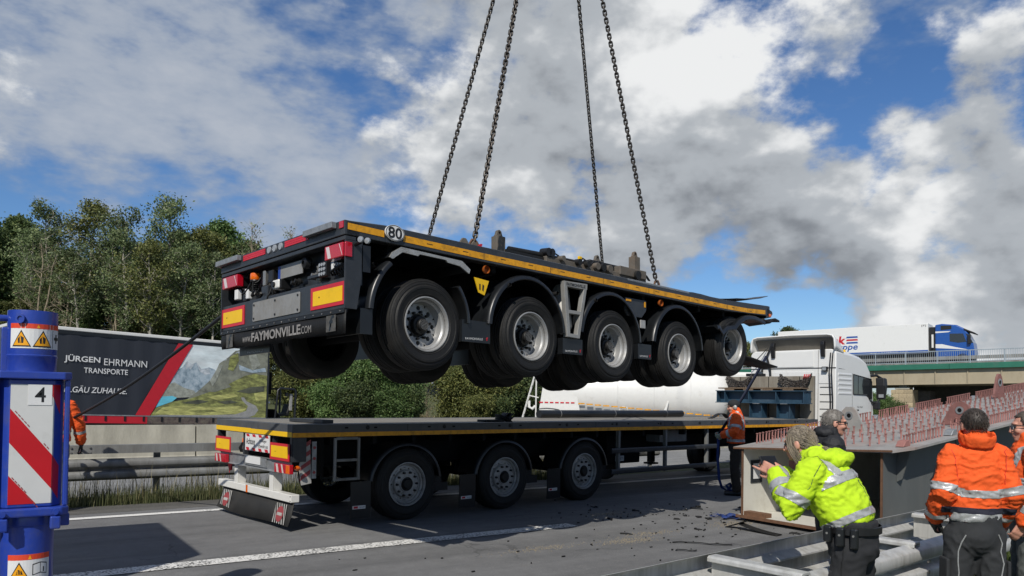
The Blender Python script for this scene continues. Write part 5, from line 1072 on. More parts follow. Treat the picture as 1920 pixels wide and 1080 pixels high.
TT = thing('refrigerated_truck', 'white box trailer truck with blue cab driving over the bridge', 'truck', mat=MBR @ Matrix.Translation((2.5, 0, 0)))
T['cab_blue'] = mat('cab_blue', (.012, .085, .36), .3, var=.06, coat=.4)
zb = .36
MB().box(.0, 2.0, 1.55, 2.5, 15.6, 4.25).build('box_trailer', T['white_cab'], TT, bev=.03)
MB().box(-.006, 2.02, 1.58, -.001, 15.55, 1.82).build('blue_strip', T['cab_blue'], TT)
text('lettering', 'www.nagelrink.com', T['white_print'], TT, (-.009, 5.3, 1.70), (0, -1, 0), (0, 0, 1), w=3.3, h=.13)
text('lettering', 'nk', T['red_print'], TT, (-.005, 9.72, 3.06), (0, -1, 0), (0, 0, 1), w=1.25, h=.80, bold=.04, shear=.15)
text('lettering', 'gruppe', T['cab_blue'], TT, (-.005, 9.35, 2.22), (0, -1, 0), (0, 0, 1), w=2.7, h=.60, bold=.02, shear=.2)
for k, m in enumerate(('cab_blue', 'red_print', 'cab_blue')): MB().add([(-.006, 8.98, 3.40-.27*k), (-.006, 8.02, 3.40-.27*k), (-.006, 7.98, 3.24-.27*k), (-.006, 9.06, 3.24-.27*k)], [(0, 3, 2, 1)]).build('logo_bar', T[m], TT)
text('lettering', '[F]', T['hub_dark'], TT, (-.005, 2.35, 4.02), (0, -1, 0), (0, 0, 1), w=.36, h=.2)
MB().box(.3, 1.4, .9, 2.2, 1.98, 3.9).build('cooling_unit', T['black'], TT, bev=.05); MB().box(.1, 1.6, 2.0, .5, 1.75, 3.2).build('cooling_pipe', T['white_paint'], TT)
cabp = [(1.45, 1.1), (1.45, 4.05), (.9, 4.12), (-.25, 3.95), (-.85, 3.6), (-1.15, 3.1), (-1.5, 2.3), (-1.62, 1.5), (-1.62, 1.0)]
MB().prism(cabp, 'x', .02, 2.48).build('cab', T['cab_blue'], TT, bev=.10, seg=3)
MB().prism([(.30, 3.2), (-.75, 3.15), (-1.0, 2.4), (-.35, 2.35), (.30, 2.5)], 'x', .008, .018).build('side_window', T['glass_dark'], TT)
MB().prism([(-.95, 3.15), (-1.14, 3.08), (-1.5, 2.32), (-1.30, 2.25)], 'x', .0, 2.5).build('windscreen', T['glass_dark'], TT)
MB().prism([(-.8, 3.62), (-1.62, 3.2), (-1.6, 3.12), (-.8, 3.45)], 'x', -.02, 2.52).build('sun_visor', T['hub_dark'], TT, bev=.02)
MB().prism([(1.0, 3.95), (.15, 3.92), (.15, 3.6), (1.0, 3.55)], 'x', .005, .018).build('roof_window', T['black'], TT)
MB().prism([(1.42, 3.45), (.2, 3.42), (.4, 3.33), (1.42, 3.3)], 'x', .012, .018).prism([(1.42, 2.3), (.9, 2.28), (-.1, 1.98), (-1.1, 1.72), (-.9, 1.72), (.3, 1.85), (1.42, 1.95)], 'x', .012, .018).build('white_swoosh', T['white_print'], TT)
MB().box(-.25, -1.35, 2.2, .0, -1.1, 3.0).build('mirror', T['black'], TT, bev=.03)
MB().box(.3, -1.5, .7, 2.2, 15.4, 1.5).build('chassis', us, TT)
for y in (-.7, 2.9, 10.8, 12.1, 13.4): MB().cyl((.02, y, .88), (.35, y, .88), .5, n=24).cyl((2.15, y, .88), (2.48, y, .88), .5, n=24).build('wheel', T['rubber'], TT, smooth=40)
# ---------------------------------------------------------------- mobile crane with its outrigger jack at the left edge
CX, CY = .270, 6.15
CR = thing('mobile_crane', 'blue mobile crane outrigger jack numbered 4 with red and white hazard panel', 'crane', (CX, CY, 0)); CR.scale = (.87, .87, 1)
cbm = T['crane_blue']
MB().lathe([(0, 2.285), (.145, 2.285), (.168, 2.295), (.170, 2.285), (.170, 2.005), (.1695, 2.0), (.174, 1.995), (.174, 1.985), (.170, 1.98), (.170, 1.885)], (0, 0, 0), (0, 0, 1), 48).build('upper_tube', cbm, CR, smooth=40)
MB().lathe([(0, .0), (.028, .0), (.032, .006), (.032, .022), (.018, .022), (.016, .012), (0, .012)], (-.085, -.155, 2.235), (-.45, -1, 0), 20).build('plug', cbm, CR, smooth=40)
MB().lathe([(0, -.03), (.02, -.03), (.022, .03), (0, .03)], (-.19, -.02, 2.24), (-1, -.1, 0), 12).cyl((-.20, -.02, 2.25), (-.16, -.02, 2.25), .012).build('hydraulic_port', cbm, CR, smooth=40)
MB().box(-.205, -.03, 1.87, -.16, .03, 2.18).build('side_bracket', cbm, CR, bev=.008)
def octo(hw, hd, c): return [(-hw+c, -hd), (hw-c, -hd), (hw, -hd+c), (hw, hd-c), (hw-c, hd), (-hw+c, hd), (-hw, hd-c), (-hw, -hd+c)]
MB().prism(octo(.262, .25, .05), 'z', 1.835, 1.885).build('collar_plate', cbm, CR, bev=.008)
MB().prism(octo(.215, .21, .072), 'z', .985, 1.834).build('housing', cbm, CR, bev=.01, seg=3)
for s_ in (-1, 1): MB().box(s_*.235-.018, -.21, .985, s_*.235+.018, -.15, 1.834).build('corner_bar', cbm, CR, bev=.01)
MB().prism(octo(.262, .25, .05), 'z', .925, .984).build('lower_flange', cbm, CR, bev=.012)
for x, y in ((-.17, -.245), (.17, -.245), (.24, -.10), (-.235, -.1)):
    lg = MB().box(x-.035, y-.035, .84, x+.035, y+.05, .925).build('clamp_lug', cbm, CR, bev=.01); MB().cyl((x, y-.04, .955), (x, y-.02, .955), .02, n=12).build('bolt', cbm, lg)
MB().lathe([(.185, .925), (.190, .90), (.190, .86), (.182, .855), (.182, .10), (.20, .09), (.20, .06), (0, .06)], (0, 0, 0), (0, 0, 1), 48).build('lower_tube', cbm, CR, smooth=40)
MB().prism(octo(.42, .42, .12), 'z', .0, .06).build('foot_plate', T['galv_dull'], CR, bev=.01)
# hazard foil wrapped over the front face and the bevel
def clip(poly, ax, v, keep_less):
    out = []
    for i in range(len(poly)):
        a, b_ = poly[i-1], poly[i]; ia = (a[ax] <= v) == keep_less or a[ax] == v; ib = (b_[ax] <= v) == keep_less or b_[ax] == v
        if ia != ib:
            t = (v-a[ax])/(b_[ax]-a[ax]); out.append((a[0]+t*(b_[0]-a[0]), a[1]+t*(b_[1]-a[1])))
        if ib: out.append(b_)
    return out
UF = .286-.008   # width of the flat face
def foil(name, poly, m, d, parent):
    q = MB(); poly = clip(clip(clip(clip(poly, 0, .0, False), 0, .345, True), 1, .0, False), 1, .80, True)
    for part_, keep in ((clip(poly, 0, UF, True), 0), (clip(poly, 0, UF, False), 1)):
        if len(part_) < 3: continue
        vs = []
        for u, v in part_:
            if keep == 0: vs.append((-.143+.004+u, -.2115-d, 1.0+v))
            else: e = (u-UF)*.7071; vs.append((-.143+.004+UF+e+d*.7, -.2115-d+e, 1.0+v))
        ar = sum((part_[i-1][0]*part_[i][1]-part_[i][0]*part_[i-1][1]) for i in range(len(part_)))
        q.add(vs, [tuple(range(len(vs))) if ar > 0 else tuple(range(len(vs)))[::-1]])
    return q.build(name, m, parent)
T['foil_white'] = mat('foil_white', (.68, .68, .66), .35, var=.06, scale=3, dirt=(.4, .38, .34), dirt_amt=.15); T['foil_red'] = mat('foil_red', s2l(196, 22, 34), .35, var=.08, scale=3)
hzp = foil('hazard_foil', [(0, .01), (.345, .01), (.345, .80), (0, .80)], T['foil_white'], .001, CR)
foil('red_band', [(0, .64), (.345, .255), (.345, .03), (0, .415)][::-1], T['foil_red'], .0025, hzp)
foil('red_band', [(0, .20), (.18, .01), (0, .01)], T['foil_red'], .0025, hzp); foil('red_band', [(.225, .80), (.345, .80), (.345, .60)], T['foil_red'], .0025, hzp)
q4 = MB().box(-.028, -.2165, 1.662, .130, -.2145, 1.80).build('number_field', T['white_print'], CR, bev=.004); text('number', '4', T['black_print'], q4, (.052, -.2172, 1.732), (1, 0, 0), (0, 0, 1), w=.072, h=.10, bold=.01)
for (u, v) in ((.03, .62), (.22, .405), (.02, .185), (.12, .06)):
    for k in range(5): MB().add([(-.139+u+.02*k, -.2145, 1.0+v-.022*k), (-.139+u+.02*k+.014, -.2145, 1.0+v-.022*k-.016), (-.139+u+.02*k+.018, -.2145, 1.0+v-.022*k-.010), (-.139+u+.02*k+.004, -.2145, 1.0+v-.022*k+.006)], [(0, 1, 2, 3)]).build('foil_print', T['dirty_red'], hzp) if u+.02*k < UF-.02 else None
# warning labels that follow the round tubes
def sticker(name, parent, R, a0, a1, z0, z1, items):
    def mp(u, v, d): a = math.radians(a0+(a1-a0)*u-90); return ((R+d)*math.cos(a), (R+d)*math.sin(a), z0+(z1-z0)*v)
    q = MB().sheet([[mp(i/14, 0, .0015), mp(i/14, 1, .0015)] for i in range(15)]); base = q.build(name, T['white_print'], parent)
    for kind, pts, m in items:
        q = MB(); d = .0022 if kind != 'top' else .003
        if kind == 'band':
            (u0_, v0), (u1_, v1) = pts; q.sheet([[mp(u0_+(u1_-u0_)*i/12, v0, d), mp(u0_+(u1_-u0_)*i/12, v1, d)] for i in range(13)])
        else:
            for i in range(25):
                c_ = clip(clip(pts, 0, i/25, False), 0, (i+1)/25, True)
                if len(c_) > 2: q.add([mp(u, v, d) for u, v in c_], [tuple(range(len(c_)))])
        q.build('print', m, base)
def tri(u, v, w, h): return [(u-w, v-h), (u+w, v-h), (u, v+h)]
T['warn_red'] = mat('warn_red', s2l(226, 74, 42), .45); T['warn_yellow'] = mat('warn_yellow', s2l(248, 172, 12), .45)
it = [('band', ((0, .80), (1, 1.0)), T['warn_red'])]
for u in (.22, .58): it += [('flat', tri(u, .40, .17, .34), T['black_print']), ('top', tri(u, .385, .14, .27), T['warn_yellow']), ('top', [(u-.05, .2), (u+.04, .2), (u+.05, .42), (u-.01, .5), (u-.06, .38)], T['black_print'])]
it += [('top', tri(.5, .90, .03, .07), T['warn_yellow']), ('flat', [(.775, .04), (.785, .04), (.785, .78), (.775, .78)], T['hub_dark']), ('top', [(.82, .38), (.97, .38), (.97, .5), (.82, .5)], T['black_print']), ('top', [(.86, .5), (.90, .5), (.90, .62), (.86, .62)], T['black_print']), ('top', [(.86, .25), (.90, .25), (.90, .38), (.86, .38)], T['black_print'])]
it = [(k, p if k == 'band' else p, m) for k, p, m in it]
sticker('warning_label', CR, .1705, -58, 78, 2.04, 2.205, it)
it2 = [('band', ((0, .78), (1, 1.0)), T['warn_red']), ('flat', tri(.27, .38, .22, .33), T['black_print']), ('top', tri(.27, .365, .18, .26), T['warn_yellow']), ('top', [(.2, .2), (.36, .22), (.33, .36), (.25, .42), (.22, .32)], T['black_print']), ('top', tri(.5, .89, .04, .08), T['warn_yellow']),
       ('flat', [(.56, .15), (.74, .22), (.92, .15), (.92, .6), (.74, .66), (.56, .6)], T['hub_dark']), ('top', [(.58, .19), (.735, .25), (.735, .62), (.58, .56)], T['white_print']), ('top', [(.75, .25), (.90, .19), (.90, .56), (.75, .62)], T['white_print']), ('top', [(.81, .25), (.84, .25), (.84, .45), (.81, .45)], T['black_print'])]
sticker('warning_label', CR, .1825, -42, 52, .505, .672, it2)
# outrigger beam end to the left with its own hazard panel, then the crane carrier (outside the frame)
MB().box(-1.75, -.16, 1.02, -.262, .20, 1.80).build('outrigger_beam', cbm, CR, bev=.012)
hb2 = MB().box(-.90, -.1645, 1.03, -.285, -.1605, 1.77).build('hazard_foil', T['foil_white'], CR)
for k in range(3): MB().add([(-.90, -.167, 1.66-.36*k), (-.285, -.167, 1.30-.36*k if 1.30-.36*k > 1.03 else 1.03), (-.285, -.167, 1.48-.36*k if 1.48-.36*k > 1.03 else 1.03), (-.90, -.167, min(1.77, 1.84-.36*k))], [(0, 1, 2, 3)]).build('red_band', T['foil_red'], hb2)
MB().cyl((-.32, -.2, .60), (-.30, -.14, .60), .03, n=10).cyl((-.32, -.2, .48), (-.30, -.14, .48), .03, n=10).box(-.6, -.16, .4, -.30, .1, .7).build('jack_stay', cbm, CR)
MB().box(-10.5, -.4, .75, -1.7, 2.9, 1.65).build('carrier_body', cbm, CR, bev=.04); MB().box(-6.8, .4, 1.66, -2.0, 3.0, 3.15).build('superstructure', cbm, CR, bev=.1, seg=3); MB().box(-4.2, .3, 1.66, -1.3, 3.15, 3.45).build('counterweight', T['frame_grey'], CR, bev=.05)
MB().loft([[(-6.2, -.9, 1.7), (-5.0, -.9, 1.7), (-5.0, .38, 1.7), (-6.2, .38, 1.7)], [(-6.2, -.8, 3.2), (-5.0, -.8, 3.2), (-5.0, .38, 3.2), (-6.2, .38, 3.2)]]).build('crane_cabin', cbm, CR, bev=.06)
for x in (-9.5, -8, -5, -3.2): MB().cyl((x, -.9, .7), (x, -.4, .7), .68, n=24).cyl((x, 1.4, .7), (x, 1.9, .7), .68, n=24).build('wheel', T['rubber'], CR, smooth=40)

# ---------------------------------------------------------------- steel box girder with shear studs
GX0, GX1 = 9.30, 21.5; GY0, GY1 = 4.95, 7.56
def gz(x, y): return 1.21+.11*(x-9.3)-.045*(y-4.95)
GD = thing('bridge_girder', 'grey steel box girder with rusty shear studs on its top flange', 'girder')
T['girder_grey'] = mat('girder_grey', (.105, .113, .112), .6, var=.16, scale=1.2, dirt=(.17, .165, .15), dirt_amt=.28, dscale=1.6, stretch=(1, 1, .35), bump=.1, bscale=6)
T['girder_top'] = mat('girder_top', (.33, .325, .31), .7, var=.22, scale=3, dirt=(.30, .19, .155), dirt_amt=.34, dscale=1.7)
T['girder_cream'] = mat('girder_cream', (.70, .685, .61), .6, var=.06, scale=2, dirt=(.40, .36, .28), dirt_amt=.15)
T['primer'] = mat('primer', (.30, .135, .118), .7, var=.2, scale=8, dirt=(.19, .09, .075), dirt_amt=.25, rand=.22)
def gtop(q, x0, x1, y0, y1, t0, t1):
    vs = [(x, y, gz(x, y)+t) for t in (t0, t1) for x, y in ((x0, y0), (x1, y0), (x1, y1), (x0, y1))]
    return q.add(vs, [(0, 3, 2, 1), (4, 5, 6, 7), (0, 1, 5, 4), (1, 2, 6, 5), (2, 3, 7, 6), (3, 0, 4, 7)])
fl = MB(); vs = [(x, y, gz(x, y)+t) for t in (-.03, 0) for x, y in ((GX0+.02, GY1), (GX0-.05, GY0+.12), (GX0+.25, GY0), (GX1, GY0), (GX1, GY1))]
fl.add(vs, [(0, 1, 2, 3, 4)[::-1], (5, 6, 7, 8, 9)]+[(i, (i+1) % 5, 5+(i+1) % 5, 5+i) for i in range(5)]); fl.f[0] = fl.f[0][::-1]; fl.f[1] = fl.f[1][::-1]
fl.f = [f[::-1] for f in fl.f]
fl.build('top_flange', T['girder_top'], GD)
def web(name, y, t, m, x0=GX0+.04):
    q = MB(); vs = []
    for yy in (y, y+t): vs += [(x0, yy, .09), (GX1, yy, .09), (GX1, yy, gz(GX1, yy)-.031), (x0, yy, gz(x0, yy)-.031)]
    return q.add(vs, [(0, 1, 2, 3), (7, 6, 5, 4), (0, 4, 5, 1), (1, 5, 6, 2), (2, 6, 7, 3), (3, 7, 4, 0)]).build(name, m, GD)
web('near_web', 5.24, .018, T['girder_grey']); web('near_web_lining', 5.2585, .003, T['girder_cream']); web('far_web', 7.385, .018, T['girder_grey']); web('far_web_lining', 7.381, .003, T['girder_cream'])
MB().box(GX0+.04, 5.15, .055, GX1, 7.50, .088).build('bottom_plate', T['girder_cream'], GD)
MB().box(GX0+.015, 5.15, .050, GX0+.039, 7.50, .092).build('cut_edge', T['rust'], GD); 
for y in (5.238, 7.379): MB().add([(GX0+.02, y, .095), (GX0+.039, y, .095), (GX0+.039, y, gz(GX0, y)-.033), (GX0+.02, y, gz(GX0, y)-.033), (GX0+.02, y+.026, .095), (GX0+.039, y+.026, .095), (GX0+.039, y+.026, gz(GX0, y)-.035), (GX0+.02, y+.026, gz(GX0, y)-.035)], [(0, 1, 2, 3), (7, 6, 5, 4), (0, 4, 5, 1), (1, 5, 6, 2), (2, 6, 7, 3), (3, 7, 4, 0)]).build('cut_edge', T['rust'], GD)
q = MB(); q.add([(GX0+.0, GY1-.02, gz(GX0, GY1)-.027), (GX0-.056, GY0+.12, gz(GX0, GY0)-.03), (GX0-.056, GY0+.12, gz(GX0, GY0)-.006), (GX0+.0, GY1-.02, gz(GX0, GY1)-.004)], [(0, 1, 2, 3)]); q.build('cut_edge', T['rust'], GD, thick=.012)
MB().box(GX0+.05, 7.0, .0885, GX0+.20, 7.378, .15).build('corner_weld', T['rust'], GD)
MB().prism([(5.06, gz(9.6, 5)-.04), (5.238, gz(9.6, 5)-.04), (5.238, .78), (5.17, .82)], 'x', 9.66, 9.68).build('bracket', T['girder_grey'], GD)
for k in range(4): MB().box(12+2.2*k, 5.08, .1, 12.02+2.2*k, 5.238, gz(12+2.2*k, 5)-.034).build('web_stiffener', T['girder_grey'], GD)
MB().prism([(9.70, 6.25), (9.85, 6.6), (9.9, 6.6), (9.76, 6.25)], 'z', .5, 1.12).build('inner_stiffener', T['girder_grey'], GD)
MB().cyl((9.9, 6.45, .70), (9.9, 6.85, 1.0), .075, n=14).build('inner_pipe', T['galv'], GD, smooth=40); MB().box(9.75, 6.4, .72, 9.77, 6.9, .92).build('inner_plate', T['primer'], GD)
pp = MB().box(9.50, 7.368, .56, 9.76, 7.3805, .90).build('paper_frame', T['frame_grey'], GD); MB().box(9.55, 7.364, .62, 9.71, 7.3675, .85).build('paper', T['white_print'], pp)
# weld beads and chalk marks on the near web
for k in range(3): MB().box(11.2+2.9*k, 5.233, .1, 11.212+2.9*k, 5.2395, gz(11.2+2.9*k, 5.24)-.034).build('weld_bead', T['girder_grey'], GD)
MB().box(GX0+.1, 5.233, .1, GX1, 5.2395, .112).build('weld_bead', T['girder_grey'], GD)
# studs: one mesh, each stud its own object where it can be picked apart
stud_me = MB().lathe([(0, .165), (.019, .165), (.019, .147), (.0115, .145), (.0115, .006), (.017, .0), (.017, -.002)], (0, 0, 0), (0, 0, 1), 7).mesh('stud', T['primer'], 40)
spots = []
for y in (5.58, 5.92, 6.26, 6.59, 6.92, 7.18):
    x = 9.58+rnd.uniform(0, .1)+(.12 if y > 6 else 0)
    while x < GX1-.1: spots.append((x, y+rnd.uniform(-.008, .008), .72+rnd.uniform(-.03, .03))); x += .195+rnd.uniform(-.012, .012)
edge_n = []; 
x = 9.70
while x < GX1:
    if not any(a < x < a+.24 for a in (10.70, 13.2, 15.6, 18.0)): spots.append((x, 5.17, .86))
    x += .074
x = 9.72
while x < GX1:
    if not any(a < x < a+.22 for a in (10.75, 12.9, 14.1, 15.3, 16.5, 17.7, 19)): spots.append((x, 7.44, .95))
    x += .074
spots.sort(key=lambda s_: (Vector((s_[0], s_[1], 0))).length)
for x, y, h in spots[:300]: inst('stud', stud_me, GD, (x, y, gz(x, y)), (rnd.gauss(0, .03), rnd.gauss(0, .035)+(.35 if rnd.random() < .015 else 0), 0), (1, 1, h))
q = MB()
for x, y, h in spots[300:]: q.lathe([(0, .165*h), (.019, .165*h), (.019, .147*h), (.0115, .145*h), (.0115, 0)], (x, y, gz(x, y)), (0, 0, 1), 6)
tag(q.build('far_studs', T['primer'], GD, smooth=40), kind='stuff')
def lugp(x, y, w, h, along=True, m='girder_top'):
    pr = [(-w/2, 0), (w/2, 0), (w*.42, h*.25), (w*.22, h*.82), (w*.1, h*.97), (-w*.1, h*.97), (-w*.22, h*.82), (-w*.42, h*.25)]
    l = MB().prism(pr, 'y', -.02, .02).build('lifting_lug', T[m], GD, bev=.004); l.location = (x, y, gz(x, y)); l.rotation_euler = (0, 0, .0 if along else math.pi/2)
    for s_ in (-1, 1):
        r_ = MB().lathe([(h*.09, -.004), (h*.16, -.004), (h*.16, .004), (h*.09, .004)], (0, s_*.025, h*.62), (0, 1, 0), 20, closed=True).build('eye_ring', T['galv'], l); MB().cyl((0, s_*.0225, h*.62), (0, s_*.0215, h*.62), h*.09, n=16).build('eye', T['matt_black'], l)
lugp(11.25, 6.86, .55, .40, False); lugp(12.0, 5.55, .55, .36, False, 'primer'); lugp(16.9, 7.08, .5, .5, True, 'primer')
for x, y in ((10.80, 5.12), (9.62, 5.14), (13.3, 5.12), (10.6, 7.42), (12.95, 7.42), (14.2, 7.42), (16.6, 7.42)): MB().prism([(-.08, 0), (.10, 0), (.06, .09), (-.02, .07)], 'y', -.05, .06).build('clamp_shoe', T['galv'] if x > 10.7 else T['primer'], GD, bev=.008).location = (x, y, gz(x, y))
# ---------------------------------------------------------------- trees, shrubs and grass
def leaf_mat(name, c1, c2, dark=.6):
    m, N, L, b = node_mat(name); ge = N.new('ShaderNodeNewGeometry'); oi = N.new('ShaderNodeObjectInfo')
    r = N.new('ShaderNodeValToRGB'); L.new(ge.outputs['Random Per Island'], r.inputs[0]); e = r.color_ramp.elements
    e[0].position = 0; e[0].color = (c1[0]*dark, c1[1]*dark, c1[2]*dark, 1); e[1].position = 1; e[1].color = (*c2, 1); x = e.new(.55); x.color = (*c1, 1)
    h = N.new('ShaderNodeHueSaturation'); L.new(r.outputs[0], h.inputs['Color'])
    v = N.new('ShaderNodeMapRange'); v.inputs['To Min'].default_value = .75; v.inputs['To Max'].default_value = 1.25; L.new(oi.outputs['Random'], v.inputs['Value']); L.new(v.outputs[0], h.inputs['Value'])
    L.new(h.outputs[0], b.inputs['Base Color']); b.inputs['Roughness'].default_value = .6; b.inputs['Specular IOR Level'].default_value = .35
    tr = N.new('ShaderNodeBsdfTranslucent'); L.new(h.outputs[0], tr.inputs['Color']); mx = N.new('ShaderNodeMixShader'); mx.inputs[0].default_value = .28
    out = N['Material Output']; L.new(b.outputs[0], mx.inputs[1]); L.new(tr.outputs[0], mx.inputs[2]); L.new(mx.outputs[0], out.inputs['Surface']); return m
T['leaf_grey'] = leaf_mat('leaf_grey', (0.122, 0.172, 0.07), (0.235, 0.27, 0.125))
T['leaf_dark'] = leaf_mat('leaf_dark', (0.074, 0.114, 0.04), (0.155, 0.185, 0.062))
T['leaf_olive'] = leaf_mat('leaf_olive', (0.132, 0.155, 0.046), (0.235, 0.23, 0.07))
T['leaf_fresh'] = leaf_mat('leaf_fresh', (0.092, 0.16, 0.046), (0.18, 0.245, 0.086))
T['bark_pale'] = mat('bark_pale', (.40, .37, .31), .85, var=.3, scale=4, dirt=(.07, .06, .05), dirt_amt=.3, dscale=5, stretch=(1, 1, .4))
T['bark_brown'] = mat('bark_brown', (.12, .095, .065), .9, var=.3, scale=5, stretch=(1, 1, .4))
T['twig'] = mat('twig', (.30, .25, .175), .9, var=.3)
nr = np.random.default_rng(11)
def leaves(centers, per, spread, size, flat=.35):
    c = np.repeat(np.array(centers), per, axis=0); n = len(c); c = c+nr.normal(0, 1, (n, 3))*np.array(spread)
    nrm = nr.normal(0, 1, (n, 3)); nrm[:, 2] += flat*2; nrm /= np.linalg.norm(nrm, axis=1)[:, None]
    t = np.cross(nrm, nr.normal(0, 1, (n, 3))); t /= np.linalg.norm(t, axis=1)[:, None]; b = np.cross(nrm, t)
    s = size*nr.uniform(.6, 1.3, (n, 1)); v = np.stack([c-t*s, c-b*s*.5+nrm*s*.12, c+t*s, c+b*s*.5+nrm*s*.12], 1).reshape(-1, 3)
    return v, n
def leaf_mesh(name, v, n, m):
    me = bpy.data.meshes.new(name); me.vertices.add(len(v)); me.vertices.foreach_set('co', v.astype(np.float32).ravel()); me.loops.add(4*n); me.loops.foreach_set('vertex_index', np.arange(4*n, dtype=np.int32))
    me.polygons.add(n); me.polygons.foreach_set('loop_start', np.arange(0, 4*n, 4, dtype=np.int32)); me.materials.append(m); me.update(calc_edges=True); me.validate(); return me
def tree_meshes(seed, height, crown_lo, crown_r, n_br, leaf_m, bark_m, per=55, lsize=.10, sparse=1.0, shape='oval', trunk_r=.13, lean=.4, stems=1, bare=0.0):
    R_ = random.Random(seed); q = MB(); tips = []
    for s_ in range(stems):
        lx, ly = R_.uniform(-lean, lean), R_.uniform(-lean, lean); tp = []
        for i in range(9):
            t = i/8; tp.append(Vector((lx*t**1.4+R_.uniform(-.1, .1)*t+(s_*.3), ly*t**1.4+R_.uniform(-.1, .1)*t, height*t*(1-.06*s_))))
        q.tube(tp, [trunk_r*(1-.88*i/8)+.012 for i in range(9)], 6)
        for k in range(n_br//stems):
            t = crown_lo+(1-crown_lo)*(k+R_.random())/(n_br//stems); i = min(7, int(t*8)); base = tp[i].lerp(tp[i+1], t*8-i)
            u = (t-crown_lo)/(1-crown_lo); w = {'oval': math.sin(math.pi*min(1, u*.85+.15))**.7, 'cone': 1.05-u*.85, 'top': .35+.75*math.sin(math.pi*(u*.8+.15))}[shape]
            a = R_.random()*6.283; L_ = crown_r*w*R_.uniform(.55, 1.1); d = Vector((math.cos(a), math.sin(a), R_.uniform(.35, 1.0))).normalized(); p = base; pts = [p]
            for j in range(4):
                d = (d+Vector((R_.uniform(-.3, .3), R_.uniform(-.3, .3), R_.uniform(-.05, .3)))).normalized(); p = p+d*L_/4; pts.append(p)
            q.tube(pts, [trunk_r*.36*(1-t*.6)*(1-.2*j)+.005 for j in range(5)], 4, caps=False)
            for j in range(2, 5):
                tips.append(pts[j])
                for _ in range(2):
                    d2 = Vector((R_.uniform(-1, 1), R_.uniform(-1, 1), R_.uniform(-.1, .9))).normalized(); e = pts[j]+d2*L_*R_.uniform(.2, .45); q.tube([pts[j], pts[j].lerp(e, .5)+Vector((0, 0, .05)), e], [.016, .010, .005], 3, caps=False); tips.append(e)
                    if bare: q.tube([e, e+d2*.4+Vector((R_.uniform(-.2, .2), R_.uniform(-.2, .2), .25))], [.007, .003], 3, caps=False)
    tips = [t for t in tips if R_.random() < sparse*(1-bare)]
    wood = q.mesh('trunk', bark_m, 60)
    if not tips: return wood, None
    v, n = leaves([tuple(t) for t in tips], per, (.26, .26, .20), lsize); return wood, leaf_mesh('crown', v, n, leaf_m)
VAR = {
 'tall_a': tree_meshes(1, 12.2, .42, 2.1, 30, T['leaf_grey'], T['bark_pale'], 34, .10, .62, 'top', .14, .6),
 'tall_b': tree_meshes(2, 11.2, .48, 1.9, 26, T['leaf_grey'], T['bark_pale'], 32, .10, .60, 'top', .13, .8),
 'tall_c': tree_meshes(3, 11.6, .40, 2.4, 34, T['leaf_olive'], T['bark_pale'], 34, .10, .66, 'oval', .14, .7),
 'bushy_a': tree_meshes(4, 9.2, .10, 2.6, 58, T['leaf_dark'], T['bark_brown'], 46, .12, .95, 'oval', .16, .4),
 'bushy_b': tree_meshes(5, 8.6, .06, 2.7, 58, T['leaf_olive'], T['bark_brown'], 44, .12, .95, 'oval', .15, .5),
 'bushy_c': tree_meshes(6, 9.6, .12, 2.4, 56, T['leaf_fresh'], T['bark_brown'], 44, .115, .95, 'oval', .15, .4),
 'shrub_a': tree_meshes(7, 3.8, .02, 2.0, 60, T['leaf_fresh'], T['bark_brown'], 60, .085, 1, 'oval', .05, .5, 3),
 'shrub_b': tree_meshes(8, 3.4, .02, 1.9, 57, T['leaf_olive'], T['bark_brown'], 56, .085, 1, 'oval', .05, .6, 3),
 'shrub_c': tree_meshes(12, 3.0, .02, 1.8, 54, T['leaf_dark'], T['bark_brown'], 56, .085, 1, 'oval', .05, .6, 3),
 'bare_a': tree_meshes(9, 8.0, .15, 2.0, 34, T['leaf_olive'], T['twig'], 8, .08, 1, 'cone', .07, 1.0, 2, bare=.9),
 'bare_b': tree_meshes(10, 9.5, .35, 1.5, 26, T['leaf_grey'], T['twig'], 12, .08, 1, 'cone', .07, .6, 1, bare=.85),
}
def ground_at(px, D, dpy=0):
    d = cam_dir(px, 740); t = D/d.dot(fw); x, y = d.x*t, d.y*t; return x, y, terrain_h(x, y)-.05
def plant(kind, px, D, top_py=None, scale=None, label=None, cat='tree', group=None, name='broadleaf_tree', rz=None):
    x, y, z = ground_at(px, D); wood, crown = VAR[kind]; Hn = max(v.co.z for v in wood.vertices) if 'h' not in wood else wood['h']; wood['h'] = Hn
    if top_py is not None: zt = CAM_H+(748+(px-960)*.017-top_py)/1430.5*D; s_ = (zt-z)/(Hn+.25)
    else: s_ = scale
    t = thing(name, label, cat, (x, y, z), rnd.random()*6.283 if rz is None else rz, group); t.scale = (s_*rnd.uniform(.9, 1.1), s_*rnd.uniform(.9, 1.1), s_)
    inst('trunk', wood, t)
    if crown: inst('crown', crown, t)
    return t
ORD = ['leftmost', 'second', 'third', 'fourth', 'fifth', 'sixth', 'seventh', 'eighth', 'ninth', 'tenth']
def nth(i): return 'leftmost of its kind' if i == 0 else ORD[i]+' of its kind from the left'
def series(items, desc, **k):
    c = {}
    for px, py, kind, D in sorted(items):
        d = desc[kind] if isinstance(desc, dict) else desc; i = c.get(d, 0); c[d] = i+1; plant(kind, px, D, py, label=d+', '+nth(i), **k)
WG = 'trees beyond the opposite carriageway'
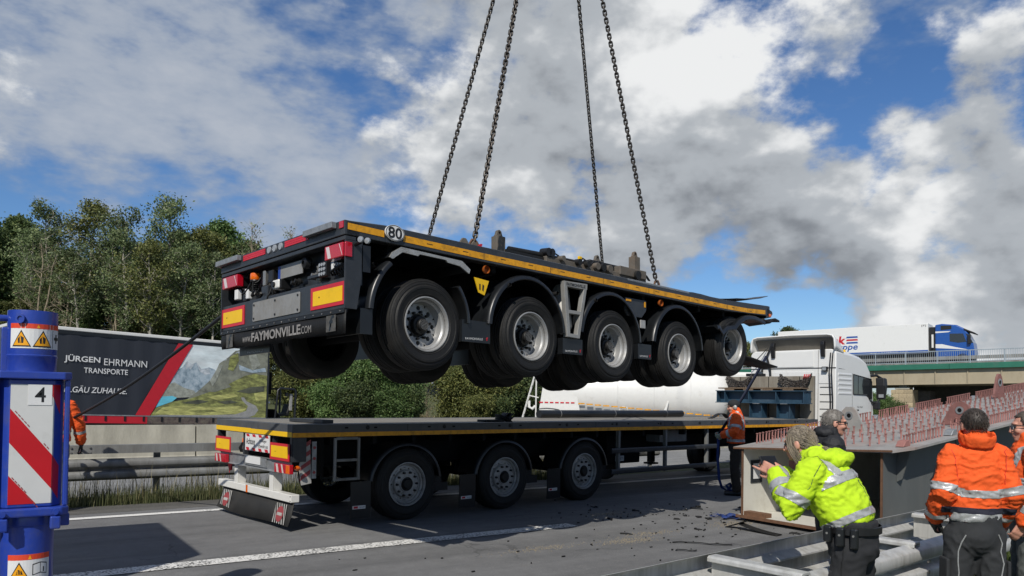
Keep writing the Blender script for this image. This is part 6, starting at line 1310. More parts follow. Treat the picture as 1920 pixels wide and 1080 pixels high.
tall = [(303, 346, 'tall_a', 45, 'tallest pale stemmed tree of the wood, above the red stripe truck'), (245, 385, 'tall_b', 44, 'pale stemmed tree just left of the tallest one in the wood'), (160, 372, 'tall_c', 46, 'slender pale tree with open crown, third from the tallest'), (92, 366, 'tall_a', 48, 'slender grey green tree above the blue crane jack'),
        (372, 425, 'tall_c', 47, 'pale stemmed olive tree right of the tallest one'), (205, 430, 'tall_b', 43, 'thin leaning pale tree above the white truck lettering'), (50, 425, 'tall_b', 44, 'thin pale tree near the left edge of the wood'),
        (238, 420, 'tall_a', 41.5, 'pale stemmed tree in front of the wood, above the white truck roof edge'), (280, 450, 'tall_c', 41, 'slim pale trunk in front of the wood, left of the lifted trailer'), (150, 455, 'tall_b', 41.5, 'slim pale trunk in front of the wood, right of the crane jack'), (395, 470, 'tall_b', 42, 'slim pale trunk close beside the lifted trailer'), (330, 440, 'tall_a', 42, 'pale stemmed tree in front of the wood, right of the tallest tree')]
for px, py, k, D, lb in tall: plant(k, px, D, py, label=lb, group=WG, name='slender_tree')
bushy = [(-30, 405, 'bushy_a', 50), (25, 402, 'bushy_a', 52), (75, 455, 'bushy_c', 50), (130, 470, 'bushy_b', 49), (185, 480, 'bushy_a', 48), (235, 470, 'bushy_c', 50), (290, 455, 'bushy_b', 49), (330, 430, 'bushy_a', 51), (380, 435, 'bushy_b', 50), (412, 416, 'bushy_c', 53), (450, 452, 'bushy_a', 51), (500, 470, 'bushy_c', 52), (555, 480, 'bushy_b', 52),
         (620, 500, 'bushy_a', 52), (690, 510, 'bushy_c', 54), (770, 540, 'bushy_b', 54), (850, 560, 'bushy_a', 55), (930, 585, 'bushy_c', 55), (1010, 620, 'bushy_b', 56), (1090, 640, 'bushy_a', 58)]
LB = {'bushy_a': 'dense dark green tree of the wood', 'bushy_b': 'dense olive tree of the wood', 'bushy_c': 'dense mid green tree of the wood'}
series(bushy, LB, group=WG)
series(((35, 560, 'bushy_b', 43), (105, 540, 'bushy_a', 44), (170, 565, 'bushy_c', 43), (230, 570, 'bushy_a', 43), (285, 560, 'bushy_b', 44), (340, 550, 'bushy_a', 44), (395, 545, 'bushy_c', 45), (450, 560, 'bushy_a', 45), (520, 590, 'bushy_b', 45)), 'low dense tree edging the wood', group='low trees at the wood edge')
series(((62, 430, 'bare_a', 42.5), (118, 470, 'bare_a', 42), (268, 450, 'bare_b', 42), (470, 398, 'bare_b', 49), (540, 408, 'bare_b', 50), (215, 500, 'bare_a', 41.5), (340, 470, 'bare_b', 42.5)), 'bare pale twigged sapling in the wood', group='bare saplings in the wood', name='bare_sapling')
SG = 'shrubs on the bank behind the flatbed'
series(((560, 690, 'shrub_b', 38), (600, 672, 'shrub_b', 39), (650, 655, 'shrub_a', 39), (700, 665, 'shrub_a', 38), (745, 690, 'shrub_a', 38.5), (620, 715, 'shrub_a', 37), (675, 705, 'shrub_c', 37), (730, 720, 'shrub_a', 37), (765, 720, 'shrub_c', 38)), 'dense leafy shrub left of the grassy gap', cat='shrub', group=SG, name='leafy_shrub')
series(((865, 680, 'shrub_b', 41), (905, 690, 'shrub_b', 42), (935, 690, 'shrub_c', 43), (975, 690, 'shrub_c', 44), (900, 735, 'shrub_b', 40), (940, 740, 'shrub_c', 41), (985, 720, 'shrub_c', 45)), 'leafy shrub between grassy gap and white ladder', cat='shrub', group=SG+', ladder side', name='leafy_shrub')
plant('bare_a', 800, 42, 690, label='bare tangled bush above the grassy gap in the bank', cat='shrub', name='bare_bush'); plant('bare_a', 830, 43, 685, label='bare tangled bush under the lifted wheels', cat='shrub', name='bare_bush')
series(((1655, 738, 'shrub_a', 62), (1690, 750, 'shrub_c', 60), (1640, 735, 'shrub_a', 66)), 'green bush beside the stone bridge pier', cat='shrub', group='bushes at the bridge pier', name='leafy_shrub')
series(((1475, 612, 'bushy_a', 96), (1505, 622, 'bushy_c', 100), (1440, 632, 'bushy_b', 98), (1395, 640, 'bushy_b', 92), (1330, 650, 'bushy_c', 88), (1260, 650, 'bushy_a', 84), (1180, 645, 'bushy_c', 76)), 'distant tree behind the white truck cab', group='distant trees near the bridge')
# grass: blades as one mass
def blades(name, pts, h, w, m, label, lean=.35):
    n = len(pts); p = np.array(pts); a = nr.uniform(0, 6.283, n); hh = h*nr.uniform(.35, 1.15, n); d = np.stack([np.cos(a), np.sin(a), np.zeros(n)], 1); s = np.stack([-np.sin(a), np.cos(a), np.zeros(n)], 1)*w
    ln = nr.uniform(.05, lean, n)[:, None]; up_ = np.array([0, 0, 1.0])
    b0_ = p-s; b1_ = p+s; m0 = p-s*.8+(d*ln*.35+up_*.55)*hh[:, None]; m1 = p+s*.8+(d*ln*.35+up_*.55)*hh[:, None]; tp_ = p+(d*ln*1.2+up_*1.0)*hh[:, None]
    v = np.stack([b0_, b1_, m1, m0, tp_], 1).reshape(-1, 3); idx = np.arange(n)*5
    me = bpy.data.meshes.new(name); fs = np.concatenate([np.stack([idx, idx+1, idx+2, idx+3], 1).ravel()]); me.from_pydata(v.tolist(), [], [tuple(int(x) for x in (i, i+1, i+2, i+3)) for i in idx]+[(int(i+3), int(i+2), int(i+4)) for i in idx])
    me.materials.append(m); o = bpy.data.objects.new(name, me); link(o); return tag(o, label, 'grass', kind='stuff')
T['grass_blade'] = leaf_mat('grass_blade', (.11, .13, .05), (.21, .20, .10)); T['grass_dry'] = leaf_mat('grass_dry', (.14, .125, .06), (.26, .225, .12)); T['grass_lawn'] = leaf_mat('grass_lawn', (.07, .105, .025), (.15, .17, .05))
pts = []
for _ in range(15000):
    x = rnd.uniform(-1, 11); dn = .5+.5*mnoise.noise((x*1.1, 3, 0)); y = 13.2+abs(rnd.gauss(0, .42)); 
    if rnd.random() < .35+.65*dn and y < 14.6: pts.append((x, y+off(x), 0))
blades('median_grass', pts, .27, .0042, T['grass_blade'], 'uncut green grass under the median guardrail')
pts = [(x, rnd.uniform(13.3, 14.4)+off(x), 0) for x in [rnd.uniform(-1, 11) for _ in range(1400)]]
blades('median_grass_stalks', pts, .62, .004, T['grass_dry'], 'tall dry grass stalks under the median guardrail', .5)
pts = []
for _ in range(26000):
    x = rnd.uniform(4.5, 14); y = rail_y(x)+rnd.uniform(-1.6, .56)
    if mnoise.noise((x*2, y*2, 1)) > -.35: pts.append((x, y, 0))
blades('verge_grass', pts, .12, .006, T['grass_lawn'], 'short green grass on the verge beneath the guardrail', .6)
pts = []
for _ in range(16000):
    px = rnd.uniform(760, 1000); D = rnd.uniform(33, 46); x, y, z = ground_at(px, D); pts.append((x, y, terrain_h(x, y)))
blades('bank_grass', pts, .38, .03, T['grass_dry'], 'pale dry grass on the bank behind the flatbed', .6)
fl_ = thing('dandelion', 'single yellow dandelion in the verge grass beside the orange jacket man', 'flower', (8.75, 3.62, 0))
MB().tube([(0, 0, 0), (.01, 0, .1), (.0, .01, .18)], .004, 5).build('stem', T['grass_blade'], fl_); MB().lathe([(0, .0), (.03, .012), (.034, .02), (.0, .026)], (0, .01, .18), (-.3, -.4, 1), 12).build('blossom', T['marker_yellow'], fl_)
# ---------------------------------------------------------------- people
def V3(*a): return Vector(a)
def capsule(q, pts, rs, n=12, flat0=False, flat1=False):
    """closed rounded tube along joints; rs = radius or (side, depth) with side axis y"""
    pts = [Vector(p) for p in pts]; d0 = (pts[1]-pts[0]).normalized(); d1 = (pts[-1]-pts[-2]).normalized()
    rr = [r if isinstance(r, tuple) else (r, r) for r in rs]; P_ = []; R_ = []
    for f, k in (((.03, .5), (.02, .85), (.01, .97)) if flat0 else ((.98, .25), (.75, .66), (.4, .92))): P_.append(pts[0]-d0*min(rr[0])*f); R_.append((rr[0][0]*k, rr[0][1]*k))
    for i in range(len(pts)):
        P_.append(pts[i]); R_.append(rr[i])
        if i < len(pts)-1: P_.append(pts[i].lerp(pts[i+1], .5)); R_.append(((rr[i][0]+rr[i+1][0])/2, (rr[i][1]+rr[i+1][1])/2))
    for f, k in (((.01, .97), (.02, .85), (.03, .5)) if flat1 else ((.4, .92), (.75, .66), (.98, .25))): P_.append(pts[-1]+d1*min(rr[-1])*f); R_.append((rr[-1][0]*k, rr[-1][1]*k))
    rings = []; pa = None
    for i, p in enumerate(P_):
        d = (P_[min(i+1, len(P_)-1)]-P_[max(i-1, 0)]).normalized(); a = V3(0, 1, 0); a = a-d*a.dot(d)
        if a.length < .25: a = (pa if pa is not None else d.orthogonal()); a = a-d*a.dot(d)
        a.normalize(); pa = a; b = d.cross(a)
        rings.append([p+a*math.cos(2*math.pi*j/n)*R_[i][0]+b*math.sin(2*math.pi*j/n)*R_[i][1] for j in range(n)])
    return q.loft(rings)
def ellip(q, c, r, tilt=0.0, n=16, m=10):
    c = Vector(c); rot = Matrix.Rotation(tilt, 3, 'Y'); rings = []
    for i in range(m+1):
        t = math.pi*i/m; rr = max(math.sin(t), .03); rings.append([c+rot @ V3(r[0]*rr*math.cos(2*math.pi*j/n), r[1]*rr*math.sin(2*math.pi*j/n), -r[2]*math.cos(t)) for j in range(n)])
    return q.loft(rings)
def remesh(q, voxel, smooth=4, fac=.5):
    me = bpy.data.meshes.new('tmp'); me.from_pydata(q.v, [], q.f); o = bpy.data.objects.new('tmp', me); COL.objects.link(o)
    r = o.modifiers.new('r', 'REMESH'); r.mode = 'VOXEL'; r.voxel_size = voxel; r.use_smooth_shade = True
    s_ = o.modifiers.new('s', 'SMOOTH'); s_.factor = fac; s_.iterations = smooth
    out = bake(o); bpy.data.meshes.remove(me); out.polygons.foreach_set('use_smooth', [True]*len(out.polygons)); return out
def wrinkle(me, amp, freq, seed, zs=1.0, ridged=True):
    n = len(me.vertices); co = np.empty(n*3); me.vertices.foreach_get('co', co); no = np.empty(n*3); me.vertices.foreach_get('normal', no); co = co.reshape(-1, 3); no = no.reshape(-1, 3); d = np.empty(n)
    for i in range(n):
        p = Vector((co[i, 0]*freq+seed, co[i, 1]*freq, co[i, 2]*freq*zs)); w = mnoise.noise(p*.5)*.7; p2 = p+Vector((w, w, -w)); a = mnoise.noise(p2); b = mnoise.noise(p2*2.3)
        d[i] = (max(0, 1-3.2*abs(a))**1.3*1.1+max(0, 1-3.6*abs(b))*.55-.35+.5*mnoise.noise(p*.35))*amp if ridged else (a+.5*b)*amp
    co += no*d[:, None]; me.vertices.foreach_set('co', co.ravel()); me.update()
def band_mesh(me, planes, pred, offd=.0035):
    """cut a strip between two parallel planes out of a garment and lift it off the cloth"""
    bm = bmesh.new(); bm.from_mesh(me); (c0_, n0), (c1_, n1) = planes
    bmesh.ops.bisect_plane(bm, geom=bm.verts[:]+bm.edges[:]+bm.faces[:], plane_co=c0_, plane_no=n0, clear_inner=True)
    bmesh.ops.bisect_plane(bm, geom=bm.verts[:]+bm.edges[:]+bm.faces[:], plane_co=c1_, plane_no=n1, clear_outer=True)
    bmesh.ops.delete(bm, geom=[f for f in bm.faces if not pred(f.calc_center_median())], context='FACES')
    bmesh.ops.delete(bm, geom=[v for v in bm.verts if not v.link_faces], context='VERTS')
    bm.normal_update()
    for v in bm.verts: v.co += v.normal*offd
    out = bpy.data.meshes.new('reflective_band'); bm.to_mesh(out); bm.free(); return out
def seg_dist(p, a, b):
    ab = b-a; t = max(0, min(1, (p-a).dot(ab)/ab.length_squared)); return (p-(a+ab*t)).length
def part_mesh(name, me, m, parent):
    me.materials.clear(); me.materials.append(m); o = bpy.data.objects.new(name, me); return link(o, parent)
def hand(q, wrist, d, nrm, side, curl=(.35, .4, .45, .5), spread=.0, k=1.0, point=False):
    """palm and five fingers: d = direction of the hand, nrm = palm normal (fingers curl towards it), thumb on side"""
    d = Vector(d).normalized(); nrm = Vector(nrm); nrm = (nrm-d*nrm.dot(d)).normalized(); s_ = d.cross(nrm)*side; w = Vector(wrist)
    capsule(q, [w-d*.02, w+d*.03*k], [.026*k, .030*k], 10)
    for o_ in (-.026, -.009, .009, .026): capsule(q, [w+d*.02*k+s_*o_*k*.8, w+d*.088*k+s_*o_*k], [.0155*k, .0135*k], 8)
    for i, (o_, L_) in enumerate(((.029, .072), (.010, .080), (-.010, .075), (-.028, .058))):
        base = w+d*.088*k+s_*o_*k; c = 0.06 if (point and i == 0) else (1.15 if point else curl[i]); dd = (d+s_*spread*(1.5-i)*.1).normalized(); p = base; pts = [p]
        for j, fr_ in enumerate((.45, .32, .26)):
            ang = c*(.6+.5*j); ax = dd.cross(nrm); dd = (Matrix.Rotation(ang, 3, ax) @ dd).normalized() if c > .03 else dd
            if dd.dot(nrm) < 0 and c > .1: dd = dd-2*dd.dot(nrm)*nrm
            p = p+dd*L_*fr_*k; pts.append(p)
        capsule(q, pts, [.0098*k, .0092*k, .0085*k, .0075*k], 8)
    tb = w+d*.022*k+s_*.028*k; t1 = tb+(d*.6+s_*.75+nrm*.35).normalized()*.042*k; t2 = t1+(d*.9+s_*.15+nrm*.35).normalized()*.032*k; t3 = t2+(d*.95-s_*.1+nrm*.3).normalized()*.026*k
    capsule(q, [tb, t1, t2, t3], [.014*k, .0115*k, .0105*k, .0085*k], 8)
def head(q, c, tilt, k=1.0):
    """skull, jaw, nose, brow, lips, ears; tilt bends the head forward"""
    R_ = Matrix.Rotation(tilt, 3, 'Y'); P_ = lambda x, y, z: Vector(c)+R_ @ V3(x*k, y*k, z*k); E = lambda p, r, t=0.0: ellip(q, P_(*p), [v*k for v in r], tilt+t)
    E((-.012, 0, .030), (.098, .077, .092)); E((.018, 0, -.020), (.078, .066, .085)); E((.030, 0, -.070), (.058, .050, .045)); E((.066, 0, -.092), (.026, .030, .020))
    E((.080, 0, .032), (.020, .055, .016)); E((.100, 0, -.012), (.016, .013, .030), -.35); E((.108, 0, -.030), (.015, .018, .012)); E((.086, 0, -.058), (.017, .026, .008)); E((.084, 0, -.070), (.016, .023, .008))
    for s_ in (-1, 1): E((.062, s_*.043, -.022), (.030, .022, .026)); E((-.008, s_*.079, -.008), (.022, .010, .034), .15)
    return P_
def person(name, label, loc, heading, spec, group=None):
    J = dict(hip=V3(0, 0, .93), neck=V3(0, 0, 1.50), head=V3(.025, 0, 1.625), tilt=.05, sh=[V3(0, .19, 1.43), V3(0, -.19, 1.43)], el=[V3(-.02, .25, 1.15), V3(-.02, -.25, 1.15)], wr=[V3(.06, .25, .91), V3(.06, -.25, .91)],
             kn=[V3(.02, .11, .50), V3(.02, -.11, .50)], an=[V3(-.02, .12, .09), V3(-.02, -.12, .09)], hip_y=.095)
    J.update(spec.get('J', {})); k = spec.get('k', 1.0); G = spec.get('girth', 1.0)
    t = thing(name, label, 'person', loc, heading, group); t.scale = (k, k, k)
    spine = spec.get('spine') or [J['hip'], J['hip'].lerp(J['neck'], .25), J['hip'].lerp(J['neck'], .62), J['hip'].lerp(J['neck'], .88), J['neck']]
    # body: one continuous surface
    q = MB(); capsule(q, spine, [(.15, .10), (.135, .09), (.155, .10), (.15, .075), (.06, .06)], 16); capsule(q, [J['neck']-V3(0, 0, .03), J['neck'].lerp(J['head'], .35), J['head']-V3(.01, 0, .03)], [.062, .056, .056])
    HP = head(q, J['head'], J['tilt'], spec.get('hk', .96))
    for s_ in (0, 1):
        sg = 1 if s_ == 0 else -1
        capsule(q, [J['sh'][s_], J['el'][s_], J['wr'][s_]], [.052, .041, .028]); h = V3(J['hip'].x, sg*J['hip_y'], J['hip'].z-.03); capsule(q, [h, J['kn'][s_], J['an'][s_]], [.08, .055, .04]); capsule(q, [J['an'][s_]-V3(.03, 0, .04), J['an'][s_]+V3(.16, 0, -.055)], [.035, .03])
        hs_ = spec.get('hands', {}).get(s_, {}); d = hs_.get('d') or (J['wr'][s_]-J['el'][s_]); hand(q, J['wr'][s_], d, hs_.get('n', (.3, -sg, 0)), hs_.get('side', sg), hs_.get('curl', (.35, .4, .45, .5)), hs_.get('spread', 0), point=hs_.get('point', False))
    body = part_mesh('body', remesh(q, spec.get('voxel', .0072), 2, .4), T['skin'], t)
    for s_ in (-1, 1): MB().add(*(lambda m_: (m_.v, m_.f))(ellip(MB(), HP(.083, s_*.031, .008), (.012, .013, .010), 0, 10, 6))).build('eye', T['glass_dark'], body, smooth=60)
    # jacket
    q = MB(); w = spec.get('tw', [(.205, .155), (.20, .150), (.225, .155), (.20, .125), (.105, .098)]); ex = spec.get('hem', .02)
    sp = [spine[0]+(spine[0]-spine[1]).normalized()*-ex]+spine[1:]
    if spec.get('collar', True): sp = sp+[J['neck'].lerp(J['head'], .30)+V3(-.01, 0, 0)]; w = w+[(.088, .090)]
    capsule(q, sp, [(a*G, b_*G) for a, b_ in w], 22, flat0=True)
    for s_ in (0, 1):
        e, wr = J['el'][s_], J['wr'][s_]; cuff = e.lerp(wr, spec.get('cuff', .93)); capsule(q, [J['sh'][s_]*.97+V3(spine[3].x*.03, 0, .04), e, cuff], [.090*G, .078, .062], 14)
    jm = remesh(q, .009, 5); wrinkle(jm, spec.get('wr_amp', .009), 7.0, spec.get('seed', 1), 1.9); wrinkle(jm, .0022, 21, 5, 1.6)
    jk = part_mesh('jacket', jm, T[spec['jacket']], t)
    arms = [(J['sh'][s_], J['el'][s_], J['wr'][s_]) for s_ in (0, 1)]
    def arm_d(p): return min(min(seg_dist(p, a, b), seg_dist(p, b, c)) for a, b, c in arms)
    def spine_d(p): return min(seg_dist(p, sp[i], sp[i+1]) for i in range(len(sp)-1))
    for bd in spec.get('bands', []):
        kind, a0, a1 = bd[0], bd[1], bd[2]
        if kind == 'torso':
            A, B = sp[0], spine[-1]; ax = (B-A).normalized(); ca, cb_ = A+ax*a0, A+ax*a1; me = band_mesh(jm, ((ca, ax), (cb_, ax)), lambda p: arm_d(p) > .105 or spine_d(p) < .13)
        elif kind == 'arm':
            s_ = bd[3]; A, B = (J['sh'][s_], J['el'][s_]) if bd[4] == 'upper' else (J['el'][s_], J['wr'][s_]); ax = (B-A).normalized(); L_ = (B-A).length; ca, cb_ = A+ax*L_*a0, A+ax*L_*a1; mid = (ca+cb_)/2
            me = band_mesh(jm, ((ca, ax), (cb_, ax)), lambda p: (p-mid).length < .15 and seg_dist(p, A, B) < .125 and (spine_d(p) > .13))
        else:   # vertical brace over shoulder and back
            y0, y1 = a0, a1; me = band_mesh(jm, ((V3(0, y0, 0), V3(0, 1, 0)), (V3(0, y1, 0), V3(0, 1, 0))), lambda p: (p-spine[1]).dot((spine[-1]-spine[0]).normalized()) > bd[3] and spine_d(p) < .22)
        if len(me.polygons): part_mesh('reflective_band', me, T['reflective'], jk)
    # trousers
    q = MB(); hz_ = J['hip']; tw_ = spec.get('hipw', (.175, .13)); capsule(q, [hz_-V3(0, 0, .06), hz_+V3(0, 0, .10)], [(tw_[0]*1.02, tw_[1]*1.05), (tw_[0]*.93, tw_[1]*.93)], 20, flat1=True)
    for s_ in (0, 1):
        sg = 1 if s_ == 0 else -1; capsule(q, [V3(hz_.x, sg*J['hip_y'], hz_.z-.06), J['kn'][s_], J['an'][s_]+V3(0, 0, .03)], [.105, .085, .078], 14)
    tm = remesh(q, .0115, 4); wrinkle(tm, .008, 7.5, 3+spec.get('seed', 1), .9); tr = part_mesh('trousers', tm, T[spec['trousers']], t)
    for s_ in (0, 1):
        q = MB(); a = J['an'][s_]; capsule(q, [a+V3(-.05, 0, -.045), a+V3(.06, 0, -.05), a+V3(.19, 0, -.06)], [(.045, .05), (.047, .042), (.045, .033)], 12); part_mesh('shoe', remesh(q, .009, 2), T['black'], t)
    return t, body, jk, tr, HP, J
def short_hair(parent, HP, m, k=1.07, front=.045, low=-.035, amp=.006, thick=.014, seed=0):
    """cap of hair that leaves the face free"""
    q = MB(); n, mm = 40, 26; grid = []
    for i in range(mm+1):
        th = math.pi*.72*i/mm; row = []
        for j in range(n+1):
            ph = 2*math.pi*j/n; x, y, z = math.sin(th)*math.cos(ph), math.sin(th)*math.sin(ph), math.cos(th); r_ = 1+amp*9*mnoise.noise((x*7+seed, y*7, z*7))+.02*mnoise.noise((x*30, y*30, z*9+seed)); row.append(HP((-.012+.1*k*x*r_), .079*k*y*r_, .028+.096*k*z*r_))
        grid.append(row)
    keep = []
    for i in range(mm):
        for j in range(n):
            th = math.pi*.72*(i+.5)/mm; ph = 2*math.pi*(j+.5)/n; x, y, z = math.sin(th)*math.cos(ph)*.1, math.sin(th)*math.sin(ph)*.079, math.cos(th)*.096
            lim = .052 if x > front else (low if x < -.02 else -.012)
            if z > lim: keep.append((i, j))
    vs = [p for r_ in grid for p in r_]; N_ = n+1
    q.add(vs, [(i*N_+j, (i+1)*N_+j, (i+1)*N_+j+1, i*N_+j+1) for i, j in keep])
    br_ = MB(); R2 = random.Random(seed+5)
    for _ in range(900):
        i, j = keep[R2.randrange(len(keep))]; p = grid[i][j].lerp(grid[i+1][j+1], R2.random()); c = HP(-.012, 0, .02); nn = (p-c).normalized(); dn = HP(-.05, 0, -.08)-HP(0, 0, 0); e = p+(nn*.006+dn.normalized()*.014)*(.6+.8*R2.random())+V3(R2.uniform(-.003, .003), R2.uniform(-.003, .003), 0); br_.tube([p-nn*.004, p.lerp(e, .5)+nn*.003, e], [.0016, .0015, .0006], 3, caps=False)
    tag(br_.build('hair_strands', m, parent), kind='stuff')
    o = q.build('hair', m, parent, smooth=70); md = o.modifiers.new('s', 'SOLIDIFY'); md.thickness = thick; md.offset = -1; return o
def strand_mat(name, c1, c2):
    m, N, L, b = node_mat(name); ge = N.new('ShaderNodeNewGeometry'); r = N.new('ShaderNodeValToRGB'); L.new(ge.outputs['Random Per Island'], r.inputs[0]); e = r.color_ramp.elements; e[0].color = (*c1, 1); e[1].color = (*c2, 1); L.new(r.outputs[0], b.inputs['Base Color']); b.inputs['Roughness'].default_value = .45; return m
def strands(parent, paths, m, r=.0032):
    q = MB()
    for p in paths: q.tube(p, [r, r, r*.9, r*.6][:len(p)] if len(p) <= 4 else [r]*(len(p)-1)+[r*.4], 4, caps=False)
    o = q.build('hair_strands', m, parent, smooth=70); tag(o, kind='stuff'); return o
def hair_mat(name, c, c2):
    return mat(name, c, .5, var=.35, scale=60, stretch=(1, 1, .25), dirt=c2, dirt_amt=.4, dscale=40)
def cloth(name, c, rough=.85, bump=.25, dirt=None): return mat(name, c, rough, var=.07, scale=4, bump=bump, bscale=260, dirt=dirt, dirt_amt=.15 if dirt else 0)
T['hivis_yellow'] = cloth('hivis_yellow', (.54, .80, .012)); T['hivis_orange'] = cloth('hivis_orange', (.92, .115, .012)); T['black_jacket'] = cloth('black_jacket', (.014, .015, .018), .7); T['black_cloth'] = cloth('black_cloth', (.017, .018, .021), .85)
T['charcoal_cloth'] = cloth('charcoal_cloth', (.026, .028, .031)); T['brown_cloth'] = cloth('brown_cloth', (.035, .028, .022), .9, .3, (.07, .06, .05)); T['jeans'] = cloth('jeans', (.085, .105, .14), .9, .3, (.16, .18, .21)); T['grey_jeans'] = cloth('grey_jeans', (.105, .115, .11), .9, .3, (.05, .055, .055))
T['reflective'] = mat('reflective', (.46, .47, .47), .42, .25, var=.12, scale=18, bump=.15, bscale=50); T['navy_cloth'] = cloth('navy_cloth', (.012, .014, .03))
T['glove'] = cloth('glove', (.035, .037, .035), .9, .3); T['glove_green'] = cloth('glove_green', (.03, .075, .055)); T['glove_pale'] = cloth('glove_pale', (.33, .37, .28))
T['hair_blond'] = hair_mat('hair_blond', (.19, .155, .115), (.34, .29, .225)); T['hair_grey'] = hair_mat('hair_grey', (.13, .115, .10), (.32, .30, .27)); T['hair_dark'] = hair_mat('hair_dark', (.035, .026, .02), (.07, .055, .045)); T['hair_brown'] = hair_mat('hair_brown', (.06, .045, .033), (.12, .095, .075))
def part_of(o, parent): o.parent = parent; return o
def lathe_part(name, prof, c, ax, m, parent, n=16): return MB().lathe(prof, c, ax, n).build(name, m, parent, smooth=50)
def glasses(body, HP, m, dark=True):
    q = MB()
    for s_ in (-1, 1):
        c = HP(.108, s_*.034, .004); q.add([HP(.104, s_*.010, .022), HP(.098, s_*.060, .022), HP(.098, s_*.058, -.010), HP(.105, s_*.014, -.014)], [(0, 1, 2, 3)])
    g_ = q.build('glasses', m, body, thick=.004); 
    for s_ in (-1, 1): MB().tube([HP(.100, s_*.060, .018), HP(.05, s_*.083, .018), HP(-.01, s_*.090, .008)], .0035, 6).build('temple', T['black'], g_)
    MB().tube([HP(.104, .012, .016), HP(.104, -.012, .016)], .003, 6).build('bridge', T['black'], g_); return g_

# woman in the yellow jacket, leaning forward and pointing with a phone in her hands
sw = dict(J=dict(hip=V3(0, 0, .95), neck=V3(.245, 0, 1.415), head=V3(.335, 0, 1.50), tilt=.20, sh=[V3(.20, .185, 1.345), V3(.20, -.185, 1.345)], el=[V3(.30, .27, 1.11), V3(.36, -.22, 1.12)], wr=[V3(.455, .085, 1.315), V3(.47, -.06, 1.31)], kn=[V3(.03, .10, .50), V3(-.02, -.10, .50)], hip_y=.09),
          spine=[V3(.02, 0, 1.0), V3(.055, 0, 1.10), V3(.145, 0, 1.27), V3(.215, 0, 1.37), V3(.245, 0, 1.415)], tw=[(.195, .155), (.21, .17), (.215, .165), (.19, .125), (.10, .095)], jacket='hivis_yellow', trousers='black_cloth', collar=False, cuff=.86, hem=.02, hipw=(.180, .14), seed=4, voxel=.0055, wr_amp=.010, girth=.95, hk=.90,
          hands={0: dict(d=(.9, -.15, .32), n=(.25, -1, -.1), side=1, point=True), 1: dict(d=(.85, .15, .4), n=(.1, 1, .2), side=-1, curl=(.5, .55, .6, .65))},
          bands=[('torso', .005, .05), ('torso', .235, .295), ('arm', .62, .84, 0, 'upper'), ('arm', .45, .66, 0, 'lower'), ('arm', .6, .85, 1, 'upper'), ('brace', .10, .155, .185), ('brace', -.155, -.10, .185)])
w_, body, jk, tr, HP, J = person('person', 'woman in bright yellow reflective jacket leaning over the guardrail and pointing', (4.43, 2.67, 0), 1.86, sw)
q = MB(); ellip(q, (.13, 0, 1.425), (.075, .14, .05), .5); ellip(q, (.075, 0, 1.40), (.085, .125, .045), .75); ellip(q, (.20, .10, 1.43), (.07, .05, .05), .3); ellip(q, (.20, -.10, 1.43), (.07, .05, .05), .3)
hm = remesh(q, .009, 4); wrinkle(hm, .007, 14, 9); part_mesh('hood', hm, T['hivis_yellow'], jk)
MB().tube([J['head']+V3(-.05, .12, -.10), J['head']+V3(-.075, .165, -.18), J['head']+V3(-.085, .17, -.27)], .0035, 6).build('cord', T['black'], jk)
hr = short_hair(body, HP, T['hair_blond'], 1.05, .058, -.07, .003, .016, 3)
ps = []
for i in range(900):
    a = rnd.uniform(-1, 1); th = rnd.uniform(.05, 1.5); s0 = HP(-.012+.107*math.sin(th)*math.cos(a*2.4+math.pi)*-1*(-1), .085*math.sin(th)*math.sin(a*2.4), .030+.103*math.cos(th)); tie = HP(-.128, rnd.uniform(-.012, .012), -.045+rnd.uniform(-.012, .012)); mid = (s0+tie)/2; c = HP(-.012, 0, .02); mid = c+(mid-c).normalized()*rnd.uniform(.093, .101)
    ps.append([s0, s0.lerp(mid, .55)+(mid-c)*.03, mid, tie])
for i in range(150):
    tie = HP(-.128, rnd.uniform(-.014, .014), -.045+rnd.uniform(-.014, .014)); e = tie+V3(rnd.uniform(-.12, -.05), rnd.uniform(-.05, .05), rnd.uniform(-.13, -.06)); ps.append([tie, tie.lerp(e, .35)+V3(-.02, 0, .02), tie.lerp(e, .7)+V3(-.015, rnd.uniform(-.01, .01), .012), e])
for i in range(90):   # loose hair along the cheek
    y = rnd.choice((-1, 1))*rnd.uniform(.070, .088); s0 = HP(rnd.uniform(.0, .06), y, .05+rnd.uniform(-.02, .03)); ps.append([s0, s0+V3(-.01, 0, -.05), s0+V3(-.03, 0, -.095), s0+V3(-.05-rnd.random()*.03, 0, -.13-rnd.random()*.03)])
strands(body, ps, strand_mat('hair_strand_blond', (.07, .055, .04), (.36, .30, .22)), .0017)
MB().lathe([(.018, -.008), (.022, 0), (.018, .008), (.013, 0)], HP(-.13, 0, -.046), (-1, 0, -.3), 12, closed=True).build('hair_tie', T['hair_blond'], body)
ph = MB().box(-.075, -.006, -.037, .075, .006, .037); o = ph.build('phone', T['black'], None, bev=.006); tag(o, 'dark phone held in both hands by the woman in yellow', 'phone'); o.matrix_world = Matrix.Translation(w_.matrix_basis @ V3(.535, -.01, 1.375)) @ Matrix.Rotation(1.86+1.2, 4, 'Z') @ Matrix.Rotation(.5, 4, 'X')
be = MB(); be.lathe([(.190, -.022), (.196, -.02), (.196, .02), (.190, .022)], (0, 0, 0), (0, 0, 1), 40); bo = be.build('belt', T['black'], tr, smooth=50, thick=.004); bo.scale = (.80, 1.0, 1); bo.location = (0, 0, 1.0)
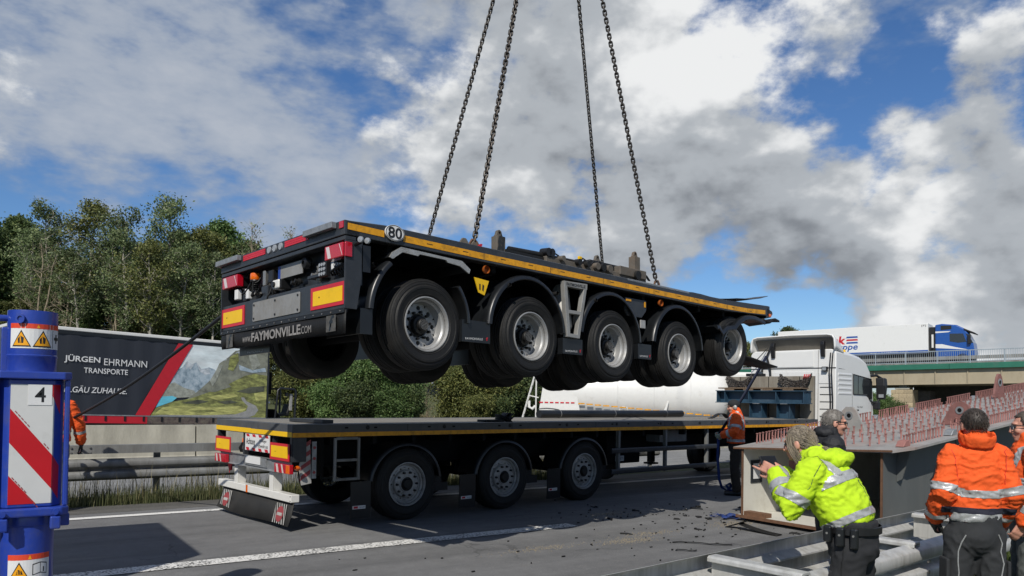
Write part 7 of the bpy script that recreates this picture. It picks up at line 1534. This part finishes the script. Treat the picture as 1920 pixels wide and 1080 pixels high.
for (x, y, w, h) in ((.10, .165, .05, .085), (.02, .195, .05, .10), (-.055, .18, .045, .11)):
    p = MB().box(x-w/2, y-.01, 1.03-h, x+w/2, y+.035, 1.045).build('pouch', T['black_plastic'], bo, bev=.012, seg=3); p.matrix_parent_inverse = Matrix.Diagonal((1/.8, 1, 1, 1)) @ Matrix.Translation((0, 0, -1.02)); MB().cyl((x, y+.034, 1.0), (x, y+.04, 1.0), .007, n=8).build('stud', T['bolt'], p)
MB().box(-.05, .135, .62, .10, .165, .75).build('pocket_flap', T['black_cloth'], tr, bev=.01)

def surf_line(name, obj, pts, r, m, n=5):
    """thin line laid on the surface of a garment"""
    P_ = []
    for i in range(len(pts)-1):
        for j in range(n):
            p = Vector(pts[i]).lerp(Vector(pts[i+1]), j/n); ok, co, no, _ = obj.closest_point_on_mesh(p); P_.append(co+no*r*.5)
    ok, co, no, _ = obj.closest_point_on_mesh(Vector(pts[-1])); P_.append(co+no*r*.5); return MB().tube(P_, r, 5).build(name, m, obj, smooth=60)
bpy.context.view_layer.update()
surf_line('seam', jk, [V3(.02, .0, 1.42), V3(-.05, 0, 1.25), V3(-.1, 0, 1.08)], .0022, T['glove_green']); surf_line('seam', jk, [V3(.12, .2, 1.43), V3(.16, .26, 1.32), V3(.22, .24, 1.24)], .002, T['glove_green'])
surf_line('seam', tr, [V3(.0, .3, .98), V3(.02, .3, .8), V3(.03, .3, .6)], .0022, T['black'])
# man in the black jacket behind her
sm = dict(jacket='black_jacket', trousers='charcoal_cloth', seed=9, J=dict(head=V3(.05, 0, 1.615), tilt=.12, el=[V3(-.04, .26, 1.16), V3(-.06, -.27, 1.15)], wr=[V3(.05, .22, .93), V3(.04, -.27, .90)]), bands=[], cuff=.95)
m2, body, jk, tr, HP, J = person('person', 'man in plain black jacket and dark glasses before the girder', (6.20, 3.98, 0), -.78, dict(sm, k=.985))
short_hair(body, HP, T['hair_grey'], 1.06, .05, -.055, .005, .012, 1); glasses(body, HP, T['glass_dark'])
q = MB(); ellip(q, J['neck']+V3(-.07, 0, .03), (.06, .12, .05), .4); ellip(q, J['neck']+V3(-.03, .085, .03), (.06, .045, .045)); ellip(q, J['neck']+V3(-.03, -.085, .03), (.06, .045, .045)); hm = remesh(q, .01, 4); wrinkle(hm, .006, 12, 2); part_mesh('hood', hm, T['black_jacket'], jk)
lo = MB()
for k_ in range(3): lo.tube([V3(-.128-.004*k_, -.10+.02*k_, 1.395), V3(-.13, -.09+.018*k_, 1.412), V3(-.128, -.06+.012*k_, 1.416)], .006, 6)
lo.build('chest_mark', T['white_print'], jk)

# man in the orange jacket seen from behind
so = dict(jacket='hivis_orange', trousers='charcoal_cloth', seed=14, girth=.81, wr_amp=.012, hem=.06, J=dict(head=V3(.03, 0, 1.625), tilt=.10, sh=[V3(0, .155, 1.43), V3(0, -.155, 1.43)], el=[V3(-.06, .225, 1.17), V3(-.05, -.215, 1.16)], wr=[V3(.10, .215, .985), V3(.09, -.205, .98)], kn=[V3(.03, .11, .50), V3(.0, -.10, .50)], an=[V3(-.03, .13, .09), V3(.0, -.12, .09)], hip_y=.09), hipw=(.165, .135),
          bands=[('torso', -.01, .045), ('torso', .155, .205), ('arm', .80, 1.0, 0, 'upper'), ('arm', .80, 1.0, 1, 'upper'), ('arm', .66, .86, 0, 'lower'), ('arm', .66, .86, 1, 'lower')])
m3, body, jk, tr, HP, J = person('person', 'man in orange reflective jacket and dark work trousers seen from behind', (5.62, 2.50, 0), .80, so)
short_hair(body, HP, T['hair_dark'], 1.035, .05, -.06, .003, .010, 5)
q = MB(); q.lathe([(.094, -.01), (.108, .0), (.116, .05), (.112, .078), (.104, .078), (.100, .05), (.094, .0)], J['neck']+V3(-.012, 0, .005), (-.25, 0, 1), 28, closed=True); cm = remesh(q, .008, 3); wrinkle(cm, .005, 12, 3); part_mesh('collar', cm, T['hivis_orange'], jk)
part_mesh('waist_panel', band_mesh(jk.data, ((V3(0, 0, 1.03), V3(0, 0, 1)), (V3(0, 0, 1.075), V3(.0, 0, 1))), lambda p: abs(p.y) < .235 and p.x < .2, .003), T['navy_cloth'], jk)
MB().box(-.21, -.13, .2, -.205, -.128, .21).build('seam', T['black'], tr)
for s_ in (0, 1):
    q = MB(); hand(q, J['wr'][s_], J['wr'][s_]-J['el'][s_], (.3, -1 if s_ == 0 else 1, 0), 1 if s_ == 0 else -1, (.5, .6, .6, .7), k=1.13); capsule(q, [J['el'][s_].lerp(J['wr'][s_], .72), J['wr'][s_]], [.05, .042]); part_mesh('glove', remesh(q, .007, 2), T['glove'], t if False else m3)
    sg = 1 if s_ == 0 else -1
    bpy.context.view_layer.update(); surf_line('zip_line', tr, [V3(-.16, sg*.13, .90), V3(-.16, sg*.16, .78), V3(-.14, sg*.15, .62), V3(-.14, sg*.14, .45)], .004, T['reflective'], 2)
    surf_line('seam', tr, [V3(-.05, sg*.3, .98), V3(-.02, sg*.3, .8), V3(-.0, sg*.3, .55)], .002, T['black'])
    MB().box(-.07, sg*.192-.012, .52, .07, sg*.192+.012, .72).build('cargo_pocket', T['charcoal_cloth'], tr, bev=.012)
bpy.context.view_layer.update(); surf_line('sleeve_zip', jk, [V3(-.03, .4, 1.36), V3(-.05, .4, 1.27)], .005, T['black']); surf_line('seam', jk, [V3(-.1, .17, 1.5), V3(-.12, .15, 1.36), V3(-.1, .14, 1.24)], .0014, T['marker_red']); surf_line('seam', jk, [V3(-.1, -.17, 1.5), V3(-.12, -.15, 1.36), V3(-.1, -.14, 1.24)], .0014, T['marker_red'])

# second orange jacket man at the right edge
sp_ = dict(jacket='hivis_orange', trousers='grey_jeans', seed=21, girth=1.05, J=dict(head=V3(.03, 0, 1.625), tilt=.08, el=[V3(-.02, .29, 1.16), V3(-.03, -.28, 1.15)], wr=[V3(.10, .27, .93), V3(.08, -.26, .92)]), bands=[('torso', .06, .11), ('torso', .25, .30), ('arm', .70, .88, 0, 'upper'), ('arm', .55, .75, 0, 'lower'), ('brace', .10, .15, .2), ('brace', -.15, -.10, .2)])
m4, body, jk, tr, HP, J = person('person', 'man with glasses in orange jacket and grey jeans at the right edge', (6.50, 2.50, 0), 2.15, dict(sp_, k=.99))
short_hair(body, HP, T['hair_brown'], 1.06, .05, -.05, .006, .012, 8); glasses(body, HP, T['lamp_glass'])
wa = MB().lathe([(.036, -.012), (.040, 0), (.036, .012), (.032, 0)], J['wr'][0], J['wr'][0]-J['el'][0], 18, closed=True).build('watch', T['black'], body)

# capped worker holding a strap beside the flatbed
sc_ = dict(jacket='hivis_orange', trousers='brown_cloth', seed=31, hem=.03, J=dict(head=V3(.05, 0, 1.61), tilt=.14, el=[V3(.02, .27, 1.17), V3(.06, -.26, 1.18)], wr=[V3(.24, .20, 1.10), V3(.26, -.16, 1.12)]), hands={0: dict(n=(0, -1, .2), curl=(.9, .95, 1, 1)), 1: dict(n=(0, 1, .2), curl=(.9, .95, 1, 1))},
           bands=[('torso', .02, .07), ('arm', .55, .75, 0, 'upper'), ('arm', .4, .6, 0, 'lower'), ('brace', .09, .15, .12), ('brace', -.15, -.09, .12)])
m5, body, jk, tr, HP, J = person('person', 'worker in black cap and orange jacket holding a strap beside the flatbed', (11.85, 9.55, 0), 2.25, dict(sc_, k=1.04))
cp_ = MB().add(*(lambda m_: (m_.v, m_.f))(ellip(MB(), HP(-.015, 0, .055), (.112, .092, .088)))).build('cap', T['black_cloth'], body, smooth=60); MB().loft([[HP(.08, -.07, .062), HP(.08, .07, .062), HP(.08, .06, .07), HP(.08, -.06, .07)], [HP(.165, -.045, .045), HP(.165, .045, .045), HP(.165, .04, .05), HP(.165, -.04, .05)]]).build('peak', T['black_cloth'], cp_)
for s_ in (-1, 1): MB().add(*(lambda m_: (m_.v, m_.f))(ellip(MB(), HP(-.03, s_*.092, -.01), (.036, .022, .045)))).build('ear_protector', T['rim_grey'], cp_, smooth=60)
for s_ in (0, 1):
    q = MB(); hand(q, J['wr'][s_], J['wr'][s_]-J['el'][s_], (0, -1 if s_ == 0 else 1, .2), 1 if s_ == 0 else -1, (.9, .95, 1, 1), k=1.12); capsule(q, [J['el'][s_].lerp(J['wr'][s_], .75), J['wr'][s_]], [.05, .042]); part_mesh('glove', remesh(q, .008, 2), T['glove_pale'], m5)
MB().lathe([(.200, -.02), (.206, 0), (.200, .02)], (0, 0, .99), (0, 0, 1), 30).build('belt', T['reflective'], tr, smooth=50).scale = (.78, 1.0, 1)

# worker half hidden behind the crane jack
sl = dict(jacket='hivis_orange', trousers='jeans', seed=41, J=dict(el=[V3(-.02, .27, 1.15), V3(-.03, -.30, 1.17)], wr=[V3(.12, .22, 1.25), V3(.04, -.35, .93)]), bands=[('torso', .1, .15), ('arm', .3, .45, 1, 'lower'), ('brace', -.16, -.10, .12), ('brace', .10, .16, .12)])
m6, body, jk, tr, HP, J = person('person', 'worker in orange jacket and jeans half hidden behind the blue crane jack', (.86, 12.95, 0), 1.75, dict(sl, k=1.08))
short_hair(body, HP, T['hair_dark'], 1.05)
q = MB(); hand(q, J['wr'][1], J['wr'][1]-J['el'][1], (.3, 1, 0), -1, (.4, .5, .5, .6), k=1.15); capsule(q, [J['el'][1].lerp(J['wr'][1], .62), J['wr'][1]], [.058, .045]); part_mesh('glove', remesh(q, .008, 2), T['glove'], m6)
part_mesh('cuff', remesh(capsule(MB(), [J['el'][1].lerp(J['wr'][1], .60), J['el'][1].lerp(J['wr'][1], .92)], [.064, .058]), .008, 2), T['glove_green'], m6)
# ---------------------------------------------------------------- straps and debris
def at_px(px, py, D):
    d = cam_dir(px, py); return Vector((0, 0, CAM_H))+d*(D/d.dot(fw))
def flat_strap(name, label, cat, pts, w, m, side=None, loc=None, parts='webbing', thick=.004):
    o = thing(name, label, cat, pts[0]); p0 = Vector(pts[0]); P_ = [Vector(p)-p0 for p in pts]; g_ = []
    for i, p in enumerate(P_):
        d = (P_[min(i+1, len(P_)-1)]-P_[max(i-1, 0)]).normalized(); s_ = Vector(side) if side else d.cross(Vector((0, 0, 1))); s_ = (s_-d*s_.dot(d)).normalized(); g_.append([p-s_*w/2, p+s_*w/2])
    MB().sheet(g_).build(parts, m, o, smooth=60, thick=thick); return o
hook_pt = MH @ Vector((.10, 2.56, -.52)); end = at_px(110, 798, 11.6)
gr_ = thing('guide_rope', 'black guide strap from the lifted trailer down to the left worker', 'strap', hook_pt)
MB().tube([(hook_pt.lerp(end, i/12)+Vector((0, 0, -.10*math.sin(math.pi*i/12))))-hook_pt for i in range(13)], .021, 8).build('rope', T['rope'], gr_, smooth=60)
T['strap_blue'] = mat('strap_blue', (.012, .04, .19), .7, var=.25, scale=20); T['strap_dark'] = mat('strap_dark', (.012, .018, .045), .7, var=.2)
hnd = Matrix.Translation((11.85, 9.55, 0)) @ Matrix.Rotation(2.25, 4, 'Z')
ha = hnd @ Vector((.32, .02, 1.15)); topp = at_px(1437, 668, 14.6)
flat_strap('lashing_strap', 'dark blue strap from the lifted trailer to the capped worker', 'strap', [topp.lerp(ha, i/8)+Vector((0, 0, -.05*math.sin(math.pi*i/8))) for i in range(9)], .07, T['strap_dark'], side=(1, -.2, 0))
gp = [ha, ha+Vector((-.02, .0, -.45)), ha+Vector((-.0, -.02, -.85)), ha+Vector((.06, -.04, -1.02)), ha+Vector((.16, -.08, -1.08)), ha+Vector((.26, -.10, -1.0)), ha+Vector((.22, -.10, -.93)), ha+Vector((.13, -.09, -.98)), ha+Vector((.2, -.12, -1.07)), ha+Vector((.4, -.3, -1.095))]
flat_strap('strap_end', 'blue strap end hanging from the worker\'s hands to the road', 'strap', gp, .05, T['strap_blue'], side=(.8, -.6, 0))
def heap(name, label, x, y, m, n, sx, sy, seed):
    R_ = random.Random(seed); o = thing(name, label, 'strap', (x, y, 0)); 
    for k in range(n):
        a = R_.uniform(-.5, .5); p = Vector((R_.uniform(-sx, sx), R_.uniform(-sy, sy), 0)); g_ = []
        for i in range(7):
            q_ = p+Vector((math.cos(a)*.05*i, -math.sin(a+1.1)*.05*i, .012+.045*abs(math.sin(i*.9+k)))); s_ = Vector((-math.sin(a), math.cos(a), R_.uniform(-.6, .6)))*.025; g_.append([q_-s_, q_+s_])
        MB().sheet(g_).build('loop', m, o, smooth=60, thick=.003)
    return o
heap('blue_strap', 'crumpled blue lashing strap lying on the open asphalt', 9.22, 7.70, T['strap_blue'], 9, .12, .22, 3); heap('blue_strap', 'dark blue strap heap at the feet of the capped worker', 10.35, 8.05, T['strap_dark'], 8, .2, .2, 5)
rs = thing('rubber_strip', 'curled rubber strip on the asphalt before the girder', 'rubber strip', (8.70, 7.06, 0)); g_ = []
for i in range(26):
    t = i/25
    if t < .35: a = math.pi*1.25*(t/.35); p = Vector((.02*math.sin(a), -.14+.16*math.cos(a)*.9+.06, .065-.055*math.cos(a*.98)))
    else: u = (t-.35)/.65; p = Vector((.03*u, -.14-.62*u, .075*(1-u)**2+.012))
    g_.append([p+Vector((-.07, 0, 0)), p+Vector((.07, .02, 0))])
MB().sheet(g_).build('strip', T['rubber'], rs, smooth=60, thick=.012)
def low_strip(name, label, p0, p1, w):
    o = thing(name, label, 'rubber strip', (p0[0], p0[1], 0)); d = Vector((p1[0]-p0[0], p1[1]-p0[1], 0)); n = Vector((-d.y, d.x, 0)).normalized()*w/2; g_ = []
    for i in range(9): t = i/8; p = d*t+Vector((0, 0, .010+.01*abs(math.sin(i*1.3))))+n*1.5*math.sin(i*.8); g_.append([p-n, p+n])
    MB().sheet(g_).build('strip', T['rubber'], o, smooth=50, thick=.006)
low_strip('rubber_strip', 'long thin black rubber strip near the guardrail', (7.1, 6.68), (7.62, 6.18), .035); low_strip('rubber_strip', 'short black rubber strip nearest the guardrail', (6.75, 6.30), (6.95, 6.15), .03); low_strip('rubber_strip', 'small black rubber strip beside the girder opening', (9.0, 6.35), (9.12, 6.15), .05)
# crash debris: dark splinters spread under the trailers
R_ = random.Random(77); big = []
q = MB()
def shard(q, x, y, s, h):
    a = R_.random()*6.283; n = R_.randint(3, 7); pts = [(x+math.cos(a+6.283*i/n)*s*R_.uniform(.35, 1.2)*1.4, y+math.sin(a+6.283*i/n)*s*R_.uniform(.3, .9)) for i in range(n)]
    q.prism(pts, 'z', .001, .004+h*R_.uniform(.3, 1.0))
spots2 = []
for _ in range(150):
    cx, cy = R_.choice(((8.1, 8.6), (8.9, 8.0), (8.6, 7.4), (9.6, 8.3), (7.7, 7.2), (6.9, 7.0), (8.3, 9.2))); spots2.append((R_.gauss(cx, .55), R_.gauss(cy, .5)))
for i, (x, y) in enumerate(spots2):
    if i < 20:
        q1 = MB(); s_ = R_.uniform(.02, .09)**1.0; shard(q1, 0, 0, s_, .014); shard(q1, s_*.5, s_*.3, s_*.5, .03); o = q1.build('debris_piece', T['rubber'] if i % 3 else T['black_plastic'], None, bev=.003); o.location = (x, y, 0); o.rotation_euler = (0, 0, R_.random()*6)
        tag(o, 'dark splinter of broken plastic on the asphalt below the trailers', 'debris', 'broken plastic pieces on the road')
    else: shard(q, x, y, R_.uniform(.006, .022), .014)
for _ in range(22): shard(q, R_.uniform(1.0, 7.5), R_.uniform(6.2, 7.9), R_.uniform(.006, .022), .014)
tag(q.build('debris_crumbs', T['rubber']), 'small dark crumbs of rubber and plastic scattered over the road', 'debris', kind='stuff')
T['sawdust'] = mat('sawdust', (.33, .28, .20), .95, var=.35, scale=30)
q = MB()
for cx, cy, n, sx, sy in ((9.0, 7.25, 520, .22, .14), (8.0, 8.85, 300, .25, .12), (6.75, 7.05, 380, .25, .08), (5.5, 7.2, 220, .3, .06), (7.3, 7.3, 240, .25, .07)):
    for _ in range(n): shard(q, R_.gauss(cx, sx), R_.gauss(cy, sy), R_.uniform(.0025, .007), .004)
tag(q.build('sawdust', T['sawdust']), 'pale sawdust sprinkled in patches on the asphalt', 'sawdust', kind='stuff')
bpy.context.view_layer.update()
